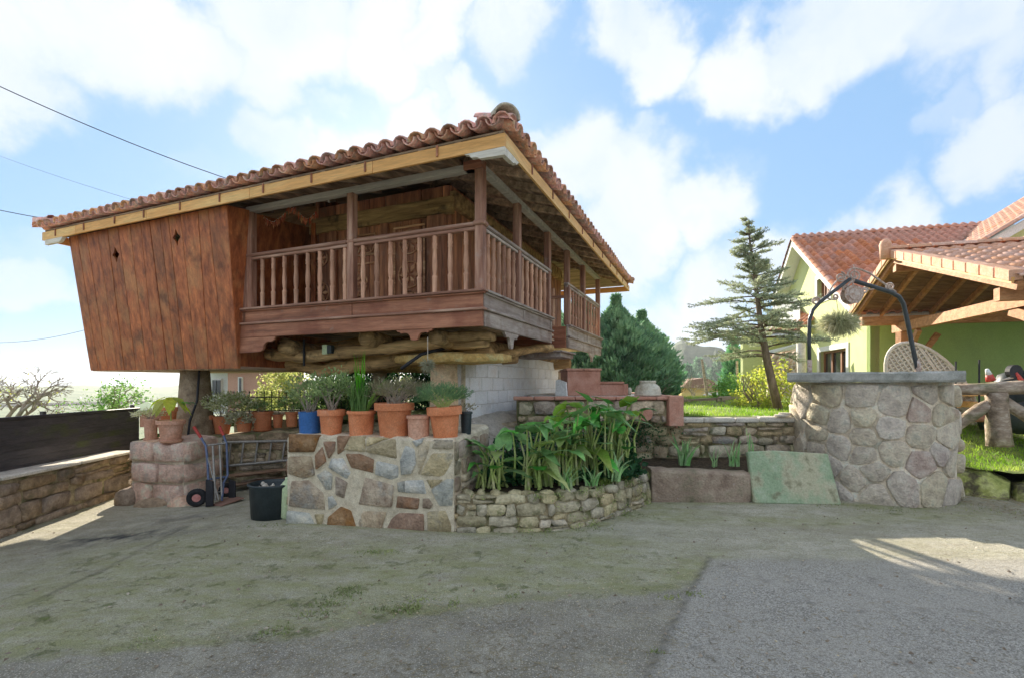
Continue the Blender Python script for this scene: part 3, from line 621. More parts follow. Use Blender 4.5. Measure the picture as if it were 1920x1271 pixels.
# ------------------------------------------------------------------ FRONT STONE WALL (traced slabs in thick mortar)
wall = thing('crazy_paved_wall', 'low wall of large irregular flat stones in thick cream mortar carrying the row of flowerpots', 'wall', (-1.58, 5.3, -.02))
f, Lw, nrm = wall_plane((-2.56, 5.42), (-.62, 5.07), -.03)
H = 1.05
def uvmap(x, y):
    # bilinear from the traced picture of the wall to wall coordinates
    tx = (x-lerp(108, 85, (y-130)/800))/(1512-lerp(108, 85, (y-130)/800)); y0 = lerp(130, 150, tx); y1 = lerp(930, 985, tx)
    s = tx*5.42/(5.07+tx*(5.42-5.07))  # perspective: right end nearer
    return (s*Lw, (1-(y-y0)/(y1-y0))*H)
tr = [([(115,140),(385,145),(330,290),(115,295)],0),([(410,200),(512,200),(500,280),(455,345)],0),([(400,240),(430,370),(345,440),(335,320)],0),
([(530,155),(640,155),(590,265),(530,310)],0),([(640,155),(760,155),(765,285),(592,262)],2),([(785,160),(960,165),(780,235)],2),([(975,175),(1095,180),(1025,345),(780,280),(790,250)],2),
([(600,305),(720,305),(835,350),(825,465),(640,420)],0),([(115,330),(305,330),(330,490),(240,520),(105,480)],3),([(455,420),(480,345),(575,345),(640,470),(600,520)],1),
([(345,490),(420,450),(480,480),(470,610),(420,620)],1),([(510,500),(605,550),(575,685),(500,660)],3),([(865,365),(1040,400),(1045,500),(985,520),(850,475)],1),
([(665,480),(1000,570),(985,750),(640,740),(600,690)],3),([(1110,190),(1180,260),(1190,380),(1150,470),(1070,480),(1060,360)],1),([(1165,190),(1255,165),(1240,205),(1200,238)],1),
([(1262,185),(1310,190),(1290,290),(1215,480),(1175,470),(1205,330),(1200,250)],2),([(1335,180),(1500,180),(1500,250),(1325,255)],2),([(1330,295),(1510,290),(1505,430),(1400,490),(1230,470)],2),
([(1030,545),(1090,530),(1095,625),(1040,620)],1),([(1100,530),(1250,520),(1280,640),(1100,628)],1),([(1280,520),(1420,515),(1320,590)],2),([(1320,600),(1450,510),(1510,510),(1500,735),(1390,735)],1),
([(1035,660),(1220,680),(1205,770),(1020,760)],0),([(1250,680),(1300,680),(1330,730),(1310,760),(1250,755)],3),([(130,550),(280,535),(400,650),(410,790),(300,780),(100,770)],3),
([(440,680),(480,670),(515,740),(440,790)],1),([(90,800),(290,820),(330,950),(85,920)],1),([(320,830),(400,830),(380,920),(355,935)],2),([(440,850),(550,760),(630,790),(680,950),(420,965)],0),
([(655,790),(935,800),(880,975),(710,970)],3),([(995,800),(1255,810),(1255,965),(920,975)],0),([(1290,790),(1500,770),(1490,970),(1295,975)],2)]
mats4 = [m_rust, m_slate, m_tan, m_mix]
def grow(c, g):
    cx = sum(p[0] for p in c)/len(c); cy = sum(p[1] for p in c)/len(c)
    return [(p[0]+(p[0]-cx)/max(.01, hypot(p[0]-cx, p[1]-cy))*g, p[1]+(p[1]-cy)/max(.01, hypot(p[0]-cx, p[1]-cy))*g) for p in c]
cells = [grow([uvmap(*p) for p in c], .005) for c, k in tr]
# core of mortar
D = .42
a0 = Vector((-2.56,5.42)); a1 = Vector((-.62,5.07)); dn = nrm
core = MB()
def core_wall(mb, q0, q1, z0, zt0, zt1, D, nrm, segs=24, top=.012, side=.0):
    V = []; F = []; q0 = Vector(q0); q1 = Vector(q1); k = 6
    for i in range(segs+1):
        t = i/segs; q = q0.lerp(q1, t); zt = lerp(zt0, zt1, t)+random.uniform(-top, top)
        for (o, z) in ((0, z0), (0, zt-.03), (-.035, zt), (-D*.5, zt+random.uniform(0, top)), (-D+.03, zt), (-D, z0)):
            V.append((q.x+nrm.x*o, q.y+nrm.y*o, z))
    for i in range(segs):
        for j in range(k-1): F.append((i*k+j, (i+1)*k+j, (i+1)*k+j+1, i*k+j+1))
    F.append(tuple(range(k))); F.append(tuple(segs*k+j for j in range(k-1, -1, -1)))
    return mb.add(V, F)
core_wall(core, a0, a1, -.25, 1.0, 1.0, D, dn)
core.make('mortar', m_mortar, wall, smooth=False)
lay('stone', cells, f, None, wall, depth=.014, gap=-.0, cham=(.06,.012), mats=[mats4[k] for c, k in tr], dome=.1, top=.955)
# return face, receding to the back on the right
fr, Lr, nr = wall_plane((-.62, 5.07), (-.30, 6.1), -.03)
ret = MB(); core_wall(ret, (-.625,5.09), (-.30,6.1), -.25, .99, 1.05, .35, nr, segs=10); ret.make('mortar', m_mortar, wall)
S = rubble_sites(Lr, 1.03, .24, .2, .15, .12)
lay('stone', coursed(Lr, 1.0, .26, .19, .012), fr, [m_mix, m_retain, m_tan], wall, depth=.02, gap=.012, cham=(.2,.03), top=.92, dome=.05)
# left end face
fl, Ll, nl = wall_plane((-2.62, 5.42+.38), (-2.56, 5.42), -.05)
lay('stone', voronoi(rubble_sites(Ll, 1.0, .22, .25), (0.02, Ll-.02, .02, 1.0)), fl, [m_rust, m_mix], wall, depth=.02, gap=.012)

# ------------------------------------------------------------------ PLANTER WALL
pl = thing('planter_wall', 'low curved mossy rubble wall holding the bed of big leafy plants', 'wall', (.6, 5.2, 0))
path = [(-.60,5.08),(-.1,5.07),(.35,5.10),(.80,5.28),(1.25,5.68),(1.62,6.05),(1.84,6.36)]
PL = [0]
for p, q in zip(path[:-1], path[1:]): PL.append(PL[-1]+hypot(q[0]-p[0], q[1]-p[1]))
def pathf(path, PL, z0, taper=0):
    def f(s, z, o=0):
        s = max(0, min(PL[-1]-1e-4, s)); i = max(j for j in range(len(PL)-1) if PL[j] <= s); t = (s-PL[i])/(PL[i+1]-PL[i])
        # smooth normal
        def nn(j):
            j0 = max(0, j-1); j1 = min(len(path)-1, j+1); d = Vector((path[j1][0]-path[j0][0], path[j1][1]-path[j0][1])).normalized(); return Vector((d.y, -d.x))
        n = nn(i).lerp(nn(i+1), t).normalized(); x = lerp(path[i][0], path[i+1][0], t); y = lerp(path[i][1], path[i+1][1], t); o -= taper*z
        return Vector((x+n.x*o, y+n.y*o, z0+z))
    return f
pf = pathf(path, PL, -.03, .12)
def core_path(mb, f, L, zb, ztf, D, segs=30):
    V = []; F = []; k = 5
    for i in range(segs+1):
        s = L*i/segs; zt = ztf(s/L)+random.uniform(-.012,.012)
        V += [f(s, zb, -.012), f(s, zt-.02, -.012), f(s, zt, -.05), f(s, zt-.01, -D+.02), f(s, zb, -D)]
    for i in range(segs):
        for j in range(k-1): F.append((i*k+j, (i+1)*k+j, (i+1)*k+j+1, i*k+j+1))
    F.append(tuple(range(k))); F.append(tuple(segs*k+j for j in range(k-1, -1, -1)))
    return mb.add(V, F)
core_path(MB(), pf, PL[-1], -.15, lambda t: lerp(.42, .36, t), .25).make('earth_core', m_joint, pl)
S = rubble_sites(PL[-1], .41, .25, .115, .42, .22)
lay('stone', coursed(PL[-1], .41, .21, .105), pf, [m_rubble, m_rubble, m_tan, m_rubble], pl, depth=.03, gap=.003, cham=(.16,.02), jit=.6, dome=.05, top=.93)
for i in range(16):   # loose capping stones
    s = PL[-1]*(i+.5)/16+random.uniform(-.04,.04); c = pf(s, .40-.06*i/16, -.10); r = random.uniform(.05,.1)
    mb = MB(); V = []
    mb.lathe([(r*.8,-.02),(r,.01),(r*.85,.045),(r*.3,.06)], 8)
    rz = random.uniform(0, 3); sc = random.uniform(.6, 1)
    V = [Vector((c.x+v.x*cos(rz)*1.2-v.y*sin(rz)*sc, c.y+v.x*sin(rz)*1.2+v.y*cos(rz)*sc, c.z+v.z*random.uniform(.8,1.1))) for v in mb.V]
    mk('cap_stone', V, mb.F, m_rubble, pl, smooth=True)
# the long conglomerate block
cb = MB(); n = 14
b0 = Vector((1.86,6.33)); b1 = Vector((3.20,6.36)); d = (b1-b0).normalized(); nb = Vector((d.y,-d.x)); V=[];F=[]
for i in range(n+1):
    q = b0.lerp(b1, i/n); zt = lerp(.44,.385, i/n)+random.uniform(-.008,.008)
    for o, z in ((0,-.1),(.01,.12),(.0,zt-.035),(-.03,zt),(-.20,zt+.005),(-.23,-.1)): V.append((q.x+nb.x*(o+random.uniform(-.008,.008)), q.y+nb.y*(o+random.uniform(-.01,.01)), z))
for i in range(n):
    for j in range(5): F.append((i*6+j,(i+1)*6+j,(i+1)*6+j+1,i*6+j+1))
F.append(tuple(range(6))); F.append(tuple(n*6+j for j in range(5,-1,-1)))
tag(mk('stone_kerb_block', V, F, m_reddish, smooth=False, bevel=.01), 'long reddish brown stone block edging the bed left of the green slab', 'stone block')
# green painted slab leaning against the well
mb = MB(); q0 = Vector((3.18,6.28)); q1 = Vector((4.34,6.22)); d=(q1-q0).normalized(); nn=Vector((d.y,-d.x)); up = Vector((-nn.x*.22, -nn.y*.22, .97)).normalized()
o0 = Vector((q0.x, q0.y, .0)); dx = Vector((d.x, d.y, 0)); nr3 = dx.cross(up).normalized()
outl = [(0.02,0),(1.14,-.01),(1.10,.3),(1.055,.66),(.35,.70),(.0,.68),(.01,.4)]
poly = [o0+dx*a+up*b for a, b in outl]
mb.prism([p - nr3*0 for p in poly], nr3*(-.075)); g = mb.make('painted_concrete_slab', m_green_slab, bevel=.014)
tag(g, 'faded green painted concrete slab leaning upright against the foot of the round well', 'slab')

# planting soil
V, F = grid(np.arange(-.6, 4.3, .12), np.arange(5.1, 7.6, .12), lambda X, Y: .37+.04*nz2(X, Y, 6)+.07*smn((Y-6.6)/.8))
def inside(x, y):
    yb = np.interp(x, [p[0] for p in path]+[3.2,4.6], [p[1]+.1 for p in path]+[6.5,6.55]); return (y > yb)
c = V[F].mean(1); F = F[inside(c[:,0], c[:,1])]
tag(mk('planting_bed', V, F, m_soil, smooth=True), kind='structure')

# ------------------------------------------------------------------ RETAINING WALL BEHIND THE BED
rw = thing('retaining_wall', 'rough stone retaining wall with pale coping behind the planting bed, left of the well', 'wall', (2.6, 7.35, .3))
fw, LR, nR = wall_plane((-.2, 7.15), (4.55, 7.38), .25)
core_wall(MB(), (-.2,7.165), (4.55,7.395), .0, 1.0, 1.0, .3, nR, segs=40).make('earth_core', m_joint, rw)
S = rubble_sites(LR, .74, .36, .19, .42, .22)
lay('stone', coursed(LR, .74, .30, .17, .03), fw, [m_retain, m_retain, m_rubble, m_mix], rw, depth=.035, gap=.010, cham=(.16,.03), jit=.6, dome=.05, top=.92)
x = 1.95
while x < 4.5:
    l = random.uniform(.35,.6); t = (x+.2)/4.75; y = lerp(7.15, 7.38, t)
    box('coping_stone', x, x+l-.012, y-.05, y+.33, .985+random.uniform(-.006,.006), 1.06+random.uniform(-.008,.008), m_cap, rw, local=False, bevel=.018); x += l
for k, (x, y, z, r) in enumerate(((4.15,7.3,1.075,.13),(4.22,7.34,1.10,.11),(4.38,7.4,1.075,.09))):
    mb = MB(); mb.lathe([(r*.8,0),(r,.012),(r*.9,.028),(r*.5,.033)], 8, (x,y,z), .75); mk('loose_stone', mb.V, mb.F, m_cap, rw, smooth=True)

# ------------------------------------------------------------------ BRICK-CAPPED TERRACE
bt = thing('brick_terrace', 'raised terrace with red brick capping and stone face below the steps', 'terrace', (1.3, 8.5, 1.0))
ft, LT, nT = wall_plane((.08, 7.02), (2.33, 7.12), 1.0)
core_wall(MB(), (.08,7.04), (2.33,7.14), .985, 1.33, 1.33, .3, nT, segs=20).make('earth_core', m_joint, bt)
lay('stone', coursed(LT, .33, .30, .15), ft, [m_retain, m_mix, m_rubble], bt, depth=.035, gap=.012, cham=(.25,.03))
mb = MB().box(.3, 2.5, 7.2, 11.5, 1.0, 1.375); mb.make('terrace_floor', m_cap, bt)
x = .02
while x < 2.35:
    box('capping_brick', x, x+.295, 6.97+.045*x, 7.28+.045*x, 1.335, 1.385, m_brick, bt, local=False, bevel=.012); x += .305
for k in range(14):
    box('capping_brick', 2.36, 2.6, 7.30+k*.3, 7.59+k*.3, 1.335, 1.388, m_brick, bt, local=False, bevel=.012)
box('brick_pier', 2.32, 2.54, 7.02, 7.24, .95, 1.40, m_brick, bt, local=False, bevel=.01)
box('side_facing', 2.50, 2.56, 7.26, 11.5, .9, 1.33, m_brick, bt, local=False, bevel=.01)
mb = MB(); mb.tube([(1.98,7.05,1.13),(1.98,7.02,1.13)], .10, 14); mb.make('round_red_stone', m_brick, bt)
# steps
st = thing('brick_steps', 'terracotta tiled steps climbing to the granary doorway', 'steps', (1.35, 8.3, 1.38))
def stepblk(x0, x1, y0, y1, z1):
    box('step', x0, x1, y0, y1, 1.376, z1-.04, m_brick, st, local=False, bevel=.006)
    n = max(1, round((x1-x0)/.26))
    for k in range(n): box('tread_tile', x0-.02+k*(x1-x0+.04)/n, x0-.02+(k+1)*(x1-x0+.04)/n-.006, y0-.03, y1, z1-.038, z1, m_brick, st, local=False, bevel=.008)
stepblk(.92, 1.47, 7.9, 9.0, 1.83); stepblk(1.475, 1.86, 7.95, 9.0, 1.61)
box('step', 1.865, 1.95, 7.98, 8.9, 1.376, 1.57, m_brick, st, local=False)
# urn
mb = MB(); mb.lathe([(.20,0),(.205,.03),(.195,.035),(.20,.06),(.19,.065),(.19,.10),(.17,.15),(.12,.185),(.115,.20),(.125,.205),(.125,.235),(.09,.235),(.09,.20)], 18, (2.10,7.35,1.39))
tag(mb.make('stone_urn', m_urn, smooth=True, bevel=0), 'squat pale weathered stone jar standing at the right end of the brick terrace', 'jar')
for k in range(3):
    x = 1.90+.075*k; y = 8.3; mb = MB(); mb.lathe([(.03,0),(.045,.05),(.04,.10),(.02,.13)], 8, (x,y,1.38)); o = mb.make('small_pot', m_urn, smooth=True)
    tag(o, ('leftmost of three small pale knobbly pots behind the stone jar','middle one of three small pale knobbly pots behind the stone jar','rightmost of three small pale knobbly pots behind the stone jar')[k], 'pot', 'small pots behind the stone jar')
mb = MB(); mb.prism([P(1041,741,7.9), P(1063,742,7.7), P(1061,716,7.85), P(1049,711,8.0), P(1042,712,8.05)], (.02,.05,0)); 
tag(mb.make('leaning_board', m_whitep, bevel=.004), 'small pale board leaning beside the terracotta steps', 'board')

# ------------------------------------------------------------------ WELL
WC = Vector((5.28, 7.04)); WR = .96; wa = atan2(5.28, 7.04)
well = thing('round_well', 'round well of large pale fieldstones under a thick grey concrete slab', 'well', (WC.x, WC.y, 0), -wa)
def wellf(s, z, o=0):
    # s: arc length, 0 at the side facing the camera; slight batter
    a = s/WR; r = WR*(1.03-.045*z/1.6)+o; dirx = Vector((cos(wa), -sin(wa))); diry = Vector((-sin(wa), -cos(wa)))
    q = WC+dirx*(r*sin(a))+diry*(r*cos(a)); return Vector((q.x, q.y, z-.02))
mb = MB(); V=[];F=[]; N=48
for i in range(9):
    z = 1.62*i/8
    for k in range(N): p = wellf(2*pi*k/N*WR, z, -.02); V.append(p)
for i in range(8):
    for k in range(N): F.append((i*N+k,i*N+(k+1)%N,(i+1)*N+(k+1)%N,(i+1)*N+k))
F.append(tuple(8*N+k for k in range(N)))
mk('mortar', V, F, m_welljoint, well, smooth=True)
def well_sz(x, y):   # pixel of the enlarged picture -> arc length, height
    u = 1340+x/3.31; v = 660+y/3.31
    th = atan2(u-CU, FPX)-wa; Dc = WC.length
    k = sin(th)*Dc/(WR*1.01); k = max(-.985, min(.985, k)); a = math.asin(k)-th if False else math.asin(k)
    a = a-th*.0
    rr_ = Dc*cos(th)-WR*cos(math.asin(k)); Yd = rr_*cos(th+wa)
    return ((a-th)*WR, EYE+(HV-v)/FPX*Yd+.02)
seeds = [(530,320),(700,270),(645,395),(770,430),(910,290),(920,405),(1110,330),(1290,370),(1360,270),(1080,470),(920,525),(620,500),(530,590),(620,600),(770,590),(1290,520),(930,640),(1100,620),(1290,690),(1440,540),(1420,380),(870,790),(980,740),(1150,830),(1380,830),(1410,620),(1470,700),(1460,860),(700,700),(640,800),(760,880),(560,700),(1000,880),(1440,250),(500,450)]
S = [well_sz(*p) for p in seeds]
reds = {7, 18}
cells = voronoi(S, (-1.42, 1.42, .0, 1.60))
mats = [m_wellred if i in reds else m_well for i in range(len(S))]
lay('stone', cells, wellf, None, well, depth=.013, gap=.009, cham=(.20,.05), mats=mats[:len(cells)], dome=.2, top=.92)
# finer pieces of the far side
S = []
r2 = random.Random(3)
for r_ in range(5):
    for k in range(9): S.append((1.45+(k+.5+r2.uniform(-.3,.3))*(2*pi*WR-2.9)/9, (r_+.5+r2.uniform(-.3,.3))*.32))
lay('stone', voronoi(S, (1.45, 2*pi*WR-1.45, 0, 1.6)), wellf, m_well, well, depth=.05, gap=.02, cham=(.3,.06))
# slab: square, facing the camera
mb = MB(); n = 16; V=[]; F=[]
for i in range(n+1):
    x = -.93+1.86*i/n
    for (y, z) in ((-1.0,1.60),(-1.02,1.63),(-1.02,1.71),(-.99,1.735),(.85,1.76),(.9,1.72),(.9,1.60)): V.append((x+random.uniform(-.004,.004), y+random.uniform(-.008,.008), z+random.uniform(-.005,.005)))
for i in range(n):
    for j in range(6): F.append((i*7+j,(i+1)*7+j,(i+1)*7+j+1,i*7+j+1))
    F.append((i*7+6,(i+1)*7+6,(i+1)*7,i*7))
F.append(tuple(range(7))[::-1]); F.append(tuple(n*7+j for j in range(7)))
mk('cover_slab', V, F, m_slabc, well, local=True)

# iron arch over the well
ar = thing('wrought_iron_arch', 'black pipe arch with rusty scrollwork standing on the well slab', 'well arch', (5.2, 6.95, 1.75))
AY = 6.9
def A(u, v, y=AY): return P(u, v, y)
la = [A(1518,705),(A(1517,640)),A(1518,600),A(1524,582),A(1536,568),A(1560,549),A(1594,523)]
ra = [A(1723,703),A(1712,655),A(1702,605),A(1694,570),A(1686,557),A(1672,549),A(1640,539),A(1602,527)]
MB().tube(la, .026, 10).make('arch_pipe', m_iron, ar, smooth=True)
MB().tube(ra, .030, 10).make('arch_pipe', m_iron, ar, smooth=True)
MB().tube([la[0]+Vector((0,0,-.02)), la[0]+Vector((0,0,.24))], .032, 10).make('foot_sleeve', m_rustiron, ar, smooth=True)
MB().tube([ra[0]+Vector((0,0,-.02)), ra[0]+Vector((-.03,0,.22))], .038, 10).make('foot_sleeve', m_rustiron, ar, smooth=True)
def spiral(u, v, r, turns, a0, dirn=1, w=.012):
    pts = []
    for i in range(int(turns*12)+1):
        t = i/(turns*12); a = a0+dirn*2*pi*turns*t; rr_ = r*(1-.75*t); pts.append(A(u+rr_*cos(a), v-rr_*sin(a)))
    return pts
def scroll(pre, u, v, r, turns, a0, dirn=1, w=.013):
    pts = [A(*p) for p in pre]+spiral(u, v, r, turns, a0, dirn); MB().tube(pts, w, 6).make('scroll', m_rustiron, ar, smooth=True)
scroll([(1680,548),(1655,530),(1630,512),(1612,505)], 1602, 517, 14, 1.8, 1.5, 1)
scroll([(1600,526),(1585,516),(1578,510)], 1576, 520, 10, 1.6, 1.4, -1)
scroll([(1655,545),(1662,544)], 1669, 538, 8, 1.5, 3.4, -1)
scroll([(1592,528),(1575,520),(1562,535),(1552,552),(1542,565)], 1530, 565, 8, 1.5, .2, 1)
scroll([(1548,558),(1558,562)], 1566, 557, 6, 1.4, 4.0, 1)
scroll([(1640,541),(1630,544)], 1622, 545, 6, 1.4, .5, 1)
scroll([(1596,528),(1588,538)], 1585, 541, 6, 1.4, 1.4, 1)
MB().tube([A(1602,527),A(1602,505),A(1600,496)], [.012,.01,.004], 6).make('finial', m_rustiron, ar)
pc = A(1597,553)
for yo in (-.045, .045):
    mb = MB(); mb.tube([pc+Vector((0,yo-.008,0)), pc+Vector((0,yo+.008,0))], .135, 16); mb.make('pulley_rim', m_rustiron, ar)
MB().tube([pc+Vector((0,-.06,0)), pc+Vector((0,.06,0))], .08, 14).make('pulley_wheel', m_rustiron, ar)
MB().tube([A(1598,527), pc+Vector((0,-.06,.05))], .012, 6).make('pulley_hanger', m_rustiron, ar)
# ------------------------------------------------------------------ THE GRANARY
HO = (-.334, 5.4, 0); HRZ = -radians(22.28)
ho = thing('raised_granary', 'wooden granary on stone pillars with a balustraded balcony and clay tiled hip roof', 'granary', HO, HRZ)
HM = ROOTM[ho.name]
def HW(x, y, z): return HM @ Vector((x, y, z))
def hb(name, x0, x1, y0, y1, z0, z1, m, parent=ho, bevel=.006): return box(name, x0, x1, y0, y1, z0, z1, m, parent, True, bevel)
# floor, with the sill boards and mouldings of the balcony
for k in range(30):
    x1 = -.02-k*.245
    hb('floor_board', x1-.24, x1, .03, 2.78 if k == 0 or k > 1 and False else 6.6, 2.36, 2.40, m_eave)
XB = -3.80
zt, zm, zb = 2.655, 2.43, 2.235
hb('balcony_board', -1.86, -.004, -.0, .035, zm+.018, zt-.03, m_dark_x); hb('balcony_board', XB-.15, -1.865, -.0, .035, zm+.018, zt-.03, m_dark_x)
hb('balcony_board', XB-.15, -.004, -.005, .04, zb, zm-.012, m_dark_x)
hb('moulding', XB-.15, .05, -.05, .05, zt-.03, zt, m_rail); hb('moulding', XB-.15, .03, -.03, .02, zt-.052, zt-.032, m_dark_x)
hb('moulding', XB-.15, .035, -.035, .05, zm-.012, zm+.018, m_rail)
hb('cover_strip', -1.90, -1.86, -.008, .0, zm+.02, zt-.055, m_dark_x)
def sideb(y0, y1, x=0.0):
    hb('balcony_board', x-.035, x, y0, y1, zm+.018, zt-.03, m_dark_y); hb('balcony_board', x-.04, x+.005, y0, y1, zb, zm-.012, m_dark_y)
    hb('moulding', x-.05, x+.05, y0+.003, y1+.04, zt-.03, zt, m_dark_y); hb('moulding', x-.02, x+.03, y0+.003, y1+.02, zt-.052, zt-.032, m_dark_y)
    hb('moulding', x-.05, x+.035, y0+.003, y1+.03, zm-.012, zm+.018, m_dark_y)
    ym = (y0+y1)/2; hb('cover_strip', x, x+.012, ym-.02, ym+.02, zm+.02, zt-.055, m_dark_y); hb('cover_strip', x, x+.012, y1-.05, y1-.01, zm+.02, zt-.055, m_dark_y)
sideb(.052, 2.60); sideb(3.62, 6.55)
hb('balcony_board', -1.1, -.045, 3.60, 3.64, zb, zt-.03, m_dark_x); hb('balcony_board', -1.1, -.045, 2.57, 2.61, zb, zt-.03, m_dark_x)
hb('doorstep', -.9, .12, 2.72, 3.52, 2.02, 2.10, m_dark_y); hb('doorstep_cap', -.95, .16, 2.68, 3.56, 2.10, 2.13, m_dark_y)
# scalloped corbels under the sill
def corbel(cx, w, h, z, front=True, x=0):
    pr = [(-.5,0),(-.46,-.18),(-.40,-.18),(-.37,-.34),(-.32,-.30),(-.26,-.28),(-.18,-.34),(-.13,-.5),(-.10,-.85),(-.06,-1),(.06,-1),(.10,-.85),(.13,-.5),(.18,-.34),(.26,-.28),(.32,-.30),(.37,-.34),(.40,-.18),(.46,-.18),(.5,0)]
    mb = MB()
    if front: mb.prism([(cx+a*w, .0, z+b*h) for a, b in pr], (0,.035,0)); mb.make('scalloped_corbel', m_dark_x, ho, local=True)
    else: mb.prism([(x, cx+a*w, z+b*h) for a, b in pr], (-.035,0,0)); mb.make('scalloped_corbel', m_dark_y, ho, local=True)
corbel(-.92, .52, .13, zb-.002); corbel(.88, .48, .20, zb-.002, False); corbel(5.6, .5, .18, zb-.002, False)
mb = MB(); mb.prism([(a, 0, b) for a, b in ((-3.95,2.233),(-3.20,2.233),(-3.22,2.19),(-3.28,2.165),(-3.35,2.17),(-3.42,2.13),(-3.44,2.06),(-3.50,2.03),(-3.95,2.02))], (0,.035,0)); mb.make('scalloped_corbel', m_dark_x, ho, local=True)
# posts
PW = .10
def post(x, y, z0, z1, w=PW):
    hb('post', x-w/2, x+w/2, y-w/2, y+w/2, z0, z1, m_post, bevel=.008)
EZ = 4.035
post(-.05, .05, zt, EZ, .105)
post(-1.90, .05, zt, EZ); post(-3.72, .05, zt, EZ)
for y in (1.19, 2.53, 3.70, 4.92, 6.41): post(-.05, y, zt, EZ)
hb('jamb_board', -3.83, -3.78, .0, .12, 2.25, EZ, m_post)
# handrails
def railx(x0, x1, y=.05):
    hb('handrail', x0, x1, y-.055, y+.045, 3.385, 3.435, m_rail, bevel=.012); hb('rail_moulding', x0, x1, y-.035, y+.03, 3.345, 3.383, m_rail)
def raily(y0, y1, x=-.05):
    hb('handrail', x-.045, x+.055, y0, y1, 3.385, 3.435, m_dark_y, bevel=.012); hb('rail_moulding', x-.03, x+.035, y0, y1, 3.345, 3.383, m_dark_y)
railx(-1.845, -.107); railx(-3.95, -1.955); hb('handrail', -.115, .03, -.03, .11, 3.387, 3.44, m_rail, bevel=.012)
railx(-1.9559, -1.8441); raily(.108, 2.6); raily(3.62, 6.46)
hb('handrail', -1.0, -.1, 3.62, 3.68, 3.15, 3.20, m_rail)
# balusters
prof = [(.030,0),(.030,.02),(.027,.03),(.029,.15),(.031,.19),(.034,.205),(.024,.22),(.022,.235),(.027,.26),(.032,.32),(.031,.38),(.026,.46),(.024,.53),(.030,.54),(.030,.555),(.025,.565),(.031,.58),(.031,.60),(.026,.61),(.027,.66),(.028,.69)]
bm_ = MB().lathe(prof, 10); b0 = bm_.make('baluster', m_balus, ho, local=True, smooth=True); bme = b0.data; bpy.data.objects.remove(b0)
def balus(x, y):
    link('baluster', bme, None, ho, (x, y, zt), (0, 0, random.uniform(0, 6)))
for k in range(8):
    balus(-3.63+(k+.5)*1.70/8+.02, .05); balus(-1.83+(k+.5)*1.70/8, .05)
for k in range(6): balus(-.05, .16+(k+.5)*.97/6); balus(-.05, 1.27+(k+.5)*1.20/6)
for k in range(5): balus(-.05, 3.78+(k+.5)*1.08/5); balus(-.05, 5.0+(k+.5)*1.36/5)
for k in range(3): balus(-.3-k*.25, 3.65)
# plates on top of the posts
hb('top_beam', -3.78, -.12, .0, .10, EZ, EZ+.075, m_greybm); hb('top_beam', -.11, -.01, .10, 6.5, EZ+.002, EZ+.078, m_greybm, bevel=.006)
hb('post_capital', -.24, .0, -.02, .098, EZ-.0, EZ+.10, m_dark_x)
# fascia of new pine
X0, X1, Y0, Y1 = -7.96, .484, -.484, 7.82
FZ0, FZ1 = 3.965, 4.10
nx_ = [X0, -7.0, -5.2, -3.1, -1.15, X1]
for a, b in zip(nx_[:-1], nx_[1:]): hb('fascia_board', a+.003, b-.003, Y0, Y0+.03, FZ0, FZ1, m_pine, bevel=.002)
ny_ = [Y0+.032, 1.6, 3.7, 5.8, Y1-.032]
for a, b in zip(ny_[:-1], ny_[1:]): hb('fascia_board', X1-.03, X1, a, b-.003, FZ0, FZ1, m_piney, bevel=.002)
hb('fascia_board', X0, X0+.03, Y0+.032, Y1, FZ0, FZ1, m_piney); hb('fascia_board', X0, X1, Y1-.03, Y1, FZ0, FZ1, m_pine)
for x in [-7.55,-6.75,-5.95,-5.25,-4.45,-3.65,-2.85,-2.05,-1.25,-.3]:
    hb('iron_hook', x-.011, x+.011, Y0-.014, Y0-.002, FZ0+.03, FZ1+.01, m_dark_x, bevel=0)
for y in [.3,1.1,1.9,2.7,3.5,4.3,5.1,5.9,6.7,7.4]:
    hb('iron_hook', X1+.002, X1+.014, y-.011, y+.011, FZ0+.03, FZ1+.01, m_dark_x, bevel=0)
# carved white blocks below the corner
mb = MB(); mb.prism([(a, Y0+.002, b) for a, b in ((.48,FZ0-.002),(.48,FZ0-.085),(.20,FZ0-.075),(.17,FZ0-.055),(.10,FZ0-.05),(.08,FZ0-.02),(.02,FZ0-.002))], (0,.05,0)); mb.make('carved_block', m_white, ho, local=True)
mb = MB(); mb.prism([(X1-.0025, a, b) for a, b in ((Y0+.06,FZ0-.002),(Y0+.06,FZ0-.085),(-.25,FZ0-.075),(-.22,FZ0-.055),(-.15,FZ0-.05),(-.13,FZ0-.02),(-.08,FZ0-.002))], (-.05,0,0)); mb.make('carved_block', m_white, ho, local=True)
mb = MB(); mb.prism([(a, Y0+.002, b) for a, b in ((X0+.08,FZ0-.002),(X0+.08,FZ0-.08),(X0+.5,FZ0-.075),(X0+.55,FZ0-.05),(X0+.6,FZ0-.002))], (0,.05,0)); mb.make('carved_block', m_white, ho, local=True)
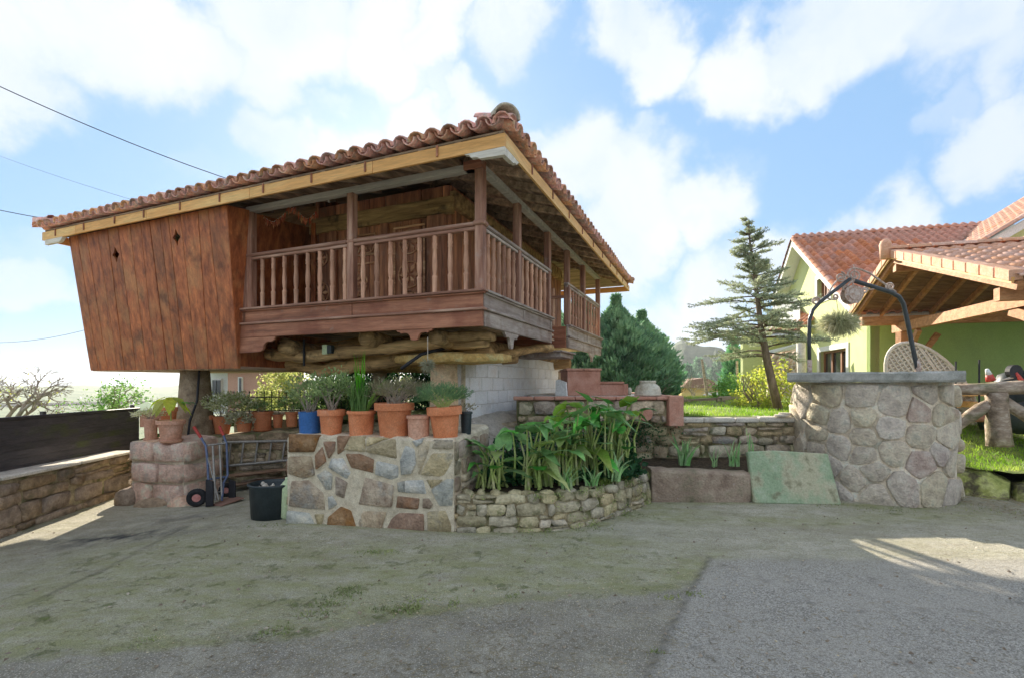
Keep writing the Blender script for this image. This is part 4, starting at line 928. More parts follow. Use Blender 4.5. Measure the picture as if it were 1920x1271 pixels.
# eaves: boards parallel to the eave, rafters below them
SL = .30
def rz_(d): return 4.115+SL*d
def clipx(d): return X0+d, X1-d
for k in range(11):
    d0 = .03+k*.16; d1 = d0+.155
    V = [(X0+d0,Y0+d0,rz_(d0)),(X1-d0,Y0+d0,rz_(d0)),(X1-d1,Y0+d1,rz_(d1)),(X0+d1,Y0+d1,rz_(d1))]; V += [(a,b,c+.02) for a,b,c in V]
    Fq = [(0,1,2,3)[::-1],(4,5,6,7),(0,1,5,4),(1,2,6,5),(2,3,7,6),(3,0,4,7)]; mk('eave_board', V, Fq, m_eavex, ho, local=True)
    V = [(X1-d0,Y0+d0,rz_(d0)),(X1-d0,Y1-d0,rz_(d0)),(X1-d1,Y1-d1,rz_(d1)),(X1-d1,Y0+d1,rz_(d1))]; V += [(a,b,c+.02) for a,b,c in V]
    mk('eave_board', V, Fq, m_eave, ho, local=True)
    V = [(X0+d0,Y0+d0,rz_(d0)),(X0+d0,Y1-d0,rz_(d0)),(X0+d1,Y1-d1,rz_(d1)),(X0+d1,Y0+d1,rz_(d1))]; V += [(a,b,c+.02) for a,b,c in V]
    mk('eave_board', V, Fq, m_eave, ho, local=True)
# closed deck further in
d0 = 1.78; AP = (X1-X0)/2
mk('roof_deck', [(X0+d0,Y0+d0,rz_(d0)),(X1-d0,Y0+d0,rz_(d0)),(X1-d0,Y1-d0,rz_(d0)),(X0+d0,Y1-d0,rz_(d0)),((X0+X1)/2,(Y0+Y1)/2,rz_(4.15)),
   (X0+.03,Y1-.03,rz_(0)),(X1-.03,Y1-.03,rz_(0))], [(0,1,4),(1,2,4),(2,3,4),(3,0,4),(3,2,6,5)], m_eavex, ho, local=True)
def raf(p, q): MB().beam(p, q, .07, .085).make('rafter', m_eave, ho, local=True)
for k in range(17):
    x = X1-.55-k*.46
    if x < X0+.4: break
    dd = min(1.7, X1-x, x-X0)
    raf((x, Y0+.04, rz_(.04)-.046), (x, Y0+dd, rz_(dd)-.046))
for k in range(17):
    y = Y0+.55+k*.46; dd = min(1.7, y-Y0, Y1-y)
    if dd > .3: raf((X1-.04, y, rz_(.04)-.046), (X1-dd, y, rz_(dd)-.046))
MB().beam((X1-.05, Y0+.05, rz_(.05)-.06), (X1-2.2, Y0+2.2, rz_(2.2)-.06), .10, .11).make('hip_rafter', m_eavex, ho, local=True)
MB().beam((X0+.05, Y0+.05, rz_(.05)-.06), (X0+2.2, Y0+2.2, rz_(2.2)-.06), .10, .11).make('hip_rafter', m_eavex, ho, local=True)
# clay tiles
def barrel(L=.42, ra=.098, rb=.08, th=.014, n=6, up=True):
    V = []; F = []; s = 1 if up else -1
    for y, r in ((0, ra if up else rb), (L, rb if up else ra)):
        for rr_ in (r, r-th):
            for k in range(n+1):
                a = pi*k/n; V.append((-cos(a)*rr_, y, s*(sin(a)*rr_*.92)))
    m1 = n+1
    for k in range(n):
        F.append((k, k+1, 2*m1+k+1, 2*m1+k)); F.append((m1+k+1, m1+k, 3*m1+k, 3*m1+k+1)); F.append((k+1, k, m1+k, m1+k+1)); F.append((2*m1+k, 2*m1+k+1, 3*m1+k+1, 3*m1+k))
    if not up: F = [f[::-1] for f in F]
    return V, F
def mesh_only(name, V, F, m, smooth=True):
    me = bpy.data.meshes.new(name); me.from_pydata([tuple(v) for v in V], [], F); me.materials.append(m)
    if smooth: me.polygons.foreach_set('use_smooth', [True]*len(me.polygons))
    return me
t_cov = mesh_only('cover_tile', *barrel(), m_tile); t_pan = mesh_only('pan_tile', *barrel(up=False), m_tile)
TP = .2; RL = .34; ang = math.atan(SL)
restV = []; restF = []
sV, sF = [], []
simple = {}
for up in (True, False):
    v, f_ = barrel(n=4, th=.014, up=up); simple[up] = (v[:5]+v[10:15], [(k, k+1, 5+k+1, 5+k) if up else (k+1, k, 5+k, 5+k+1) for k in range(4)])
ntile = 0
def slope_tiles(orig, ex, ey, width, half, indiv_rows):
    """orig: corner at eave; ex along the eave, ey up the slope (horizontal)"""
    global ntile
    ex = Vector(ex); ey = Vector(ey); ncol = int(width/TP); tp = width/ncol
    yaw = atan2(ex.y, ex.x)
    for c in range(ncol*2+1):
        up = c % 2 == 0; s = c*tp/2
        lim = min(s, width-s)
        rows = max(1, int((lim+.05)/RL)+1) if lim < half else int(half/RL)
        for r in range(rows):
            d = r*RL-.085+random.uniform(-.012,.012)
            p = Vector(orig)+ex*s+ey*d; p.z = rz_(d)+(.062 if up else .112)+.02
            j = random.uniform(-.02,.02)
            if r < indiv_rows.get(up, 0):
                o = link('cover_tile' if up else 'pan_tile', t_cov if up else t_pan, None, ho, p, (ang-.02+random.uniform(-.02,.02), random.uniform(-.05,.05), yaw+j*1.5)); ntile += 1
            else:
                v, f_ = simple[up]; Mx = Matrix.Translation(p) @ Matrix.Rotation(yaw+j, 4, 'Z') @ Matrix.Rotation(ang-.02, 4, 'X'); b = len(restV)
                restV.extend([Mx @ Vector(q) for q in v]); restF.extend([tuple(i+b for i in q) for q in f_])
W = X1-X0; Dp = Y1-Y0
slope_tiles((X0,Y0,0), (1,0,0), (0,1,0), W, 4.1, {True:2, False:1})
slope_tiles((X1,Y0,0), (0,1,0), (-1,0,0), Dp, 4.1, {True:2, False:1})
slope_tiles((X1,Y1,0), (-1,0,0), (0,-1,0), W, 4.1, {})
slope_tiles((X0,Y1,0), (0,-1,0), (1,0,0), Dp, 4.1, {})
tag(mk('roof_tiles', restV, restF, m_tile, ho, local=True, smooth=True), kind='stuff')
def hip(x, y, sx, sy, n, big=1.0, m=m_tile, d0=-.05):
    me = mesh_only('hip_tile', *barrel(L=.46*big, ra=.125*big, rb=.10*big, th=.018), m); yaw = atan2(sy, sx)-pi/2; a2 = math.atan(SL/1.414)
    for k in range(n):
        d = d0+k*.28; link('hip_tile', me, None, ho, (x+sx*d, y+sy*d, rz_(d)+.13), (a2, 0, yaw))
hip(X1, Y0, -1, 1, 13, d0=.30); hip(X0, Y0, 1, 1, 14); hip(X1, Y1, -1, -1, 14); hip(X0, Y1, 1, -1, 14)
me = mesh_only('hip_end_tile', *barrel(L=.48, ra=.145, rb=.12, th=.02, n=10), m_tileend)
link('hip_end_tile', me, None, ho, (X1+.04, Y0-.04, 4.225), (.22, 0, radians(45)))
mb = MB(); mb.lathe([(.11,0),(.112,.02),(.09,.05)], 12); 
# body of the granary inside the balcony
bx0, bx1, by0 = -3.36, -.98, .95
k = 0; x = bx0; wd = [.34,.30,.36,.28,.33,.31,.35,.29,.34,.32,.36,.30,.4]
while x < bx1-.02:
    w = min(wd[k % 13], bx1-x); hb('wall_plank', x+.004, x+w-.004, by0+random.uniform(-.008,.008), by0+.06, 2.40, 4.36, m_inner, bevel=.01); x += w; k += 1
y = by0+.062
while y < 6.3:
    w = random.uniform(.28,.36); hb('wall_plank', bx1-.06+random.uniform(-.006,.006), bx1, y+.004, y+w-.004, 2.40, 4.38, m_inner, bevel=.01); y += w
hb('back_wall', -7.2, bx1, 6.3, 6.36, 2.4, 4.3, m_inner)
# big timbers on the body: sill, lintel, corner studs
hb('lintel', -3.5, -.90, by0-.05, by0+.02, 3.94, 4.18, m_log); hb('corner_stud', -1.30, -1.02, by0-.075, by0+.02, 2.40, 3.935, m_inner)
hb('sill_beam', -3.5, -1.32, by0-.04, by0-.01, 2.40, 2.58, m_inner); hb('wall_plate', -1.0, -.90, by0+.03, 6.3, 4.05, 4.28, m_log)
for x in (-2.05, -3.02): hb('stud', x-.07, x+.07, by0-.06, by0-.01, 2.59, 3.935, m_inner)
# carved panels with rosettes (geometric relief)
def rosette(cx, cz, r, n=6):
    mb = MB()
    for i in range(n):
        a = 2*pi*i/n; c, s = cos(a), sin(a)
        pts = [(cx+c*r*.15, cz+s*r*.15), (cx+cos(a-.3)*r*.6, cz+sin(a-.3)*r*.6), (cx+c*r*.95, cz+s*r*.95), (cx+cos(a+.3)*r*.6, cz+sin(a+.3)*r*.6)]
        mb.prism([(p[0], by0-.028, p[1]) for p in pts], (0,.02,0))
    R = []
    for i in range(21): a = 2*pi*i/20; R.append((cx+cos(a)*r, by0-.02, cz+sin(a)*r))
    mb.tube(R, .012, 5, cap=False); mb.make('carved_rosette', m_carve, ho, local=True)
for cx, cz, r in ((-1.62,3.62,.17),(-1.62,3.15,.19),(-2.58,3.1,.20),(-2.62,3.66,.12),(-2.36,3.66,.12),(-3.28,3.55,.13),(-1.62,2.8,.12),(-2.5,2.74,.12),(-3.28,3.0,.16)): rosette(cx, cz, r)
for (x0, x1, z0, z1) in ((-2.80,-2.22,3.50,3.83),(-1.9,-1.36,2.65,3.86),(-2.85,-2.2,2.62,3.40)):
    for a in ((x0,x1,z0,z0+.03),(x0,x1,z1-.03,z1),(x0,x0+.03,z0+.031,z1-.031),(x1-.03,x1,z0+.031,z1-.031)): hb('panel_moulding', a[0], a[1], by0-.03, by0-.008, a[2], a[3], m_carve)
# open doorway at the left with a dark room
hb('door_frame', -3.42, -3.345, by0-.09, by0-.055, 2.40, 4.1, m_boxplank)
hb('room_wall', -7.3, -2.6, 3.6, 3.65, 2.40, 4.6, m_inner); hb('room_wall', -3.42, -3.37, .96, 3.6, 2.40, 4.6, m_inner)
# ---- the closed plank box at the left (its faces lean outwards)
FB = Vector((-3.93, 0, 1.80)), Vector((-7.565, 0, 1.80)); FT = Vector((-3.68, -.36, 4.0)), Vector((-7.45, -.36, 4.0))
ed = [0,.10,.155,.255,.325,.375,.44,.495,.565,.645,.715,.785,.865,.935,1]
ed2 = [0,.075,.17,.245,.32,.375,.43,.515,.575,.65,.735,.785,.865,.935,1]   # right -> left at top/bottom
nrmB = Vector((0, -2.2, -.36)).normalized()
def bp(t, h): return FB[0].lerp(FB[1], t).lerp(FT[0].lerp(FT[1], t), h)
holes = {3: .86, 9: .83}
for i in range(14):
    e0, e1 = 1-ed[14-i], 1-ed[13-i]
    e0, e1 = ed[i], ed[i+1]; g0, g1 = ed2[i]+.0012, ed2[i+1]-.0012; e0 += .0012; e1 -= .0012
    jit = random.uniform(0, .006); o = nrmB*jit
    def q(t, h): # t in 0..1 across the plank
        return bp(lerp(lerp(g0, g1, t), lerp(e0, e1, t), h), h)+o
    TH = -nrmB*.03
    if i in (3, 9):
        hc = .865 if i == 3 else .82
        st_ = [(.5,.055),(.36,.022),(.16,0),(.36,-.022),(.5,-.055),(.64,-.022),(.84,0),(.64,.022)]
        L_ = [(0,1),(.5,1)]+[(a, hc+b) for a, b in st_[:5]]+[(.5,0),(0,0)]
        R_ = [(.5,1),(1,1),(1,0),(.5,0)]+[(a, hc+b) for a, b in (st_[4],st_[5],st_[6],st_[7],st_[0])]
        mb = MB()
        for S_ in (L_, R_): mb.prism([q(a, b) for a, b in S_][::-1], TH)
        mb.make('plank', m_boxplank, ho, local=True)
    else:
        mb = MB(); mb.prism([q(0,0), q(0,1), q(1,1), q(1,0)], TH); mb.make('plank', m_boxplank, ho, local=True, bevel=.004)
# flank, left side, bottom and back of the box
mb = MB(); mb.prism([FB[0]+Vector((.002,.0,0)), FT[0]+Vector((.002,0,0)), Vector((-3.70,.0,4.05)), Vector((-3.935,.04,1.80))], (-.03,0,0)); mb.make('flank_board', m_boxplank, ho, local=True)
mk('flank_board', [FB[0]+Vector((-.03,.03,0)), FT[0]+Vector((-.03,.03,0)), (-3.72,1.7,4.2), (-3.95,1.7,1.8)], [(0,1,2,3)], m_boxplank, ho, local=True)
for k in range(8):
    t0, t1 = k/8+.003, (k+1)/8-.003
    def w_(t, z): return Vector((lerp(-7.565,-7.45,(z-1.8)/2.2)-.003, lerp(.03, 1.9, t)+(0 if t > .02 else lerp(0,-.36,(z-1.8)/2.2)), z))
    mb = MB(); mb.prism([w_(t0,1.8), w_(t1,1.8), w_(t1,4.05), w_(t0,4.0)], (.03,0,0)); mb.make('side_plank', m_boxplank, ho, local=True)
hb('box_floor', -7.54, -3.95, .02, 1.9, 1.79, 1.83, m_eave); hb('box_backwall', -7.5, -3.97, 1.86, 1.9, 1.84, 4.3, m_inner)
# crooked beams under the floor
def log(pts, r, m=m_log, n=9):
    P2 = [Vector(p) for p in pts]; out = []; rr_ = []
    for i in range(len(P2)-1):
        for s in range(4): out.append(P2[i].lerp(P2[i+1], s/4)+Vector((0, random.uniform(-.012,.012), random.uniform(-.015,.015)))); rr_.append(r*(lerp(1, .86, i/len(P2))+random.uniform(-.06,.06)))
    out.append(P2[-1]); rr_.append(r*.8)
    mb = MB(); mb.tube(out, rr_, n, noise=.07); return mb.make('floor_beam', m, ho, local=True, smooth=True)
log([(-3.9,.5,2.03),(-3.1,.55,1.98),(-2.2,.6,2.06),(-1.2,.6,2.10),(-.2,.55,2.12)], .095)
log([(-5.2,.95,1.95),(-3.9,.95,1.90),(-3.3,.95,1.80),(-2.6,.95,1.86),(-1.6,.95,1.97),(-.3,.9,1.99)], .12)
log([(-4.0,1.25,2.12),(-2.4,1.2,2.2),(-.8,1.2,2.17)], .11); log([(-6.9,2.3,2.05),(-3,2.3,2.0),(-.5,2.3,2.0)], .13)
log([(-3.35,.25,2.14),(-3.3,1.4,2.0),(-3.3,3.2,1.95),(-3.3,5.8,1.95)], .12); log([(-1.9,.3,2.2),(-1.9,2.6,2.12),(-1.9,5.8,2.1)], .11)
log([(-.75,.2,2.17),(-.72,.9,2.12),(-.7,2.8,2.15),(-.7,6.0,2.1)], .10)
log([(-6.6,5.2,1.98),(-3,5.2,1.95),(-.4,5.2,2.0)], .14)
log([(-.65,1.9,2.02),(-.3,2.3,2.13),(.02,2.6,2.16)], .07)
hb('iron_strap', -3.13, -3.10, .42, .44, 1.84, 2.23, m_cable, bevel=0)
# rough blocks over the near pillar
def lump(name, x0, x1, y0, y1, z0, z1, m, parent=ho, amp=.03, n=5, pw=3):
    V = []; F = []; nx = 8
    for i in range(nx+1):
        x = lerp(x0, x1, i/nx); e = .55+.45*min(1, 2.6*min(i, nx-i)/nx)
        for k in range(10):
            a = 2*pi*k/10; ca, sa = cos(a), sin(a); p_ = (abs(ca)**pw+abs(sa)**pw)**(-1/pw)
            V.append((x+random.uniform(-amp, amp)*.3, (y0+y1)/2+(y1-y0)/2*ca*p_*e+random.uniform(-amp, amp)*.4, (z0+z1)/2+(z1-z0)/2*sa*p_*lerp(1,e,.5)+random.uniform(-amp, amp)*.4))
    for i in range(nx):
        for k in range(10): F.append((i*10+k, i*10+(k+1) % 10, (i+1)*10+(k+1) % 10, (i+1)*10+k))
    F.append(tuple(range(9,-1,-1))); F.append(tuple(nx*10+k for k in range(10)))
    return mk(name, V, F, m, parent, local=True, smooth=True)
lump('pillar_cap_stone', -1.66, -.12, .42, 1.38, 1.84, 2.0, m_pegorange, pw=9)
lump('bearing_block', -1.25, -.55, .5, 1.2, 2.02, 2.13, m_log); lump('bearing_block', -.95, -.12, .35, .75, 2.10, 2.24, m_log)
# stone pillars
def pillar(name, x, y, z0, z1, wb, wt_, m):
    mb = MB(); V=[];F=[]; n=10
    for i in range(n+1):
        t = i/n; w = lerp(wb, wt_, t**.8); 
        for k in range(12):
            a = 2*pi*(k+.5)/12; ca, sa = cos(a), sin(a); p_ = (abs(ca)**4+abs(sa)**4)**(-.25)
            V.append((x+w/2*ca*p_+random.uniform(-.006,.006), y+w/2*sa*p_+random.uniform(-.006,.006), lerp(z0, z1, t)))
    for i in range(n):
        for k in range(12): F.append((i*12+k, i*12+(k+1)%12, (i+1)*12+(k+1)%12, (i+1)*12+k))
    F.append(tuple(range(11,-1,-1))); F.append(tuple(n*12+k for k in range(12)))
    return mk(name, V, F, m, ho, local=True, smooth=True)
pillar('stone_pillar', -1.0, .9, .6, 1.85, .44, .36, m_pegorange)
pillar('stone_pillar', -5.52, .45, -.3, 1.80, .62, .36, m_pegollo)
pillar('stone_pillar', -5.5, 5.3, .5, 1.85, .5, .36, m_pegollo); pillar('stone_pillar', -.9, 5.6, .8, 1.85, .46, .36, m_pegollo)
# small switch box on the beam
hb('switch_box', -2.78, -2.68, .43, .50, 2.00, 2.14, m_paleg); hb('switch_cover', -2.68, -2.60, .42, .49, 2.01, 2.13, m_darkpot)

# the block wall under the granary
bw = thing('block_wall', 'unpainted concrete block wall under the granary beside the ochre pillar', 'wall', HW(-.75, 3, .9), HRZ)
ROOTM[bw.name] = Matrix.Translation(HW(-.75, 3, .9)) @ Matrix.Rotation(HRZ, 4, 'Z')
box('joint_mortar', -.15, -.006, -2.1, 3.0, -.2, 1.17, m_blockj, bw)
for r in range(6):
    y = -2.08-(.2 if r % 2 else 0)
    while y < 3.0:
        y0 = max(y, -2.08); y1 = min(y+.39, 3.0)
        if y1-y0 > .05: box('block', -.01, .003+random.uniform(0,.004), y0+.004, y1-.004, -.03+r*.2+.004, .17+r*.2-.004, m_block, bw, bevel=.004)
        y += .4
box('jamb_brick', -.02, .016, -2.10, -2.02, .0, 1.0, m_tan, bw)
# block return behind the ochre pillar
# plastered rock at its foot
def rock(name, pts_fn, nu, nv, m, lab=None, cat=None, kind=None, parent=None):
    V=[];F=[]
    for j in range(nv+1):
        for i in range(nu+1): V.append(pts_fn(i/nu, j/nv))
    for j in range(nv):
        for i in range(nu): a=j*(nu+1)+i; F.append((a,a+1,a+nu+2,a+nu+1))
    o = mk(name, V, F, m, parent, smooth=True)
    return tag(o, lab, cat, kind=kind) if parent is None else o
def rockf(s, t):
    a = HW(-1.05, .75, 0); b = HW(-.75, 3.2, 0)
    x0 = lerp(-.72, 1.1, s); y0 = lerp(5.95, 6.9, s)
    b_ = HW(lerp(-1.1,-.74, min(1,s*3)), lerp(.7, 3.4, s), 0)
    x = lerp(x0, b_.x, t); y = lerp(y0, b_.y, t); z = lerp(.55, 1.12, sm(t*1.1)) + .07*sin(s*9+t*3)*sin(pi*t)+.05*sin(s*23+t*11)*sin(pi*t)
    return (x, y, z)
rock('plastered_rock', rockf, 26, 18, m_mound, 'pale lumpy rock sloping down from the block wall behind the big leafy plants', 'rock')

# ------------------------------------------------------------------ LEFT SIDE: plinth, wall, fence
pt = thing('stone_plinth', 'square plinth of pinkish dressed stones carrying two flowerpots beside the left pillar', 'plinth', (-5.2, 7.3, -.2))
f0 = Vector((-5.68, 7.08)); f1 = Vector((-4.76, 6.88)); dd = (f1-f0).normalized(); nn = Vector((dd.y, -dd.x))
def pf_(s, z, o=0): q = f0+dd*s+nn*o; return Vector((q.x, q.y, z))
def f_end(s, z, o=0): q = f1-nn*s+dd*o; return Vector((q.x, q.y, z))
mb = MB(); mb.prism([pf_(.0,-.3,-.02), pf_(.93,-.3,-.02), Vector((*(f1-nn*.7), -.3)), Vector((*(f0-nn*.7), -.3))], (0,0,1.02)); mb.make('core', m_mortar, pt)
Lp = (f1-f0).length
rows = [(-.26,.12),(.13,.42),(.43,.73)]
cellsP = []
for r, (z0, z1) in enumerate(rows):
    cuts = [[0,.40,.94],[0,.52,.94],[0,.45,.94]][r]
    for a, b in zip(cuts[:-1], cuts[1:]): cellsP.append([(a,z0),(b,z0),(b,z1),(a,z1)])
lay('stone', cellsP, pf_, m_plinth, pt, depth=.05, gap=.008, cham=(.08,.05), jit=.4, dome=.1)
lay('stone', [[(0,z0),(.68,z0),(.68,z1),(0,z1)] for z0, z1 in rows], f_end, m_plinth, pt, depth=.04, gap=.008, cham=(.08,.05))
lay('stone', [[(-.15,-.3),(.15,-.28),(.17,-.05),(.05,.08),(-.12,.0)],[(.2,-.3),(.75,-.3),(.7,-.1),(.45,-.06),(.22,-.12)],[(.78,-.3),(1.2,-.3),(1.15,-.12),(.95,.0),(.74,-.1)]], pf_, [m_leftst, m_mix, m_plinth], pt, depth=.16, gap=.01, cham=(.3,.06))
lay('top_stone', [[(.0,.0),(.45,0),(.45,.66),(0,.66)],[(.46,0),(.94,0),(.94,.66),(.46,.66)]], lambda s, y, o=0: Vector((*(f0+dd*s-nn*y), .715+o)), m_plinth, pt, depth=.03, gap=.006, cham=(.08,.04), dome=.0)

lw = thing('boundary_wall', 'long low wall of warm brown stones with sunlit concrete top under the dark fence', 'wall', (-6.1, 6, -.2))
pA = Vector((-5.52, 3.0)); pB = Vector((-6.35, 8.1)); fw2, LL, nL = wall_plane(pA, pB, -.22)
# outward must face the driveway (to the right)
def flw(s, z, o=0):
    d = (pB-pA).normalized(); n2 = Vector((d.y, -d.x)); q = pA+d*s+n2*o; return Vector((q.x, q.y, -.24+z))
nLw = Vector(((pB-pA).normalized().y, -(pB-pA).normalized().x))
core_wall(MB(), pA+nLw*-.02, pB+nLw*-.02, -.5, .50, .42, .42, nLw, segs=30).make('mortar', m_joint, lw)
S = rubble_sites(LL, .62, .48, .20, .3, .2)
lay('stone', coursed(LL, .66, .46, .19, .03), flw, m_leftst, lw, depth=.03, gap=.008, cham=(.13,.04), jit=.5, dome=.05, top=.93)
k = 0; s = 0
while s < LL-.3:
    l = 1.25; l = min(l, LL-s); mb = MB(); a = flw(s+.004,0,.05); b = flw(s+l-.004,0,.05); c2 = flw(s+l-.004,0,-.40); d2 = flw(s+.004,0,-.40)
    for p_, t_ in ((a,s),(b,s+l),(c2,s+l),(d2,s)): p_.z = lerp(.50,.42,t_/LL)
    mb.prism([a,b,c2,d2], (0,0,.045)); mb.make('cap_slab', m_cap, lw, bevel=.01); s += l
fn = thing('board_fence', 'dark anthracite horizontal board fence standing on the low stone wall', 'fence', (-6.5, 6, .45))
fa = flw(-1.2, 0, -.30); d_ = (pB-pA).normalized(); fb = flw(LL, 0, -.32)+Vector((d_.x,d_.y,0))*.55
for r in range(7):
    z = .52+r*.098; MB().beam((fa.x, fa.y, z-.01), (fb.x, fb.y, z-.06), .025, .0975).make('fence_board', m_fence, fn, bevel=.002)
MB().beam((fa.x+nLw.x*-.016, fa.y, .85), (fb.x+nLw.x*-.016, fb.y, .80), .006, .66).make('backing_sheet', m_fence, fn)
MB().beam((fa.x, fa.y, 1.175), (fb.x, fb.y, 1.125), .06, .04).make('top_rail', m_fence, fn, bevel=.006)
for t in (.02,.36,.70,.985):
    q = fa.lerp(fb, t); box('fence_post', q.x-.07, q.x-.02, q.y-.025, q.y+.025, .48, 1.2, m_fence, fn, local=False)
# ------------------------------------------------------------------ BACK WALL under the granary, railing
bk = thing('earth_retaining_wall', 'brown stone wall under the granary with a row of pots on top and a ladder hung on it', 'wall', (-4, 8.4, 0))
k0 = Vector((-5.22, 7.75)); k1 = Vector((-.95, 9.1)); fk, LK, nK = wall_plane(k0, k1, -.2)
core_wall(MB(), k0, k1, -.5, .70, .92, .45, nK, segs=30).make('earth_core', m_joint, bk)
lay('stone', coursed(LK, .93, .42, .22, .03), fk, [m_retain, m_leftst, m_retain], bk, depth=.03, gap=.006, cham=(.2,.04), dome=.05, top=.92)
def fkt(s, o=0): q = fk(s, 0, o); return Vector((q.x, q.y, lerp(.70,.92, s/LK)+.012))
# ladder
ld = thing('ladder', 'old aluminium ladder hanging sideways on the wall under the granary', 'ladder', (-4.2, 7.9, .5))
def lp(u, v, o=.07):
    # on the plane of the wall
    r = (u-CU)/FPX; d = (k1-k0).normalized(); q = k0+nK*o
    s = (r*q.y-q.x)/(d.x-r*d.y); x = q.x+d.x*s; y = q.y+d.y*s; return Vector((x, y, EYE+(HV-v)/FPX*y))
MB().tube([lp(388,829), lp(562,825)], .022, 8).make('side_rail', m_alu, ld); MB().tube([lp(388,876), lp(562,860)], .022, 8).make('side_rail', m_alu, ld)
for u in (408,432,456,482,508,533,555): MB().tube([lp(u+1,829,.075), lp(u-4 if u > 400 else u,872-(u-400)*.06,.075)], .016, 8).make('rung', m_alu, ld)
# pile of old planks behind the tub
pp = thing('plank_pile', 'loose old planks lying at the foot of the wall behind the black tub', 'planks', (-4.1, 7.9, -.1))
for k in range(6):
    q0 = fk(.55+random.uniform(0,.2), 0, .25+.13*(k % 3)); q1 = fk(2.6+random.uniform(-.2,.3), 0, .22+.13*(k % 3)); z = .03+.045*(k//3)+.10*(k//3)
    MB().beam((q0.x,q0.y,z-.10+.03*(k%3)), (q1.x,q1.y,z+.10), .12, .028).make('plank', m_plainwood, pp, bevel=.003)
box('low_bench_stone', -4.3, -3.0, 7.75, 8.0, -.2, -.02, m_plainwood, pp, local=False)
# railing with spear points behind, and its low wall
rl = thing('iron_railing', 'black iron railing with spear tips on a low stone wall behind the granary', 'railing', (-4.5, 12, .9))
ra_, rb_ = Vector((-6.2,10.6)), Vector((-2.0,12.4)); dR = (rb_-ra_).normalized(); Lr_ = (rb_-ra_).length
k = 0; s = 0
while s < Lr_:
    q = ra_+dR*s; MB().tube([(q.x,q.y,.85),(q.x,q.y,1.33),(q.x,q.y,1.36),(q.x,q.y,1.42)], [.010,.010,.02,.002], 5).make('railing_bar', m_cable, rl); s += .15
for z in (.95,1.26): MB().beam((*ra_,z), (*rb_,z), .02, .025).make('rail_bar', m_cable, rl, bevel=0)
tag(mk('railing_base_wall', *(lambda mb: (mb.V, mb.F))(core_wall(MB(), ra_, rb_, .2, .92, .92, .3, Vector((dR.y,-dR.x)))), m_retain), 'low grey stone wall under the iron railing behind the granary', 'wall')

# ------------------------------------------------------------------ VEGETATION HELPERS
def leafmesh(name, pts, dirs, L, Wd, m, parent=None, fold=.25, droop=.2, kind=None, local=False):
    """two-triangle-pair leaves: arrays of base points and directions"""
    pts = np.asarray(pts, float); dirs = np.asarray(dirs, float); n = len(pts)
    dirs = dirs/np.maximum(np.linalg.norm(dirs, axis=1, keepdims=True), 1e-6)
    r = rng.normal(size=(n,3)); side = np.cross(dirs, r); side /= np.maximum(np.linalg.norm(side, axis=1, keepdims=True), 1e-6); up = np.cross(side, dirs)
    L_ = (np.asarray(L)*rng.uniform(.7,1.3,n))[:,None]; W_ = (np.asarray(Wd)*rng.uniform(.8,1.2,n))[:,None]
    tip = pts+dirs*L_+np.array([0,0,-1])*L_*droop*rng.uniform(0,1,(n,1)); mid = pts+dirs*L_*.5+up*W_*fold
    a = mid+side*W_*.5-up*W_*fold; b = mid-side*W_*.5-up*W_*fold
    V = np.stack([pts, a, tip, b], 1).reshape(-1,3); i = np.arange(n)[:,None]*4; F = np.concatenate([i, i+1, i+2, i+3], 1)
    return mk(name, V, F, m, parent, local=local)
def blades(name, bases, H, spread, m, parent=None, w=.012, segs=3, lean=None, local=False):
    V = []; F = []
    for (x, y, z) in bases:
        a = random.uniform(0, 2*pi); sp = spread*random.uniform(.2,1.2); h = H*random.uniform(.5,1.15); ww = w*random.uniform(.7,1.3)
        dx, dy = cos(a)*sp, sin(a)*sp
        if lean: dx += lean[0]; dy += lean[1]
        ax, ay = -sin(a)*ww/2, cos(a)*ww/2; b = len(V)
        tw = random.uniform(0, pi); ax, ay = cos(tw)*ww/2, sin(tw)*ww/2
        for i in range(segs+1):
            t = i/segs; wt_ = (1-t**2)**.6 if i < segs else .05; px = x+dx*h*t**1.7; py = y+dy*h*t**1.7; pz = z+h*(t-.28*sp*t**3)
            V += [(px-ax*wt_, py-ay*wt_, pz), (px+ax*wt_, py+ay*wt_, pz)]
        for i in range(segs): F.append((b+2*i, b+2*i+1, b+2*i+3, b+2*i+2))
    return mk(name, np.array(V), np.array(F), m, parent, local=local)
def pot_mesh(R, r, h, rim=.14, rimh=.22, m=m_terra, name='pot'):
    rb = R*.9
    prof_ = [(r,0),(r+(rb-r)*(1-rimh),h*(1-rimh)),(R,h*(1-rimh)+.002),(R*1.01,h*(1-.02)),(R*.985,h),(R*.90,h),(R*.87,h*.93)] if rimh > 0 else [(r,0),(R*.985,h*.97),(R,h),(R*.95,h),(R*.93,h*.93)]
    return prof_
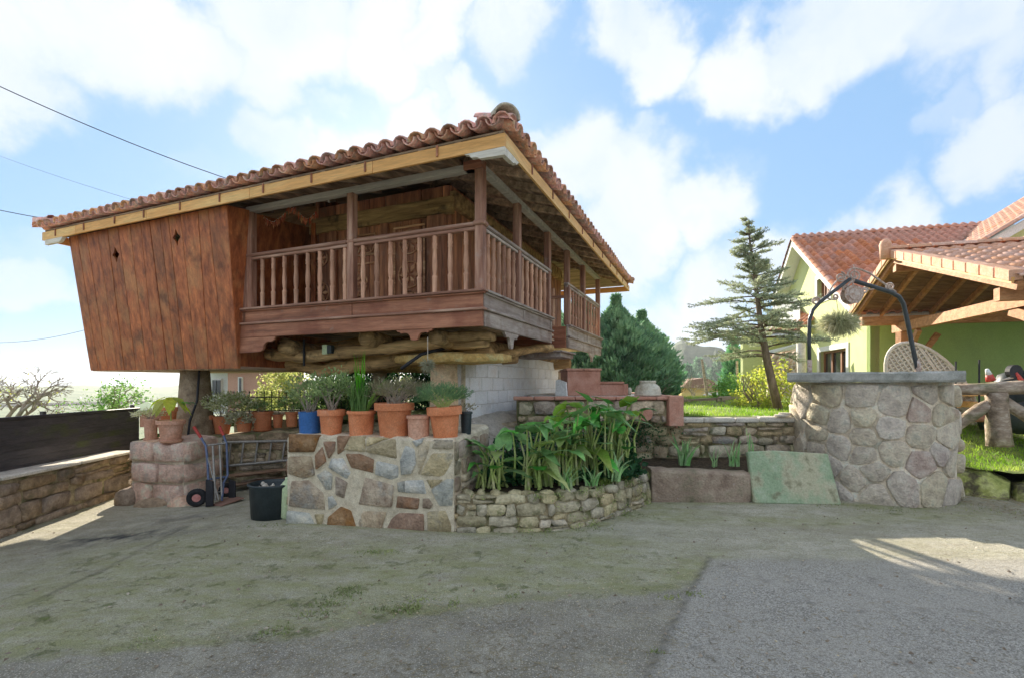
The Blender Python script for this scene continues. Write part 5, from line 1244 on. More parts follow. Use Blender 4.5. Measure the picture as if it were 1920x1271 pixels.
def pot(u0, u1, vt, vb, Y, label, m=m_terra, rimh=.22, taper=.68, saucer=False, group='flowerpots', cat='flowerpot', name='flowerpot', tilt=0, thin_rim=False):
    uc = (u0+u1)/2; dv = (CU-uc)/FPX; f_ = sqrt(1+dv*dv); R = (u1-u0)/2/FPX*Y/f_**.9; b = P(uc, vb, Y); h = (vb-vt)/FPX*Y*.98
    t = thing(name, label, cat, b, 0, group)
    pr = pot_mesh(R, R*taper, h, rimh=rimh)
    if thin_rim: pr = [(R*taper,0),(R*.90,h*.88),(R,h*.885),(R,h*.97),(R*.97,h),(R*.90,h),(R*.87,h*.93)]
    MB().lathe(pr, 24).make('pot', m, t, local=True, smooth=False).data
    o = t.children[0]; o.data.polygons.foreach_set('use_smooth', [True]*len(o.data.polygons)); 
    e = o.modifiers.new('edges', 'EDGE_SPLIT'); e.split_angle = radians(35)
    MB().lathe([(R*.86,h*.86),(R*.86,h*.9)], 16).make('soil', m_soil, t, local=True)
    if saucer: MB().lathe([(R*taper*1.05,-.02),(R*taper*1.3,.022),(R*taper*1.26,.024),(R*taper*1.0,-.005)], 22).make('saucer', m, t, local=True, smooth=True)
    if tilt: t.rotation_euler = (0, tilt, 0)
    return t, R, h
def bush(t, R, z0, Hh, rad, n, L, Wd, m, stems=10, tw=m_twig, c=(0,0), name='foliage', up=.5, flat=1.0):
    n = int(n*1.5); Hh *= 1.3; rad *= 1.22
    mb = MB(); P0 = []; D0 = []
    for k in range(stems):
        a = random.uniform(0, 2*pi); rr_ = rad*random.uniform(.3,1); hh = Hh*random.uniform(.5,1); q = [Vector((random.uniform(-R,R)*.3,random.uniform(-R,R)*.3,z0))]
        e = Vector((c[0]+cos(a)*rr_, c[1]+sin(a)*rr_, z0+hh)); mid = q[0].lerp(e, .5)+Vector((random.uniform(-.03,.03),random.uniform(-.03,.03),hh*.1)); q += [mid, e]
        mb.tube(q, [.006,.004,.002], 4, cap=False)
    mb.make('stems', tw, t, local=True)
    for k in range(n):
        a = random.uniform(0, 2*pi); el = math.asin(random.uniform(-.3,1)); rr_ = random.uniform(.35,1)**.6*(1+.25*sin(a*3+el*4)); 
        P0.append((c[0]+cos(a)*cos(el)*rad*rr_, c[1]+sin(a)*cos(el)*rad*rr_*flat, z0+Hh*.5+sin(el)*Hh*.5*rr_)); D0.append((cos(a)*cos(el)+random.uniform(-.6,.6), sin(a)*cos(el)+random.uniform(-.6,.6), sin(el)+up+random.uniform(-.4,.4)))
    return leafmesh(name, P0, D0, L, Wd, m, t, local=True)

# ------------------------------------------------------------------ POTS on the crazy-paved wall
g1 = 'flowerpots along the crazy paved wall'
YW = 5.36
t, R, h = pot(559, 603, 770, 818, 5.62, 'blue plastic pot holding a twiggy green shrub at the left end of the wall', m_bluepot, rimh=0, taper=.86, group=g1)
bush(t, R, h*.9, .34, .27, 620, .045, .02, m_shrub, 16, c=(.02,.05))
t, R, h = pot(595, 648, 766, 818, 5.52, 'orange clay pot with pale water streaks between the blue pot and the grassy one', m_terra, group=g1)
bush(t, R, h*.9, .36, .24, 620, .045, .018, m_shrub, 14, c=(.03,.05))
mb = MB(); mb.tube([(0,0,h*.9),(-.04,-.02,h+.08),(-.08,0,h+.14),(.02,.02,h+.24),(.10,.03,h+.26)], [.012,.01,.008,.006,.003], 6).make('bare_branch', m_twig, t, local=True, smooth=True)
t, R, h = pot(650, 705, 768, 819, 5.45, 'orange plastic pot full of tall bright green leek leaves', m_terra, rimh=.12, taper=.78, thin_rim=True, group=g1)
blades('leaves', [(random.uniform(-.1,.06), random.uniform(-.08,.08), h*.88) for _ in range(150)], .40, .30, m_grassp, t, w=.016, segs=5, local=True)
blades('leaves', [(random.uniform(-.03,.03), random.uniform(-.04,.04), h*.88) for _ in range(26)], .66, .10, m_grassp, t, w=.024, segs=5, local=True, lean=(-.02,0))
blades('leaves', [(.06, random.uniform(-.04,.04), h*.88) for _ in range(12)], .5, .25, m_grassp, t, w=.018, segs=5, local=True, lean=(.75,0))
t, R, h = pot(702, 777, 753, 822, 5.38, 'largest clay pot on the wall with a dry grey lavender bush', m_terra_pale if False else m_terra, taper=.70, rimh=.2, group=g1)
bush(t, R, h*.88, .24, .30, 1700, .045, .007, m_dry, 60, c=(.06,.06), up=1.0)
t, R, h = pot(762, 808, 777, 823, 5.27, 'smallest pale clay pot standing in front of the big lavender pot', m_terra_pale, taper=.84, rimh=.15, thin_rim=True, group=g1)
t, R, h = pot(803, 869, 760, 824, 5.27, 'clay pot with feathery green fennel leaves near the right end of the wall', m_terra, taper=.66, rimh=.25, tilt=radians(-3), group=g1)
bush(t, R, h*.9, .21, .24, 2600, .040, .006, m_feather, 40, c=(-.03,.0), up=.8, tw=m_stemg)
t, R, h = pot(862, 886, 770, 813, 5.55, 'small dark plastic nursery pot with a withered seedling at the wall end', m_darkpot, rimh=.1, taper=.75, group=g1)
bush(t, R, h*.9, .09, .09, 70, .03, .015, m_dry, 6, c=(0,0))
# ------------------------------------------------------------------ pots on the plinth
g2 = 'flowerpots on the stone plinth'
t, R, h = pot(292, 349, 786, 826, 6.95, 'wide clay pot with saucer and drooping yellow green leaves on the plinth', m_terra_pale, taper=.66, rimh=.2, saucer=True, group=g2)
mb = MB(); st_pts = [(0,0,h*.9),(.0,0,h+.12),(-.02,0,h+.25)]; mb.tube(st_pts, [.01,.008,.006], 6).make('stem', m_stemg, t, local=True)
def bigleaf(p, d, L, Wd, m, parent, name='leaf', droop=.6, lob=True, cup=.15, local=True, world=False):
    """arrow or oval blade, 5 stations"""
    d = Vector(d).normalized(); side = d.cross(Vector((0,0,1))); side = side.normalized() if side.length > .05 else Vector((1,0,0)); p = Vector(p)
    upv = side.cross(d); st = ([(-.28,.30),(-.12,.46),(.0,.50),(.25,.47),(.5,.36),(.75,.2),(1.0,.01)] if lob else [(0,.05),(.15,.35),(.4,.5),(.65,.4),(.85,.2),(1,.01)])
    V = []; F = []; wav = random.uniform(0, 6)
    for i, (t_, w_) in enumerate(st):
        c = p+d*(L*t_)-Vector((0,0,1))*(droop*L*max(0,t_)**2)+upv*(.0)
        if lob and t_ < 0: c0 = p+d*(L*-.02)
        else: c0 = c
        e = upv*(Wd*cup*(w_*2)) + Vector((0,0,1))*Wd*.07*sin(i*2.1+wav)
        V += [c+side*(Wd*w_)+e, (c if not (lob and t_ < 0) else p.lerp(c, .12 if i == 1 else .2))-upv*.0, c-side*(Wd*w_)+e*.9]
    for i in range(len(st)-1): b = 3*i; F += [(b,b+1,b+4,b+3),(b+1,b+2,b+5,b+4)]
    return mk(name, V, F, m, parent, smooth=True, local=local)
for k in range(8):
    a = k*.82+.4; bigleaf((-.02+cos(a)*.05, sin(a)*.05, h+.27+random.uniform(-.06,.06)), (cos(a), sin(a), -.1), .22, .15, m_lime, t, droop=.9, lob=False)
for k in range(3): bigleaf((.06+.07*k, .02, h+.24), (1,.2*k-.2,.3), .16, .09, m_calla, t, droop=.4, lob=False)
t, R, h = pot(268, 298, 783, 823, 7.25, 'small clay pot with pale flowers behind the wide pot on the plinth', m_terra_pale, taper=.78, rimh=.12, saucer=True, group=g2)
bush(t, R, h*.9, .13, .17, 260, .04, .022, m_flowery, 8, c=(-.03,0))
t, R, h = pot(298, 334, 762, 800, 7.45, 'clay pot standing at the back of the plinth behind the drooping leaves', m_terra, group=g2)
# ------------------------------------------------------------------ pots on the back wall
g3 = 'flowerpots along the wall under the granary'
def bpot(u0, u1, vt, vb, label, **k):
    uc = (u0+u1)/2; q = lp(uc, vb, -.2)
    return pot(u0, u1, vt, vb, q.y, label, group=g3, **k)
bpot(374, 403, 777, 816, 'tall narrow clay pot nearest the left pillar on the wall under the granary', taper=.5, rimh=.2)
t, R, h = bpot(398, 436, 779, 812, 'clay pot with a blossoming shrub tumbling over its rim under the granary', taper=.7, rimh=0)
bush(t, R, h*.8, .34, .34, 1500, .045, .028, m_flowery, 22, c=(.16,0)); bush(t, R, h*.2, .25, .16, 420, .045, .028, m_flowery, 6, c=(.34,-.12), name='hanging_foliage')
bpot(440, 476, 778, 808, 'clay pot half hidden behind the blossoming shrub under the granary', taper=.66, rimh=.0)
t, R, h = bpot(472, 513, 770, 805, 'broad clay pot with a saucer and feathery sprigs in the middle of the wall', taper=.74, rimh=.12, saucer=True)
bush(t, R, h*.9, .14, .13, 260, .05, .01, m_feather, 10)
bpot(510, 532, 776, 801, 'little clay pot squeezed between two larger ones on the wall under the granary', taper=.7, rimh=.12)
t, R, h = bpot(534, 560, 771, 799, 'clay pot next to the blue one at the right of the wall under the granary', taper=.74, rimh=.14)
bush(t, R, h*.9, .2, .2, 300, .05, .02, m_shrub, 8)

# ------------------------------------------------------------------ hand truck, tub, canister, cable
HY = 6.62
ht = thing('hand_truck', 'blue hand truck with red grips and rubber wheels parked by the left pillar', 'hand truck', P(397, 945, HY))
def hp(u, v, dy=0): return P(u, v, HY+dy)
MB().tube([hp(376,818,.15),hp(386,835,.12),hp(389,862,.1),hp(391,905,.02),hp(392,938,-.0)], .016, 8).make('side_tube', m_bluemetal, ht, smooth=True)
MB().tube([hp(419,815,.3),hp(425,832,.28),hp(426,860,.25),hp(427,890,.2),hp(419,905,.1),hp(416,938,.0)], .016, 8).make('side_tube', m_bluemetal, ht, smooth=True)
MB().tube([hp(363,799,.12),hp(377,820,.15)], .02, 8).make('grip', m_red, ht); MB().tube([hp(411,798,.28),hp(419,815,.3)], .02, 8).make('grip', m_red, ht)
MB().tube([hp(389,834,.12),hp(424,830,.28)], .014, 8).make('cross_bar', m_alu, ht); MB().tube([hp(390,898,.05),hp(424,893,.2)], .014, 8).make('cross_bar', m_bluemetal, ht)
MB().tube([hp(399,835,.1),hp(404,938,-.02)], .015, 8).make('strut', m_alu, ht); MB().tube([hp(390,858,.1),hp(410,936,-.02)], .010, 8).make('strut', m_alu, ht)
MB().tube([hp(412,834,.15),hp(416,934,.02)], .013, 8).make('strut', m_alu, ht)
for (u, v, r, dy, dx) in ((369,932,17,-.02,0),(424,918,13,.38,0)):
    c = hp(u, v, dy); R_ = r/FPX*(HY+dy); w = thing_w = None
    ax = Vector((.40,-.91,0)).normalized()
    mb = MB(); b1 = c-ax*.02; V=[];F=[]; n=20; pr=[(.42,-.034),(.8,-.045),(.96,-.03),(1,0),(.96,.03),(.8,.045),(.42,.034)]
    e1 = Vector((0,0,1)); e2 = ax.cross(e1)
    for k in range(n):
        a = 2*pi*k/n
        for rr_, o in pr: V.append(c+ax*o+(e1*cos(a)+e2*sin(a))*(rr_*R_))
    m7 = len(pr)
    for k in range(n):
        for j in range(m7): F.append((k*m7+j, k*m7+(j+1)%m7, ((k+1)%n)*m7+(j+1)%m7, ((k+1)%n)*m7+j))
    wh = mk('wheel', V, F, m_rubber, ht, smooth=True)
    for s_ in (-1, 1):
        mb = MB(); mb.tube([c+ax*(.015*s_), c+ax*(.034*s_)], R_*.5, 14); hubo = mb.make('hub', m_hub, ht)
    MB().tube([c-ax*.05, c-ax*.035], R_*.14, 8).make('hub_cap', m_rubber, ht)
MB().tube([hp(369,932,-.02), hp(424,918,.38)], .01, 6).make('axle', m_alu, ht)
for (a, b) in ((385,398),(428,440)):
    dy = 0 if a < 400 else .25
    mb = MB(); mb.prism([hp(a,898,dy), hp(b,902,dy-.02), hp(b,948,dy-.12), hp(a,950,dy-.10)], (.01,.02,0)); mb.make('toe_plate', m_cable, ht, bevel=.003)
mb = MB(); mb.prism([hp(398,947,-.05), hp(415,949,-.15), hp(458,934,.1), hp(432,930,.3)], (0,0,.014)); mb.make('foot_plate', m_roofbrown, ht)
mb = MB(); tb = gpt(494, 976); tb = (tb[0], tb[1]+.22)
t = thing('black_tub', 'black plastic oval tub of rubble standing left of the stone wall end', 'tub', (tb[0], tb[1], gz(*tb)+.0))
MB().lathe([(.245,0),(.265,.36),(.285,.385),(.285,.40),(.262,.405),(.248,.36),(.24,.28)], 28, ell=.85).make('tub', m_darkpot, t, local=True, smooth=True)
for k in range(22):
    a = random.uniform(0,6.28); r = .2*sqrt(random.random()); mb = MB(); q = random.uniform(.02,.045); mb.lathe([(q*.5,0),(q,.02),(q*.7,.04),(q*.2,.05)], 6, (r*cos(a), r*sin(a)*.8, .30+random.uniform(0,.05))); mb.make('rubble_piece', m_cap, t, local=True)
mb = MB(); q = P(540, 985, 5.62); mb.lathe([(.07,0),(.085,.02),(.085,.36),(.06,.42),(.03,.45),(.03,.48)], 14, (q.x, q.y, gz(q.x,q.y))); tag(mb.make('plastic_canister', m_paleg, smooth=True), 'pale green plastic canister peeping out beside the black tub', 'canister')
cbp = [HW(-5.2,.30,1.80), HW(-5.21,.27,1.3), HW(-5.28,.20,.98), HW(-5.27,.16,.7), HW(-5.12,.08,.45), HW(-5.10,.05,.1), HW(-5.14,.05,-.12)]
tag(MB().tube(cbp, .018, 7).make('power_cable', m_cable, smooth=True), 'black cable running down the left stone pillar', 'cable')
tag(MB().tube([P(752,691,5.9),P(770,678,5.95),P(790,664,6.0),P(815,657,6.1),P(840,652,6.3)], .022, 7).make('black_pipe', m_cable, smooth=True), 'bent black pipe under the balcony near the ochre pillar', 'pipe')
# hanging plants
hg = thing('hanging_air_plant', 'dry silvery plant hanging on a thread below the balcony', 'hanging plant', P(802, 684, 5.35))
MB().tube([P(802,632,5.35), P(802,680,5.35)], .003, 4).make('thread', m_white, hg)
pts = []; dr = []
for k in range(260): v = Vector(rng.normal(size=3)).normalized(); pts.append(Vector((0,0,0))+v*.012); dr.append(v)
leafmesh('leaves', pts, dr, .085, .008, m_wool, hg, local=True)
h2 = thing('hanging_spider_plant', 'shaggy ball of thin leaves hanging from the left side of the iron arch', 'hanging plant', P(1574, 606, 6.9))
MB().tube([P(1568,560,6.9), P(1574,600,6.9)], .004, 4).make('hanger', m_cable, h2)
pts = []; dr = []
for k in range(2600):
    v = Vector(rng.normal(size=3)).normalized(); v.z = v.z*.75; s_ = random.uniform(.02,.14); pts.append(Vector((v.x*s_*1.4, v.y*s_*1.2, v.z*s_))); dr.append(v+Vector(rng.normal(size=3))*.35)
leafmesh('leaves', pts, dr, .14, .009, m_spider, h2, local=True, droop=.35)
# dried peppers under the balcony roof
for gi, (u0, u1, v0, lab) in enumerate(((492,535,404,'string of dried red peppers hanging at the left of the balcony'),(542,553,390,'single small bunch of dried peppers between two strings on the balcony'),(560,592,398,'string of dried peppers right of the bunch on the balcony'))):
    t = thing('pepper_string', lab, 'dried peppers', P(u0, v0-4, 7.05), 0, 'dried peppers on the balcony')
    n = max(2, int((u1-u0)/5)); pts = [P(lerp(u0,u1,i/(n)), v0+14*sin(pi*i/n)*(gi != 1)*.9-(4 if gi == 0 and i > n/2 else 0), 7.05) for i in range(n+1)]
    MB().tube(pts, .004, 4, cap=False).make('string', m_white, t)
    for p in pts:
        for _ in range(3):
            a = Vector((random.uniform(-.03,.03), random.uniform(-.03,.03), -random.uniform(.03,.10))); MB().tube([p, p+a*.6, p+a*1.3], [.012,.014,.002], 5).make('pepper', m_pepper, t)
t = thing('garlic_bunch', 'small pale bunch of garlic hanging near the middle balcony post', 'garlic', P(619, 368, 6.6)); 
for _ in range(5): p = P(619, 374, 6.6)+Vector((random.uniform(-.02,.02),0,random.uniform(-.04,.04))); MB().lathe([(.004,.03),(.016,.01),(.012,-.01)], 7, p).make('bulb', m_cream, t)

# ------------------------------------------------------------------ BIG LEAFY PLANTS in the bed
def calla(bx, by, n, hmax, rad, lab, seed):
    random.seed(seed); z0 = .42+.0*bx
    t = thing('calla_plant', lab, 'plant', (bx, by, z0), 0, 'big leafy plants in the bed')
    for k in range(n):
        a = random.uniform(0, 2*pi); rr_ = rad*sqrt(random.random()); hh = 1.15*hmax*(random.uniform(.72,1.02) if random.random() < .5 else random.uniform(.28,.74)); b = Vector((bx+cos(a)*rr_*.75+random.uniform(-.06,.06), by+sin(a)*rr_*.6+random.uniform(-.03,.05), z0-.03)); e = Vector((bx+cos(a)*rr_, by+sin(a)*rr_*.8-.04, z0+hh))
        mid = b.lerp(e, .5)+Vector((-.07*cos(a)+random.uniform(-.05,.05), -.05*sin(a), .05)); MB().tube([b, mid, e], [.019,.014,.008], 6, cap=False).make('stalk', m_stemg, t, smooth=True)
        az = a+random.uniform(-.7,.7); L = random.uniform(.20,.38); d = Vector((cos(az)*.8, sin(az)*.8-.3, random.uniform(-.25,.75)))
        bigleaf(e, d, L, L*random.uniform(.44,.68), random.choice((m_calla,m_calla,m_calla,m_calla2)), t, droop=random.uniform(.05,.6), local=False, cup=random.uniform(-.1,.3))
    return t
calla(-.20, 5.45, 15, .42, .22, 'lowest calla clump at the left end of the bed', 1)
calla(.22, 5.50, 22, .62, .28, 'broad leaved clump between the low left clump and the tallest one', 2)
calla(.62, 5.72, 19, .70, .28, 'dense leafy clump in the middle of the bed', 3)
calla(.98, 5.95, 30, .82, .32, 'tallest calla clump with bright leaves reaching the brick terrace', 4)
calla(1.45, 6.25, 26, .78, .30, 'leafy clump at the right end just before the bare wall', 5)
random.seed(11)
# ivy understory
pts = []; dr = []
for k in range(3800):
    x = random.uniform(-.35, 1.65); y = random.uniform(5.5, 7.0)+.25*max(0,x); hgt = .42+random.uniform(0,.40)*max(.15,(y-5.6)/1.2); pts.append((x, y, hgt)); dr.append((random.uniform(-1,1), random.uniform(-1.4,.2), random.uniform(-.3,.8)))
o = leafmesh('ground_ivy', pts, dr, .085, .07, m_ivy); tag(o, 'dark green undergrowth between the stalks of the big leafy plants', 'undergrowth', kind='stuff')
def iris(bx, by, z0, n, H, spread, lab, w=.028):
    t = thing('iris_clump', lab, 'plant', (bx, by, z0), 0, 'iris clumps in the bed')
    for s in range(4):
        blades('leaf_fan', [(bx+random.uniform(-.06,.06), by+random.uniform(-.04,.04), z0) for _ in range(n//4)], H, spread, m_iris, t, w=w, segs=4)
iris(.62, 5.36, .40, 26, .34, .9, 'blue green iris clump at the wall edge below the middle leaves'); iris(.92, 5.52, .40, 16, .26, .8, 'small iris tuft just right of the blue green clump')
iris(1.25, 5.78, .40, 22, .38, .7, 'iris clump with upright blades near the bend of the planter wall')
iris(2.45, 6.75, .42, 36, .46, .45, 'thick iris fan standing alone against the bare retaining wall', .035); iris(2.85, 6.62, .42, 10, .30, .5, 'thin low iris shoots right of the thick fan', .016)
iris(3.12, 6.68, .42, 20, .40, .3, 'slender upright iris shoots next to the green slab', .018); iris(3.40, 6.75, .42, 10, .5, .2, 'tallest slender iris shoots behind the green slab', .016)
# ivy and moss on the retaining wall corner
pts = []; dr = []
for k in range(1500):
    x = random.gauss(1.75,.3); z = min(1.03,random.gauss(.85,.16)); y = 7.18+.05*(x)-.05-random.uniform(0,.08); pts.append((x,y-.05,z)); dr.append((random.uniform(-1,1), -1, random.uniform(-.5,.5)))
tag(leafmesh('wall_moss', pts, dr, .035, .03, m_ivy), 'dark creeping moss and ivy on the retaining wall', 'creeper', kind='stuff')
# ------------------------------------------------------------------ GREEN HOUSE
def HYg(u): r = (u-CU)/FPX; Y = 6.55/(r-.25); return Y
def hpnt(u, v, off=0): Y = HYg(u); p = P(u, v, Y); return p+Vector((-.97,.2425,0))*off
gd = Vector((.2425,.97,0)); hn = Vector((.97,-.2425,0))   # along the gable wall / into the house
HC = Vector((9.8, 13, 0))
gh = thing('green_house', 'lime green house with red tiled roof and brown windows in white surrounds behind the carport', 'house', (10.5, 16, .9))
def G(s, z, o=0): return HC+gd*s+Vector((0,0,z))-hn*o     # s along gable wall from the near corner, o towards the camera side
apex_s = (hpnt(1512,447)-HC).dot(gd); apex_z = 6.95
SLh = .66
def roofz(s): return apex_z-.12-SLh*abs(s-apex_s)*(1 if s < apex_s else 1.12)
Ls = 7.3
mb = MB(); outl = [(0,.6),(0,roofz(0)),(apex_s,roofz(apex_s)),(Ls-.4,roofz(Ls-.4)),(Ls-.4,.6)]
# wall with two window openings: built of vertical strips
wins = [((hpnt(1588,640)-HC).dot(gd), (hpnt(1537,640)-HC).dot(gd), .9, EYE+(HV-656)/FPX*HYg(1560), 'low'),
        ((hpnt(1556,560)-HC).dot(gd), (hpnt(1533,560)-HC).dot(gd), EYE+(HV-556)/FPX*HYg(1549), EYE+(HV-517)/FPX*HYg(1549), 'up')]
def strip(s0, s1, z0, z1t):
    mb = MB(); top = [(s1, z1t(s1)), (s0, z1t(s0))]
    if s0 < apex_s < s1 and z1t is roofz: top = [(s1, z1t(s1)), (apex_s, z1t(apex_s)), (s0, z1t(s0))]
    poly = [G(s0,z0), G(s1,z0)]+[G(a,b) for a, b in top]; mb.prism(poly, hn*.22); mb.make('wall', m_gwall, gh)
a0_, a1_ = wins[0][0], wins[0][1]; b0_, b1_ = wins[1][0], wins[1][1]
cuts = sorted([0, a0_, a1_, b0_, b1_, Ls-.4])
for s0, s1 in zip(cuts[:-1], cuts[1:]):
    mid = (s0+s1)/2; spans = [(w[2], w[3]) for w in wins if w[0] < mid < w[1]]
    z = .6
    for (a, b) in sorted(spans):
        if a > z+.05: strip(s0, s1, z, lambda s, a=a: a)
        z = b
    strip(s0, s1, z, roofz)
def window(s0, s1, z0, z1, o=0, n=2, parent=gh, fn=G, fr=.16, into=hn):
    w = MB()
    for (a, b, c_, d_) in ((s0-fr, s1+fr, z1, z1+fr), (s0-fr, s1+fr, z0-fr, z0), (s0-fr, s0, z0, z1), (s1, s1+fr, z0, z1)):
        w.prism([fn(a,c_,.03), fn(b,c_,.03), fn(b,d_,.03), fn(a,d_,.03)], into*.05)
    root = w.make('window', m_whitep, parent)
    def sub(name, pl_, m, dp, th):
        q = MB(); q.prism([fn(a, b, -dp) for a, b in pl_], into*th); V = [tuple(v) for v in q.V]; o_ = mk(name, V, q.F, m, root); return o_
    sub('pane', [(s0,z0),(s1,z0),(s1,z1),(s0,z1)], m_glass, .17, .01)
    k = .07
    for (a, b, c_, d_) in ((s0,s1,z1-k,z1),(s0,s1,z0,z0+k),(s0,s0+k,z0+k,z1-k),(s1-k,s1,z0+k,z1-k)): sub('frame', [(a,c_),(b,c_),(b,d_),(a,d_)], m_wframe, .12, .045)
    for i in range(1, n): x = lerp(s0, s1, i/n); sub('mullion', [(x-.045,z0+k),(x+.045,z0+k),(x+.045,z1-k),(x-.045,z1-k)], m_wframe, .115, .05)
    return root
window(a0_, a1_, wins[0][2], wins[0][3], n=3); window(b0_, b1_, wins[1][2], wins[1][3], n=4)
# reveals
for (s0, s1, z0, z1, _) in wins:
    for pl_ in ([G(s0,z0,-.01),G(s0,z1,-.01),G(s0,z1,-.2),G(s0,z0,-.2)],[G(s1,z0,-.01),G(s1,z1,-.01),G(s1,z1,-.2),G(s1,z0,-.2)]): mk('reveal', pl_, [(0,1,2,3)], m_whitep, gh)
# long side facing the camera
mb = MB(); mb.prism([HC+Vector((.0,.0,.6)), HC+Vector((.0,0,roofz(0)-.1)), HC+hn*9+Vector((0,0,roofz(0)-.1)), HC+hn*9+Vector((0,0,.6))], gd*.2); mb.make('wall', m_gwall_shade, gh)
mb = MB(); mb.prism([G(Ls-.4,.6), G(Ls-.4,roofz(Ls-.4)), G(Ls-.4,roofz(Ls-.4))+hn*9, G(Ls-.4,.6)+hn*9], gd*-.2); mb.make('wall', m_gwall, gh)
# roof planes and tiles
ov = .42; e_s = -.55; f_s = Ls+.1
def rp(s, k, up=0): z = apex_z-SLh*abs(s-apex_s)*(1 if s < apex_s else 1.12); return HC+gd*s+hn*(k-ov)+Vector((0,0,z+up))
mk('roof_slab', [rp(e_s,0),rp(apex_s,0),rp(apex_s,9.5),rp(e_s,9.5),rp(e_s,0,-.1),rp(apex_s,0,-.1),rp(apex_s,9.5,-.1),rp(e_s,9.5,-.1)], [(0,3,2,1),(4,5,6,7),(0,1,5,4),(1,2,6,5),(2,3,7,6),(3,0,4,7)], m_whitep, gh)
mk('roof_slab', [rp(f_s,0),rp(apex_s,0),rp(apex_s,9.5),rp(f_s,9.5),rp(f_s,0,-.1),rp(apex_s,0,-.1),rp(apex_s,9.5,-.1),rp(f_s,9.5,-.1)], [(0,1,2,3),(7,6,5,4),(4,5,1,0),(5,6,2,1),(6,7,3,2),(7,4,0,3)], m_whitep, gh)
for (s0, s1) in ((e_s, apex_s), (f_s, apex_s)):
    mb = MB(); q = [rp(s0,-.03,-.26), rp(s1,-.03,-.26), rp(s1,-.03,.0), rp(s0,-.03,.0)]; mb.prism(q, -hn*.04); mb.make('bargeboard', m_whitep, gh)
# one roman tile: flat pan and barrel
def roman(w, l, r, th=.018):
    pr = [(0,0),(w*.36,0),(w*.44,r*.55),(w*.56,r*.98),(w*.70,r),(w*.84,r*.9),(w*.97,r*.35),(w,0)]
    V = []; F = []; n = len(pr)
    for y, lift in ((-.01,.02),(l,.0)):
        V += [(x, y, z+lift) for x, z in pr]
    V += [(x, -.01, z+.02-.03) for x, z in pr]
    for i in range(n-1): F += [(i, i+1, n+i+1, n+i), (2*n+i, 2*n+i+1, i+1, i)]
    return V, F
def tiled(root, o, ex, ey, ez_slope, width, length, tw, tl, m, cond=None, maxn=300, name='roof_tile', thk=.05):
    """o corner at the low edge, ex along, ey horizontal up-slope; slope = rise per run"""
    ex = Vector(ex).normalized(); ey = Vector(ey).normalized(); e3 = Vector((ey.x, ey.y, ez_slope)).normalized(); nrm_ = ex.cross(e3).normalized()
    if nrm_.z < 0: nrm_ = -nrm_; flip = True
    else: flip = False
    me = mesh_only(name, *roman(tw, tl+.03, tw*.26), m); nc = int(width/tw); nr = int(length/tl+.99); cnt = 0; V = []; F = []
    v, f_ = roman(tw, tl+.03, tw*.26)
    L_ = []
    for r in range(nr):
        for c in range(nc):
            p = o+ex*(c*tw)+e3*(r*tl)+nrm_*.012
            if cond and not cond(p+ex*tw*.5+e3*tl*.5): continue
            L_.append(((p-Vector((0,0,EYE))).length, p))
    L_.sort(key=lambda a: a[0])
    Rm = Matrix((ex, e3, nrm_)).transposed()
    rootM = ROOTM[root.name].inverted()
    for d, p in L_:
        Mx = Matrix.Translation(p+nrm_*random.uniform(0,.004)) @ Rm.to_4x4() @ Matrix.Rotation(random.uniform(-.012,.012), 4, 'Z')
        if cnt < maxn:
            Lm = rootM @ Mx; ob = bpy.data.objects.new(name, me); COL.objects.link(ob); ob.parent = root; ob.matrix_basis = Lm; cnt += 1
        else:
            b = len(V); V += [Mx @ Vector(q) for q in v]; F += [tuple(i+b for i in q) for q in f_]
    if V: tag(mk(name+'s', V, F, m, root, smooth=True), kind='stuff')
    return cnt
slen = lambda s0: abs(apex_s-s0)*sqrt(1+SLh**2)
E0 = Vector((12.47,13,5.19))   # foot of the wing's verge
def main_cond(p): return p.z > .5 and not ((p-E0).dot(Vector((.97,-.243,0)))*.64+E0.z > p.z+.02 and (p-E0).dot(Vector((.97,-.243,0))) > 0)
tiled(gh, rp(e_s,.0,.02), hn, gd, SLh, 9.3, slen(e_s), .25, .34, m_rtile, main_cond, 235)
# ridge, verge
def cap_run(root, a, b, r, seg, m, name, tilt=0):
    a = Vector(a); b = Vector(b); L_ = (b-a).length; n = max(1, int(L_/seg)); d = (b-a).normalized()
    side = d.cross(Vector((0,0,1))).normalized(); up = side.cross(d)
    for k in range(n):
        V = []; F = []; m_ = 7
        for t, rr_ in ((k/n*L_, r), ((k+1)/n*L_+.02, r*.88)):
            for i in range(m_): an = pi*i/(m_-1); V.append(a+d*t+side*(cos(an)*rr_)+up*(sin(an)*rr_*.8))
        for i in range(m_-1): F.append((i, i+1, m_+i+1, m_+i))
        F.append(tuple(range(m_-1,-1,-1))); mk(name, V, F, m, root, smooth=False)
cap_run(gh, rp(apex_s,-.05,.03), rp(apex_s,5.8,.03), .11, .40, m_rtile, 'ridge_tile')
for (s0, s1) in ((e_s, apex_s), (f_s, apex_s)): cap_run(gh, rp(s0,-.02,.0), rp(s1,-.02,.0), .11, .38, m_rtile, 'verge_tile')
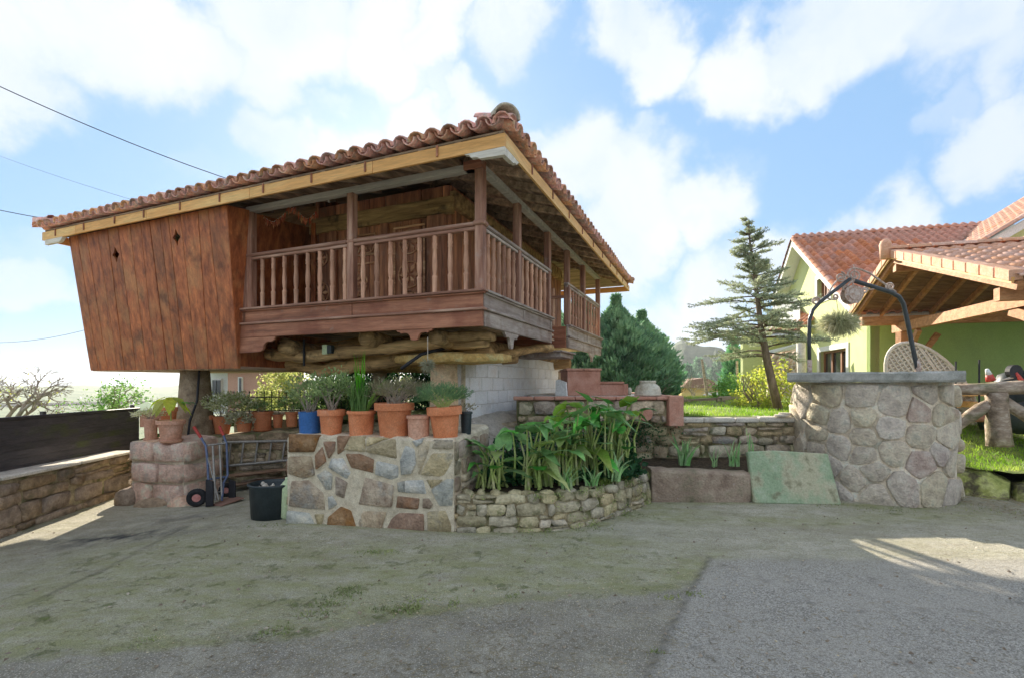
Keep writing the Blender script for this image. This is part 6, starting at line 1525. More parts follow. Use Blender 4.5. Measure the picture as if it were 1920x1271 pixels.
# the cross wing at the right
wi = Vector((.243,.97,0)); wj = Vector((.97,-.243,.64))
def wp(i, j, up=0): return E0+wi*i+wj*j+Vector((0,0,up))
mk('wing_roof', [wp(0,0,-.02),wp(0,5,-.02),wp(4.3,5,-.02),wp(4.3,2.85,-.02)], [(0,1,2,3)], m_whitep, gh)
def wcond(p): i = (p-E0).dot(wi); j = (p-E0).dot(Vector((.97,-.243,0))); return -.05 < i < 4.3 and j > i*.66-.1
tiled(gh, wp(0,.0,.02), wi, Vector((.97,-.243,0)), .64, 4.3, 5.8, .25, .34, m_ctile, wcond, 60, name='wing_tile')
cap_run(gh, wp(-.03,.0,.02), wp(-.03,5,.02), .12, .4, m_ctile, 'verge_tile')
cap_run(gh, wp(4.3,2.85,.02), wp(4.3,5.0,.02), .11, .4, m_ctile, 'verge_tile'); 
mb = MB(); mb.prism([wp(-.03,.05,-.30),wp(-.03,5,-.30),wp(-.03,5,-.06),wp(-.03,.05,-.06)], wi*.04); mb.make('bargeboard', m_whitep, gh)
mb = MB(); q = [wp(.25,.4,-.15),wp(.25,5,-.15),Vector((*wp(.25,5).xy,3.0)),Vector((*wp(.25,.4).xy,3.0))]; mb.prism(q, wi*.2); mb.make('wall', m_gwall, gh)
# lower rear part with stone porch, seen left of the gable
lo = thing('low_house_wing', 'lower lime green wing with small tiled roofs and a fieldstone porch left of the gable', 'house', (9.5, 19, .8))
def lowq(name, us, m, Y, th=.2):
    q = [P(u, v, Y) for u, v in us]; mb = MB(); mb.prism(q, (0,th,0)); return mb.make(name, m, lo)
lowq('wall', [(1393,775),(1393,632),(1440,600),(1500,600),(1500,775)], m_gwall, 19.6)
q = [P(1432,628,18.4), P(1500,628,16.8), P(1500,560,18.6), P(1456,556,19.8)]; mb = MB(); mb.prism(q, (0,0,-.1)); mb.make('roof_slab', m_whitep, lo)
exr = (q[1]-q[0]); 
tiled(lo, q[0]+Vector((0,0,.02)), Vector((exr.x,exr.y,0)), Vector((-exr.y,exr.x,0)) if True else None, .62, 1.9, 2.6, .24, .34, m_rtile, None, 60)
fs = MB(); fs.prism([P(1440,775,17.2), P(1497,775,16.0), P(1497,648,16.0), P(1440,656,17.2)], (.1,.3,0)); fs.make('porch_core', m_welljoint, lo)
fq0 = P(1440,775,17.2); fq1 = P(1497,775,16.0); dq = Vector((fq1.x-fq0.x, fq1.y-fq0.y)); Lq = dq.length; dq.normalize(); nq = Vector((dq.y,-dq.x)); nq = nq if nq.y < 0 else -nq
def fporch(s, z, o=0): return Vector((fq0.x+dq.x*s+nq.x*o, fq0.y+dq.y*s+nq.y*o, .55+z))
lay('stone', voronoi(rubble_sites(Lq, 2.1, .26, .24), (0, Lq, .3, 2.12)), fporch, [m_wellred, m_plinth, m_mix], lo, depth=.04, gap=.02, cham=(.25,.04))
mb = MB(); mb.prism([P(1438,657,17.1), P(1500,642,15.8), P(1500,652,15.9), P(1438,664,17.1)], (.05,-.15,.02)); mb.make('gutter', m_whitep, lo)
MB().tube([P(1505,775,14.6), P(1503,700,14.6), P(1501,632,14.6)], .13, 9, noise=.06).make('stone_post', m_cap, lo, smooth=True)

# ------------------------------------------------------------------ CARPORT
cN, cA, cB = Vector((7.42,7.0,0)), Vector((8.52,10.66,0)), Vector((9.15,12.8,0))
cN.z = EYE+(HV-527)/FPX*7.0; cA.z = EYE+(HV-482)/FPX*10.66; cB.z = EYE+(HV-592)/FPX*12.8
cd = Vector((.958,-.287,0))
cp = thing('timber_carport', 'open timber carport with salmon tiled roof beside the green house', 'carport', (9.5, 9.5, .6))
eyF = Vector(((cA-cN).x, (cA-cN).y, 0)).normalized(); slF = (cA.z-cN.z)/Vector(((cA-cN).x,(cA-cN).y)).length
eyB = Vector(((cA-cB).x, (cA-cB).y, 0)).normalized(); slB = (cA.z-cB.z)/Vector(((cA-cB).x,(cA-cB).y)).length
W5 = 6.0
# soffit boards: run along the ridge direction
def soff(a, b, n):
    for k in range(n):
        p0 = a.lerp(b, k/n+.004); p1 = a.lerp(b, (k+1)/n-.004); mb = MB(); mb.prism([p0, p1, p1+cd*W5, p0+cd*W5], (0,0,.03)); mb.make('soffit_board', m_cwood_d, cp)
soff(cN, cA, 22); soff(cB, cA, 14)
for k in range(11):
    o = cd*(.06+k*.55)
    MB().beam(cN+o+Vector((0,0,-.075)), cA+o+Vector((0,0,-.075)), .08, .13).make('rafter', m_cwood, cp, bevel=.006)
    MB().beam(cB+o+Vector((0,0,-.075)), cA+o+Vector((0,0,-.075)), .08, .13).make('rafter', m_cwood, cp, bevel=.006)
MB().beam(cN+Vector((0,0,.01))-cd*.03, cA+Vector((0,0,.01))-cd*.03, .03, .09).make('verge_board', m_pine, cp)
MB().beam(cB+Vector((0,0,.01))-cd*.03, cA+Vector((0,0,.01))-cd*.03, .03, .10).make('verge_board', m_piney, cp)
tiled(cp, cN+Vector((0,0,.06))-eyF*.06, cd, eyF, slF, W5, (cA-cN).length+.06, .235, .30, m_ctile, None, 200, name='roof_tile')
tiled(cp, cB+Vector((0,0,.06)), cd, eyB, slB, W5, (cA-cB).length, .235, .36, m_ctile, None, 0, name='back_tile')
# verge tiles: L-shaped, along the near verge
def verge(a, b, n, m, par):
    for k in range(n):
        p0 = a.lerp(b, k/n+.003); p1 = a.lerp(b, (k+1)/n-.003); u = Vector((0,0,1)); mb = MB()
        lift = .02
        V = [p0-cd*.07+u*.0, p0-cd*.07+u*(.17), p0+cd*.10+u*(.18), p1-cd*.07+u*.01, p1-cd*.07+u*(.185), p1+cd*.10+u*(.195), p0+cd*.10+u*.03, p1+cd*.10+u*.03]
        mk('verge_tile', V, [(0,1,4,3),(1,2,5,4),(2,6,7,5),(6,0,3,7),(0,6,2,1),(3,4,5,7)], m, par, bevel=.01)
verge(cN+Vector((0,0,-.01)), cA+Vector((0,0,-.01)), 11, m_verge, cp); verge(cB+Vector((0,0,-.01)), cA+Vector((0,0,-.01)), 7, m_verge, cp)
cap_run(cp, cA+Vector((0,0,.16))-cd*.12, cA+Vector((0,0,.16))+cd*W5, .12, .4, m_ctile, 'ridge_tile')
mb = MB(); e = cA-cd*.12+Vector((0,0,.12)); mb.lathe([(.10,-.16),(.11,.05),(.12,.16),(.09,.25),(.03,.29)], 10, e); mb.make('finial', m_ctile, cp, smooth=True)
# frame
def cpt(u, v, Y): return P(u, v, Y)
pl0 = cB-eyB*-.55+Vector((0,0,-.27)); MB().beam(cB+eyB*.45+cd*.05+Vector((0,0,-.22)), cB+eyB*.45+cd*5.8+Vector((0,0,-.22)), .16, .22).make('wall_plate', m_cwood, cp)
MB().beam(cN+eyF*.5+cd*.05+Vector((0,0,-.12)), cN+eyF*.5+cd*5.8+Vector((0,0,-.12)), .14, .2).make('wall_plate', m_cwood, cp)
MB().beam(cA+cd*.05+Vector((0,0,-.24)), cA+cd*5.8+Vector((0,0,-.24)), .14, .2).make('ridge_beam', m_cwood, cp)
tie0 = cB+eyB*.2+cd*.9; tie0.z = 2.98; tie1 = cN+eyF*.3+cd*.9; tie1.z = 2.98
MB().beam(tie0, tie1, .15, .22).make('tie_beam', m_cwood, cp)
pb = tie0+eyB*.35; MB().beam((pb.x,pb.y,.9), (pb.x,pb.y,2.87), .19, .19).make('post', m_cwood, cp, bevel=.01)
pn = tie1+eyF*.15; MB().beam((pn.x,pn.y,.5), (pn.x,pn.y,2.87), .18, .18).make('post', m_cwood, cp, bevel=.01)
def brace(a, b, c_, w, h_):
    pts = [(a*(1-t)**2+b*(2*t*(1-t))+c_*t*t) for t in [i/6 for i in range(7)]]
    for p, q in zip(pts[:-1], pts[1:]): pass
    mb = MB()
    V=[];F=[]
    for i, p in enumerate(pts):
        d = (pts[min(i+1,6)]-pts[max(i-1,0)]).normalized(); x = cd; y = d.cross(x).normalized()
        for a_, b_ in ((-1,-1),(1,-1),(1,1),(-1,1)): V.append(p+x*(a_*w/2)+y*(b_*h_/2))
    for i in range(6):
        for j in range(4): F.append((i*4+j,i*4+(j+1)%4,(i+1)*4+(j+1)%4,(i+1)*4+j))
    F += [(3,2,1,0),(24,25,26,27)]; return mk('brace', V, F, m_cwood, cp)
brace(Vector((pn.x,pn.y,1.75)), Vector((pn.x,pn.y,2.55))+eyF*.15, tie1+eyF*1.35+Vector((0,0,-.14)), .10, .16)
brace(Vector((pb.x,pb.y,1.75)), Vector((pb.x,pb.y,2.3))+eyB*.25, tie0+eyB*1.15+Vector((0,0,-.14)), .09, .13)
a = Vector((pb.x,pb.y,1.8)); MB().beam(a+cd*.1, a+cd*.75+Vector((0,0,1.0)), .09, .12).make('brace', m_cwood, cp)
# ------------------------------------------------------------------ things round the carport
cl = P(1663, 660, 11.2); mb = MB(); V=[];F=[]
for i in range(6):
    for j in range(8): a = 2*pi*j/8; r = (.10,.14,.12,.15,.10,.03)[i]*random.uniform(.7,1.2); V.append((pb.x-.08+r*cos(a), pb.y-.12+r*.6*sin(a), 2.32-.10*i))
for i in range(5):
    for j in range(8): F.append((i*8+j,i*8+(j+1)%8,(i+1)*8+(j+1)%8,(i+1)*8+j))
tag(mk('blue_rag', V, F, m_cloth, smooth=True), 'crumpled blue and white cloth hung on the carport post', 'cloth')
# oval lattice table top leaning behind the well
TY = 8.9
tt = thing('oval_table_top', 'cream plastic oval garden table top with lattice underside leaning behind the well', 'table top', P(1752, 790, TY))
tc = P(1748, 742, TY); ax1 = Vector((.84,-.1,-.55)).normalized(); ax1 = Vector((.50,-.12,-.86)).normalized(); ax2 = Vector((.80,-.25,.5)); ax2 = (ax2-ax1*ax2.dot(ax1)).normalized(); an = ax1.cross(ax2); an = an if an.y < 0 else -an
A1, A2 = 1.12, .55
ring = [tc+ax1*(A1*cos(2*pi*k/40))+ax2*(A2*sin(2*pi*k/40)) for k in range(41)]
MB().tube(ring, .035, 6, cap=False).make('rim', m_cream, tt, smooth=True)
k = -A1+.06
while k < A1: 
    w = A2*sqrt(max(0,1-(k/A1)**2)); MB().beam(tc+ax1*k-ax2*w, tc+ax1*k+ax2*w, .026, .014, up=an).make('lattice_slat', m_cream, tt, bevel=0); k += .07
k = -A2+.05
while k < A2:
    w = A1*sqrt(max(0,1-(k/A2)**2)); MB().beam(tc+ax2*k-ax1*w+an*.012, tc+ax2*k+ax1*w+an*.012, .022, .01, up=an).make('lattice_slat', m_cream, tt, bevel=0); k += .07
for k in (-.3,0,.3): w = A1*sqrt(1-(k/A2)**2); MB().beam(tc+ax2*k-ax1*w-an*.02, tc+ax2*k+ax1*w-an*.02, .03, .05, up=an).make('rib', m_cream, tt)
mk('lattice_back', [p-an*.03 for p in ring[:-1]], [tuple(range(40))], m_cream, tt)
# rustic fence
rf = thing('rustic_log_fence', 'weathered log fence with crossed braces right of the well', 'fence', (6.6, 6.9, .4))
def lg(p, q, r0, r1, nm, m=m_rustic):
    pts = [p.lerp(q, i/5)+Vector((0, random.uniform(-.01,.01), random.uniform(-.012,.012))) for i in range(6)]; MB().tube(pts, [lerp(r0,r1,i/5)*random.uniform(.93,1.07) for i in range(6)], 8, noise=.06).make(nm, m, rf, smooth=True)
FY = 6.9
lg(P(1772,730,FY+.25), P(2080,722,FY-.5), .085, .095, 'top_rail'); 
mb = MB(); lg(P(1868,735,FY), P(1874,835,FY), .12, .15, 'post'); lg(P(2010,735,FY-.3), P(2015,850,FY-.3), .12, .14, 'post')
lg(P(1856,756,FY+.05), P(1768,815,FY+.25), .085, .085, 'brace'); lg(P(1878,748,FY), P(1975,815,FY-.2), .08, .08, 'brace')
# clutter on and behind the fence
bo = thing('spray_bottle', 'white and red plastic bottle standing on the log fence rail', 'bottle', P(1856,712,FY+.1))
bq = P(1858,713,FY+.1); bqv = Vector(bq)
mb = MB(); mb.tube([bqv, bqv+Vector((-.03,0,.09))], [.06,.04], 10); mb.make('bottle_body', m_red, bo, smooth=True)
MB().tube([bqv+Vector((-.03,0,.09)), bqv+Vector((-.06,0,.17))], [.04,.02], 10).make('bottle_neck', m_whitep, bo, smooth=True)
sw = thing('angle_grinder', 'dark power tool with a red handle on the log fence rail', 'power tool', P(1905,712,FY))
q = P(1903,696,FY); MB().tube([q+Vector((0,-.02,0)), q+Vector((0,.05,0))], .10, 14).make('disc_guard', m_cable, sw); MB().tube([q+Vector((0,0,-.02)), q+Vector((.07,-.03,-.13))], .028, 8).make('handle', m_red, sw)
MB().tube([q+Vector((-.02,0,-.08)), q+Vector((-.16,.02,-.12))], [.02,.006], 6).make('spindle', m_alu, sw)
for (u, v0, v1, lab) in ((1792,677,722,'shorter thin iron rod standing up behind the log fence'),(1836,674,722,'taller thin iron rod standing up behind the log fence')):
    tag(MB().tube([P(u,v1+60,7.9), P(u,v0,7.9)], .014, 6).make('iron_rod', m_cable), lab, 'rod', 'iron rods behind the log fence')
def sack(u0, u1, v0, v1, Y, lab, m):
    a = P((u0+u1)/2, v1, Y); R_ = (u1-u0)/2/FPX*Y; h_ = (v1-v0)/FPX*Y; mb = MB(); mb.lathe([(R_*.8,0),(R_,h_*.25),(R_*.97,h_*.6),(R_*.75,h_*.88),(R_*.3,h_)], 12, a, .8)
    for v in mb.V: v += Vector((random.uniform(-.02,.02),random.uniform(-.02,.02),random.uniform(-.01,.01)))
    tag(mb.make('full_sack', m, smooth=True), lab, 'sack')
sack(1870, 1945, 694, 760, 8.6, 'black plastic sack behind the log fence below the green wall', m_darkpot); sack(1840, 1900, 755, 805, 8.2, 'dark bin bag standing on the grass under the fence rail', m_darkpot); sack(1896,1990,750,812,7.7,'large dark bag beyond the fence post at the frame edge', m_darkpot)
pa = thing('wood_pallet', 'small orange brown pallet lying behind the fence brace', 'pallet', P(1815,760,8.6))
for k in range(5): q = P(1806,742,8.3+.2*k); box('deck_board', q.x-.25, q.x+.45, q.y-.05, q.y+.05, q.z, q.z+.02, m_pine, pa, local=False)
for dx in (-.2,.1,.4): box('bearer', 7.87+dx, 7.95+dx, 8.2, 9.2, 1.16, 1.255, m_pine, pa, local=False)
tag(MB().lathe([(.10,0),(.13,.05),(.12,.12),(.06,.16)], 9, P(1838,790,8.2)).make('terracotta_lump', m_brick, smooth=True), 'broken reddish brick lump lying below the fence rail', 'brick')
# mossy stones edging the grass at the right
eg = thing('mossy_stone_edge', 'long mossy stones edging the grass right of the well', 'stone edging', (6.6, 6.4, .1))
m_moststone = stone('moss_covered_stone', [(0.281,0.328,0.094),(0.562,0.585,0.187),(0.820,0.820,0.374)], [((.16,.13,.09),4,.52,.64,.9)])
for (x0, y0, x1, y1, h_) in ((6.25,7.15,6.75,6.45,.36),(6.80,6.40,7.7,5.9,.34),(7.75,5.85,8.9,5.4,.34)):
    V=[];F=[]; n=10; p0=Vector((x0,y0)); p1=Vector((x1,y1)); d=(p1-p0).normalized(); nn=Vector((d.y,-d.x)); nn = nn if nn.y<0 else -nn
    for i in range(n+1):
        q=p0.lerp(p1,i/n); e=.6+.4*min(1,3*min(i,n-i)/n)
        for o,z in ((.10,-.1),(.12,.1),(.06,h_*.8),(-.06,h_),(-.28,h_+.02),(-.3,-.1)): V.append((q.x+nn.x*(o*e+random.uniform(-.02,.02)), q.y+nn.y*(o*e+random.uniform(-.02,.02)), z*(e if z>0 else 1)+random.uniform(-.015,.015)))
    for i in range(n):
        for j in range(5): F.append((i*6+j,(i+1)*6+j,(i+1)*6+j+1,i*6+j+1))
    F.append(tuple(range(6))); F.append(tuple(n*6+j for j in range(5,-1,-1)))
    mk('edge_stone', V, F, m_moststone, eg, smooth=True)
# ------------------------------------------------------------------ TREES
def spruce(Y=9.0):
    t = thing('spruce_tree', 'thin sparse blue green spruce with a bare leaning trunk left of the green house', 'tree', P(1462,775,Y))
    tp = [P(1462,778,Y),P(1448,720,Y),P(1436,665,Y),P(1428,620,Y),P(1420,560,Y),P(1413,500,Y),P(1406,455,Y),P(1402,415,Y)]
    rd = [.085,.078,.068,.058,.042,.03,.018,.006]
    MB().tube(tp, rd, 9, noise=.05).make('trunk', m_bark, t, smooth=True)
    mb = MB(); pts = []; dr = []
    rs = random.Random(5)
    def trunk_at(z):
        for a, b in zip(tp[:-1], tp[1:]):
            if a.z <= z <= b.z: return a.lerp(b, (z-a.z)/(b.z-a.z))
        return tp[-1]
    zs = tp[3].z-.35; ztop = tp[-1].z; lev = 19
    for i in range(lev):
        f_ = i/(lev-1); z = lerp(zs, ztop-.08, f_**.92); Lb = lerp(1.55, .12, f_**.85)
        if i in (9,10): Lb *= .8
        nb = 6 if f_ < .8 else 4
        for k in range(nb):
            az = rs.uniform(0, 2*pi); L_ = Lb*.88*rs.uniform(.4,1.2)
            L_ *= 1+.28*max(0,-cos(az))*(f_<.5)
            c = trunk_at(z+rs.uniform(-.14,.14)); d = Vector((cos(az), sin(az), rs.uniform(-.05,.38) if f_ < .5 else rs.uniform(.25,.8))).normalized()
            P_ = []
            for j in range(9):
                s_ = j/8; P_.append(c+d*(L_*s_)+Vector((0.03*sin(s_*7+k),0.03*cos(s_*6+i),-.30*L_*s_*s_+.12*L_*s_**4)))
            mb.tube(P_, [lerp(.014,.003,j/8)*(.6+Lb*.4) for j in range(9)], 4, cap=False)
            # side twigs with needles
            for j in range(2, 9):
                for sd in (-1, 1, 0):
                    if rs.random() < .12: continue
                    tl = L_*.34*(1-.5*j/8)*rs.uniform(.5,1.2)+.05; dd_ = (d+Vector((-d.y*sd, d.x*sd, 0))*rs.uniform(.7,1.2)+Vector((0,0,rs.uniform(-.35,.15)))).normalized()
                    q0 = P_[j]; mb.tube([q0, q0+dd_*tl], [.004,.002], 3, cap=False)
                    for n_ in range(int(tl/.0072)):
                        s_ = rs.random(); b = q0+dd_*(tl*s_); pts.append(b); v = Vector((rs.gauss(0,1),rs.gauss(0,1),rs.gauss(0,1)+.3)).normalized(); dr.append(dd_*.9+v*.9)
    mb.make('branches', m_bark, t)
    leafmesh('needles', pts, dr, .046, .014, m_spruce, t, fold=0, droop=.1)
spruce()
def cypress(u, vtop, vbase, wpx, Y, lab, n, seed, m=m_cypress, parent=None, nm='cypress_tree', grp='conifers behind the granary'):
    rs = np.random.default_rng(seed); b = P(u, vbase, Y); H = (vbase-vtop)/FPX*Y; R = wpx/2/FPX*Y; b.z = EYE+(HV-vbase)/FPX*Y
    t = thing(nm, lab, 'tree', b, 0, grp)
    MB().tube([b+Vector((0,0,-.6)), b+Vector((0,0,H*.9))], [R*.14,.02], 7).make('trunk', m_bark, t)
    h = rs.random(n)**1.15; az = rs.uniform(0, 2*pi, n); prof_ = (np.sin(np.clip(h*1.0+.10,0,1)*pi)**.45)*(1-h**2.6)+.02
    lump_ = 1+.20*np.sin(az*5+h*9+seed)+.20*np.sin(az*11-h*31+seed)+.16*np.sin(h*53+az*7)
    # feathery upright plumes on the surface
    rr_ = R*prof_*lump_*rs.uniform(.62,1.12,n)**.9; X = b.x+rr_*np.cos(az); Yy = b.y+rr_*np.sin(az); Z = b.z+h*H
    nrm_ = np.stack([np.cos(az), np.sin(az), np.full(n, 1.3)], 1)+rs.normal(size=(n,3))*.45
    leafmesh('foliage', np.stack([X,Yy,Z],1), nrm_, .0125*Y*.95, .0055*Y*.8, m, t, fold=.1, droop=-.1)
g4 = 'conifers behind the granary'
cypress(1088, 545, 800, 175, 19, 'dark conifer seen through the balcony gap of the granary', 14000, 1)
cypress(1155, 560, 760, 140, 18, 'tall bushy conifer right of the balcony end', 19000, 2)
cypress(1203, 590, 750, 108, 19, 'dense conifer between the bushy one and the last of the row', 15000, 3)
cypress(1240, 635, 748, 58, 20, 'lowest conifer at the right end of the row', 7000, 4)
cypress(1040, 560, 800, 120, 21, 'conifer at the left end of the row behind the balcony', 6000, 5)
cypress(1376, 640, 750, 34, 24, 'narrow dark conifer against the left edge of the green house', 3000, 6, grp=None)
def bare_tree(base, H, lab, seed, spread=.9, r0=.12, depth=5, m=m_twig, name='bare_tree', lean=(0,0), leaves=0, ml=None, lsz=.06, upb=.25, minr=.004, bud=None):
    rs = random.Random(seed); t = thing(name, lab, 'tree', base); mb = MB(); tips = []; tr_ = MB()
    def grow(p, d, L, r, k, target):
        n = 4; pts = [p]; dd_ = d.copy()
        for i in range(n):
            dd_ = (dd_+Vector((rs.gauss(0,.16),rs.gauss(0,.16),rs.gauss(0,.12)+upb*.12))).normalized(); pts.append(pts[-1]+dd_*(L/n))
        target.tube(pts, [max(minr, r*(1-.4*i/n)) for i in range(n+1)], 6 if k > 3 else (4 if k > 1 else 3), cap=False)
        if k == 0: tips.append(pts[-1]); return
        nb = rs.choice((2,3,3)) if k > 1 else 3
        for j in range(nb):
            s_ = rs.uniform(.45,1); i = min(n-1, int(s_*n)); q = pts[i].lerp(pts[i+1], s_*n-i) if s_ < 1 else pts[-1]
            ax = Vector((rs.gauss(0,1),rs.gauss(0,1),rs.gauss(0,.6))).normalized(); nd = (dd_+ax*spread*rs.uniform(.5,1.1)).normalized(); nd.z += upb*.3; nd.normalize()
            grow(q, nd, L*rs.uniform(.6,.85), r*rs.uniform(.5,.68), k-1, mb); tips.append(q)
    grow(Vector(base), Vector((lean[0],lean[1],1)).normalized(), H*.33, r0, depth, tr_)
    tr_.make('trunk', m_bark if m is m_bark else m, t, smooth=True); mb.make('branches', m, t)
    if leaves:
        pts = []; dr = []
        for _ in range(leaves): q = rs.choice(tips); pts.append(q+Vector((rs.gauss(0,1),rs.gauss(0,1),rs.gauss(0,1)))*.09); dr.append((rs.gauss(0,1),rs.gauss(0,1),rs.gauss(0,1)))
        leafmesh('leaves', pts, dr, lsz, lsz*.6, ml, t)
    return t
# the wide bare tree at the far left
bt_ = P(15, 790, 13); bare_tree((bt_.x-.5, 13, -.9), 3.9, 'wide leafless tree with pale tangled branches at the left edge', 4, spread=1.0, r0=.12, depth=5, leaves=160, ml=m_yellow, lsz=.05, upb=.1, minr=.006)
bt_ = P(-60, 790, 12); bare_tree((bt_.x, 12, -.9), 3.7, 'second leafless tree partly cut by the left edge', 9, spread=1.1, r0=.11, depth=6, leaves=160, ml=m_yellow, lsz=.05, upb=.05, minr=.006, lean=(.4,0))
bt_ = P(262, 790, 12.5); bare_tree((bt_.x, 12.5, -.4), 2.7, 'small half bare shrub with silvery leaves left of the pillar', 5, spread=.9, r0=.05, depth=5, leaves=1500, ml=m_shrub, lsz=.07, name='shrub')
bt_ = P(170, 800, 16); bare_tree((bt_.x, 16, -1.2), 2.0, 'low hazy shrub beyond the dark fence', 6, spread=1, r0=.05, depth=4, leaves=900, ml=m_hedge, lsz=.08, name='shrub')
# bare saplings and poles in the middle distance
for i, (u, v0, v1, Y, lab) in enumerate(((1262,765,660,19,'bare sapling at the foot of the conifer row'),(1232,765,690,18,'thin bare shrub in front of the dark conifers'),(1295,760,690,22,'bare crooked shrub left of the yellow house'),(1340,757,700,24,'leafless bush beside the utility pole'),(1215,765,700,17.5,'bare twiggy shrub behind the stone jar'))):
    bare_tree(P(u, v0, Y), (v0-v1)/FPX*Y*1.15, lab, 30+i, spread=.8, r0=.05, depth=4, name='bare_shrub', minr=.008)
# hedge and bushes seen under the granary
def hedge(u0, u1, vt, vb, Y, lab, m, n, lsz, seed, name='hedge_bush', grp='bushes seen under the granary'):
    a = P(u0, vb, Y); b = P(u1, vb, Y); H_ = (vb-vt)/FPX*Y; t = thing(name, lab, 'bush', ((a.x+b.x)/2, Y, a.z), 0, grp); rs = np.random.default_rng(seed)
    cx, rx = (a.x+b.x)/2, (b.x-a.x)/2
    th = rs.uniform(0, pi, n); ph = rs.uniform(-pi/2, pi/2, n); r = rs.uniform(.6,1,n)**.5*(1+.16*np.sin(th*7+seed)+.1*np.sin(ph*9+th*4))
    X = cx+rx*np.cos(th)*r; Z = a.z+H_*np.sin(th)*np.cos(ph)*r; Yy = Y+.8*np.sin(ph)*r
    leafmesh('foliage', np.stack([X,Yy,np.maximum(Z, a.z)],1), rs.normal(size=(n,3)), lsz, lsz*.6, m, t)
    MB().tube([Vector((cx,Y,a.z-.3)), Vector((cx,Y,a.z+H_*.6))], [.05,.02], 6).make('trunk', m_bark, t)
hedge(478, 590, 683, 800, 13.0, 'pale yellow green bush left of the middle, under the granary beams', m_hedge, 6500, .085, 1)
hedge(560, 690, 700, 800, 12.2, 'grey green bush behind the blue pot under the granary', m_shrub, 6000, .08, 2)
hedge(610, 900, 655, 820, 12.8, 'very dark bush behind the tall leeks beside the ochre pillar', m_ivy, 17000, .11, 3)
hedge(600, 800, 660, 780, 15.5, 'yellowish hedge farthest back under the granary', m_hedge, 5000, .10, 7)
hedge(1398, 1488, 680, 762, 10.3, 'bright yellow green shrub at the foot of the spruce trunk', m_yellow, 3000, .065, 4, 'golden_shrub', None)
sh = P(1432, 778, 10.3); rs = random.Random(8); t = thing('twisted_shrub', 'bare twisted stems carrying the bright yellow shrub', 'shrub', sh); mb = MB()
for k in range(24):
    a = rs.uniform(-1,1); mb.tube([sh+Vector((rs.uniform(-.08,.08),0,-.05)), sh+Vector((a*.25,rs.uniform(-.1,.1),.25)), sh+Vector((a*.42+rs.uniform(-.1,.1),rs.uniform(-.2,.2),.55)), sh+Vector((a*.5+rs.uniform(-.1,.1),rs.uniform(-.2,.2),.85))], [.02,.016,.010,.005], 5, cap=False)
mb.make('stems', m_twig, t, smooth=True)
hedge(1340, 1395, 706, 765, 15, 'low green bush between the wooden rail and the green house', m_shrub, 2600, .09, 5, 'garden_bush', None)
# ------------------------------------------------------------------ middle distance
wf = thing('wooden_rail_fence', 'low brown wooden rail fence across the sunny lawn', 'fence', P(1330,765,13))
def wb(u0, v0, u1, v1, w, nm, Y0_=13, Y1_=13): MB().beam(P(u0,v0,Y0_), P(u1,v1,Y1_), w, w).make(nm, m_rustic, wf)
wb(1262,748,1293,750,.09,'rail',12,12.5); wb(1348,746,1398,744,.10,'rail'); wb(1290,749,1290,766,.12,'post'); wb(1348,745,1349,768,.12,'post'); wb(1396,742,1397,766,.12,'post'); wb(1352,749,1375,765,.08,'brace'); wb(1265,760,1288,752,.08,'brace',12,12.5)
wb(1294,750,1346,747,.07,'rail')
b = P(1303, 779, 10.6); tp_ = thing('wooden_planter', 'small round wooden tub on the lawn edge', 'planter', b); MB().lathe([(.10,0),(.125,.16),(.11,.16),(.10,.13)], 12).make('tub', m_rustic, tp_, local=True)
tag(MB().beam(P(1268,772,10.5)+Vector((0,0,-.03)), P(1470,763,11.5)+Vector((0,0,-.06)), .22, .10).make('garden_kerb', m_cap), 'pale stone kerb crossing the lawn', 'kerb')
yh = thing('yellow_house', 'distant yellow house with a brown hipped roof beyond the lawn', 'house', P(1315,752,44))
def yq(name, us, m, Y=44, d=3): q = [P(u, v, Y) for u, v in us]; mb = MB(); mb.prism(q, (0,d,0)); return mb.make(name, m, yh)
yq('wall', [(1278,760),(1388,760),(1388,736),(1278,736)], m_yellowh); yq('upper_wall', [(1283,736),(1350,736),(1350,724),(1283,724)], m_yellowh, 44.5)
yq('roof', [(1278,727),(1352,727),(1334,712),(1318,708),(1292,712)], m_roofbrown, 44.2); yq('lower_roof', [(1320,740),(1392,740),(1380,734),(1330,735)], m_whitep, 43.6)
for u in (1296,1322,1345): yq('window', [(u,756),(u+8,756),(u+8,745),(u,745)], m_glass, 43.8, .1)
tag(MB().tube([P(1328,757,30), P(1316,673,30)], [.10,.07], 7).make('utility_pole', m_rustic), 'slightly leaning wooden utility pole left of the spruce', 'utility pole')
tag(MB().tube([P(1383,752,22), P(1382,676,22)], [.06,.05], 7).make('pole', m_rustic), 'slender pole in front of the narrow conifer', 'pole')
# white and pink house under the granary
ph = thing('pink_and_white_house', 'white and pink house with narrow windows seen beneath the granary floor', 'house', P(450,770,24))
def pq(name, us, m, Y=24, d=4, par=ph): q = [P(u, v, Y) for u, v in us]; mb = MB(); mb.prism(q, (0,d,0)); return mb.make(name, m, par)
pq('white_wall', [(386,775),(428,775),(428,697),(386,697)], m_whitep, 24.3); pq('pink_wall', [(427,775),(505,775),(505,692),(427,694)], m_pink, 24)
pq('roof', [(378,696),(505,690),(505,684),(440,684),(385,691)], m_cap, 23.6, 5)
w1 = pq('window', [(396,741),(414,741),(414,709),(396,709)], m_whitep, 24.1, .2); pq('pane', [(398,739),(405,739),(405,712),(398,712)], m_glass, 24.0, .08, w1); pq('pane', [(407,739),(412,739),(412,712),(407,712)], m_glass, 24.0, .08, w1)
w1 = pq('window', [(446,740),(453,740),(453,706),(446,706)], m_whitep, 23.85, .2); pq('pane', [(448,738),(451.5,738),(451.5,708),(448,708)], m_glass, 23.8, .05, w1)
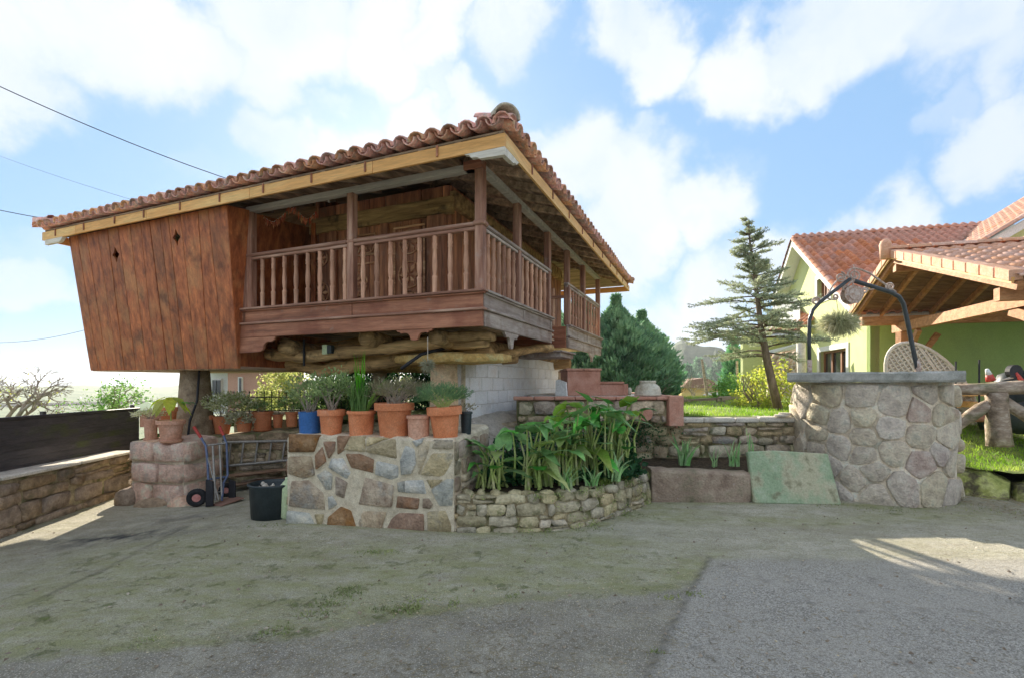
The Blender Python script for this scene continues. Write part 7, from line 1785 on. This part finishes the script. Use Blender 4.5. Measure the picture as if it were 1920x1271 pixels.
MB().tube([P(387,694,23.8), P(388,775,23.8)], .05, 6).make('downpipe', m_alu, ph)
for k in range(8): MB().tube([P(376+k*2.2,775,20), P(376+k*2.2,738,20)], .012, 4).make('balcony_bar', m_cable, ph)
# pale green garden roof behind the plinth
gr = thing('garden_shelter', 'small pale green pyramid roof on reddish walls behind the left flowerpots', 'shelter', P(278,800,11))
c = P(275,752,11.3); mb = MB(); mb.add([P(243,768,10.8),P(322,768,10.8),P(318,763,12.0),P(250,763,12.0),c, P(243,771,10.8),P(322,771,10.8)], [(0,1,4),(1,2,4),(2,3,4),(3,0,4),(5,6,1,0)]); mb.make('roof', m_paleg, gr)
q = [P(262,800,11),P(318,800,11),P(318,770,11),P(262,770,11)]; mb = MB(); mb.prism(q, (0,.8,0)); mb.make('walls', m_brick, gr)
# distant houses in the valley
for i, (u, v, w_, Y) in enumerate(((150,752,10,210),(205,756,8,260),(95,758,9,190),(240,753,7,300))):
    pass
# tree belts on the hills
rs = random.Random(2)
for i, (u, v, Y, s_) in enumerate(((1290,712,150,16),(1372,706,140,14),(1350,700,180,18),(1310,700,190,15))):
    cypress(u, v-22, v+30, s_*2.2, Y, ['hazy far tree above the yellow house','hazy far tree left of the narrow conifer','hazy far tree behind the utility pole','hazy far tree farthest up the hill'][i], 900, 60+i, m_cypress, nm='far_tree', grp='hazy trees on the far hill')
# wires
def wire(pts, r, lab): tag(MB().tube(pts, r, 5, cap=False).make('overhead_wire', m_wire), lab, 'wire', 'overhead wires')
def sag(a, b, s, n=14): return [a.lerp(b, i/n)-Vector((0,0,s*4*(i/n)*(1-i/n))) for i in range(n+1)]
wire(sag(P(-60,135,9), P(470,350,12), .12), .010, 'thick dark wire slanting from the top left down to the roof')
wire(sag(P(-40,386,12), P(125,416,14), .03), .010, 'short dark wire reaching the left roof corner')
wire(sag(P(-80,262,34), P(270,382,22), .15), .008, 'faint thin wire between the two darker ones'); wire(sag(P(-20,642,20), P(170,616,18), .15), .008, 'low thin wire sagging behind the plank box')
wire(sag(P(1128,618,19), P(1262,642,30), .05), .010, 'thin pale wire in front of the conifers')
# ------------------------------------------------------------------ grass, litter, weeds
def scatter_blades(name, pts, H, w, m, lab, cat, spread=.5, segs=2):
    o = blades(name, pts, H, spread, m, None, w=w, segs=segs); tag(o, lab, cat, kind='stuff')
pts = []
rs = np.random.default_rng(4)
def lz(x, y): return float(lawn_z(np.array(x), np.array(y)))+.01
for _ in range(14000):
    y = 7.5+13*random.random()**1.8; x = random.uniform(1.2, 6.2+.7*(y-7)); 
    if x < 2.6 and y < 11.6: continue
    if hypot(x-5.28, y-7.04) < 1.05: continue
    pts.append((x, y, lz(x,y)))
for _ in range(11000):
    x = random.uniform(6.2, 9.6); y = random.uniform(6.5, 11)
    pts.append((x, y, lz(x,y)))
scatter_blades('lawn_grass', pts, .07, .008, m_grass, 'bright sunlit grass on the lawn', 'grass', .8)
pts = []
sp = [gpt(*p) for p in ((200,1207),(330,1197),(470,1190),(560,1180),(640,1165),(750,1143),(800,1137),(850,1130),(1000,1112))]
for _ in range(1500):
    i = min(len(sp)-2, int(random.random()**.8*(len(sp)-1))); t_ = random.random(); x = lerp(sp[i][0], sp[i+1][0], t_)+random.gauss(0,.05); y = lerp(sp[i][1], sp[i+1][1], t_)+random.gauss(0,.035)
    if (sin(x*7)+sin(x*17+2)) > .55: pts.append((x, y, gz(x,y)-.002))
for (u, v, n, r) in ((700,1035,90,.07),(730,1033,60,.05),(615,1133,110,.07),(640,1115,120,.09),(655,1105,80,.08),(1300,1112,50,.05),(1255,1120,40,.04),(1232,1222,30,.03),(590,1150,90,.07),(780,1125,60,.07),(720,1143,60,.06),(1660,955,150,.2),(1560,945,120,.15),(1180,965,120,.12),(1000,1002,80,.2),(1100,990,100,.15),(500,985,60,.1),(1840,955,160,.3)):
    x0, y0 = gpt(u, v)
    for _ in range(n): x = x0+random.gauss(0,r); y = y0+random.gauss(0,r*.5); pts.append((x, y, gz(x,y)-.002))
scatter_blades('weed_tufts', pts, .022, .008, m_mossy, 'small weeds and moss growing in the cracks of the driveway', 'weeds', 1.1)
# dry needles and straw
n = 5200; P0 = []; D0 = []
for _ in range(n):
    if random.random() < .55: u, v = random.gauss(850,330), random.uniform(1130,1271)
    else: u, v = random.uniform(0,1920), random.uniform(960,1271)
    x, y = gpt(u, v); P0.append((x, y, gz(x,y)+.006)); a = random.uniform(0, 2*pi); D0.append((cos(a), sin(a), random.uniform(-.02,.10)))
o = leafmesh('dry_litter', P0, D0, .05, .0028, m_straw, fold=0, droop=0); tag(o, 'dry needles and straw scattered over the driveway', 'litter', kind='stuff')
P0 = []; D0 = []
for _ in range(2600):
    x = random.uniform(5.9, 8.4); y = random.uniform(5.6, 7.2)-.25*(x-6); P0.append((x, y, .02+random.uniform(0,.03))); a = random.uniform(0, 2*pi); D0.append((cos(a), sin(a), random.uniform(-.05,.25)))
tag(leafmesh('dead_grass', P0, D0, .08, .006, m_straw, fold=0), 'dead brown grass between the well and the mossy stones', 'dead grass', kind='stuff')
P0 = []; D0 = []
for _ in range(260):
    u, v = random.uniform(0,1920), random.uniform(950,1271); x, y = gpt(u, v); P0.append((x, y, gz(x,y)+.008)); a = random.uniform(0, 2*pi); D0.append((cos(a), sin(a), .1))
tag(leafmesh('fallen_leaves', P0, D0, .03, .02, m_straw, fold=.1), 'small fallen leaves on the driveway', 'leaves', kind='stuff')
# moss cushions and trailing growth on the planter wall
P0 = []; D0 = []
for _ in range(5200):
    s = PL[-1]*(random.random()**.55); z = random.choice((random.uniform(.36,.44), random.uniform(.0,.42), random.uniform(.0,.08))); q = pf(s, z, random.uniform(-.02,.055))
    if sin(s*9+z*14)+sin(s*21-z*9) < .35: continue
    P0.append(tuple(q)); D0.append((random.uniform(-1,1), -1, random.uniform(-.8,.5)))
tag(leafmesh('wall_moss', P0, D0, .024, .014, m_mossy, droop=.4), 'moss and trailing weeds growing over the planter wall', 'moss', kind='stuff')
pts = []
for _ in range(420):
    s = PL[-1]*random.uniform(.62,1); q = pf(s, .40, -.06); pts.append((q.x+random.uniform(-.05,.05), q.y+random.uniform(-.03,.12), q.z))
scatter_blades('wall_top_grass', pts, .10, .010, m_grass, 'tufts of grass along the top of the planter wall', 'grass', 1.3, 3)
V = []; F = []; oc = np.array([(1,0,0),(-1,0,0),(0,1,0),(0,-1,0),(0,0,1),(0,0,-.4)], float); of = [(0,2,4),(2,1,4),(1,3,4),(3,0,4),(2,0,5),(1,2,5),(3,1,5),(0,3,5)]
for k in range(1500):
    if k % 3: i = random.randrange(len(seam)-1); t_ = random.random(); x = lerp(seam[i][0], seam[i+1][0], t_)+random.gauss(0,.35); y = lerp(seam[i][1], seam[i+1][1], t_)+random.gauss(0,.16)
    else: x, y = gpt(random.uniform(0,1920), random.uniform(955,1271))
    r = random.uniform(.002,.006)*(1.6 if random.random() < .06 else 1); b = len(V); q = oc*r*np.array([random.uniform(.7,1.4),random.uniform(.7,1.4),.7])+np.array([x, y, gz(x,y)+r*.3])
    V += [tuple(p) for p in q]; F += [tuple(i_+b for i_ in f_) for f_ in of]
tag(mk('grit', V, F, m_tan), 'loose grit and small stones scattered over the driveway', 'gravel', kind='stuff')
# ------------------------------------------------------------------ HAZE
hz = bpy.data.materials.new('haze'); hz.use_nodes = True; t = hz.node_tree; t.nodes.clear(); o = _n(t,'ShaderNodeOutputMaterial'); v = _n(t,'ShaderNodeVolumePrincipled')
v.inputs['Density'].default_value = .0005; v.inputs['Color'].default_value = (.93,.96,1,1); v.inputs['Anisotropy'].default_value = .3; t.links.new(v.outputs[0], o.inputs['Volume'])
hb_ = MB().box(-1520,1520,-1520,1520,-15.5,28).make('haze', hz); tag(hb_, kind='stuff')
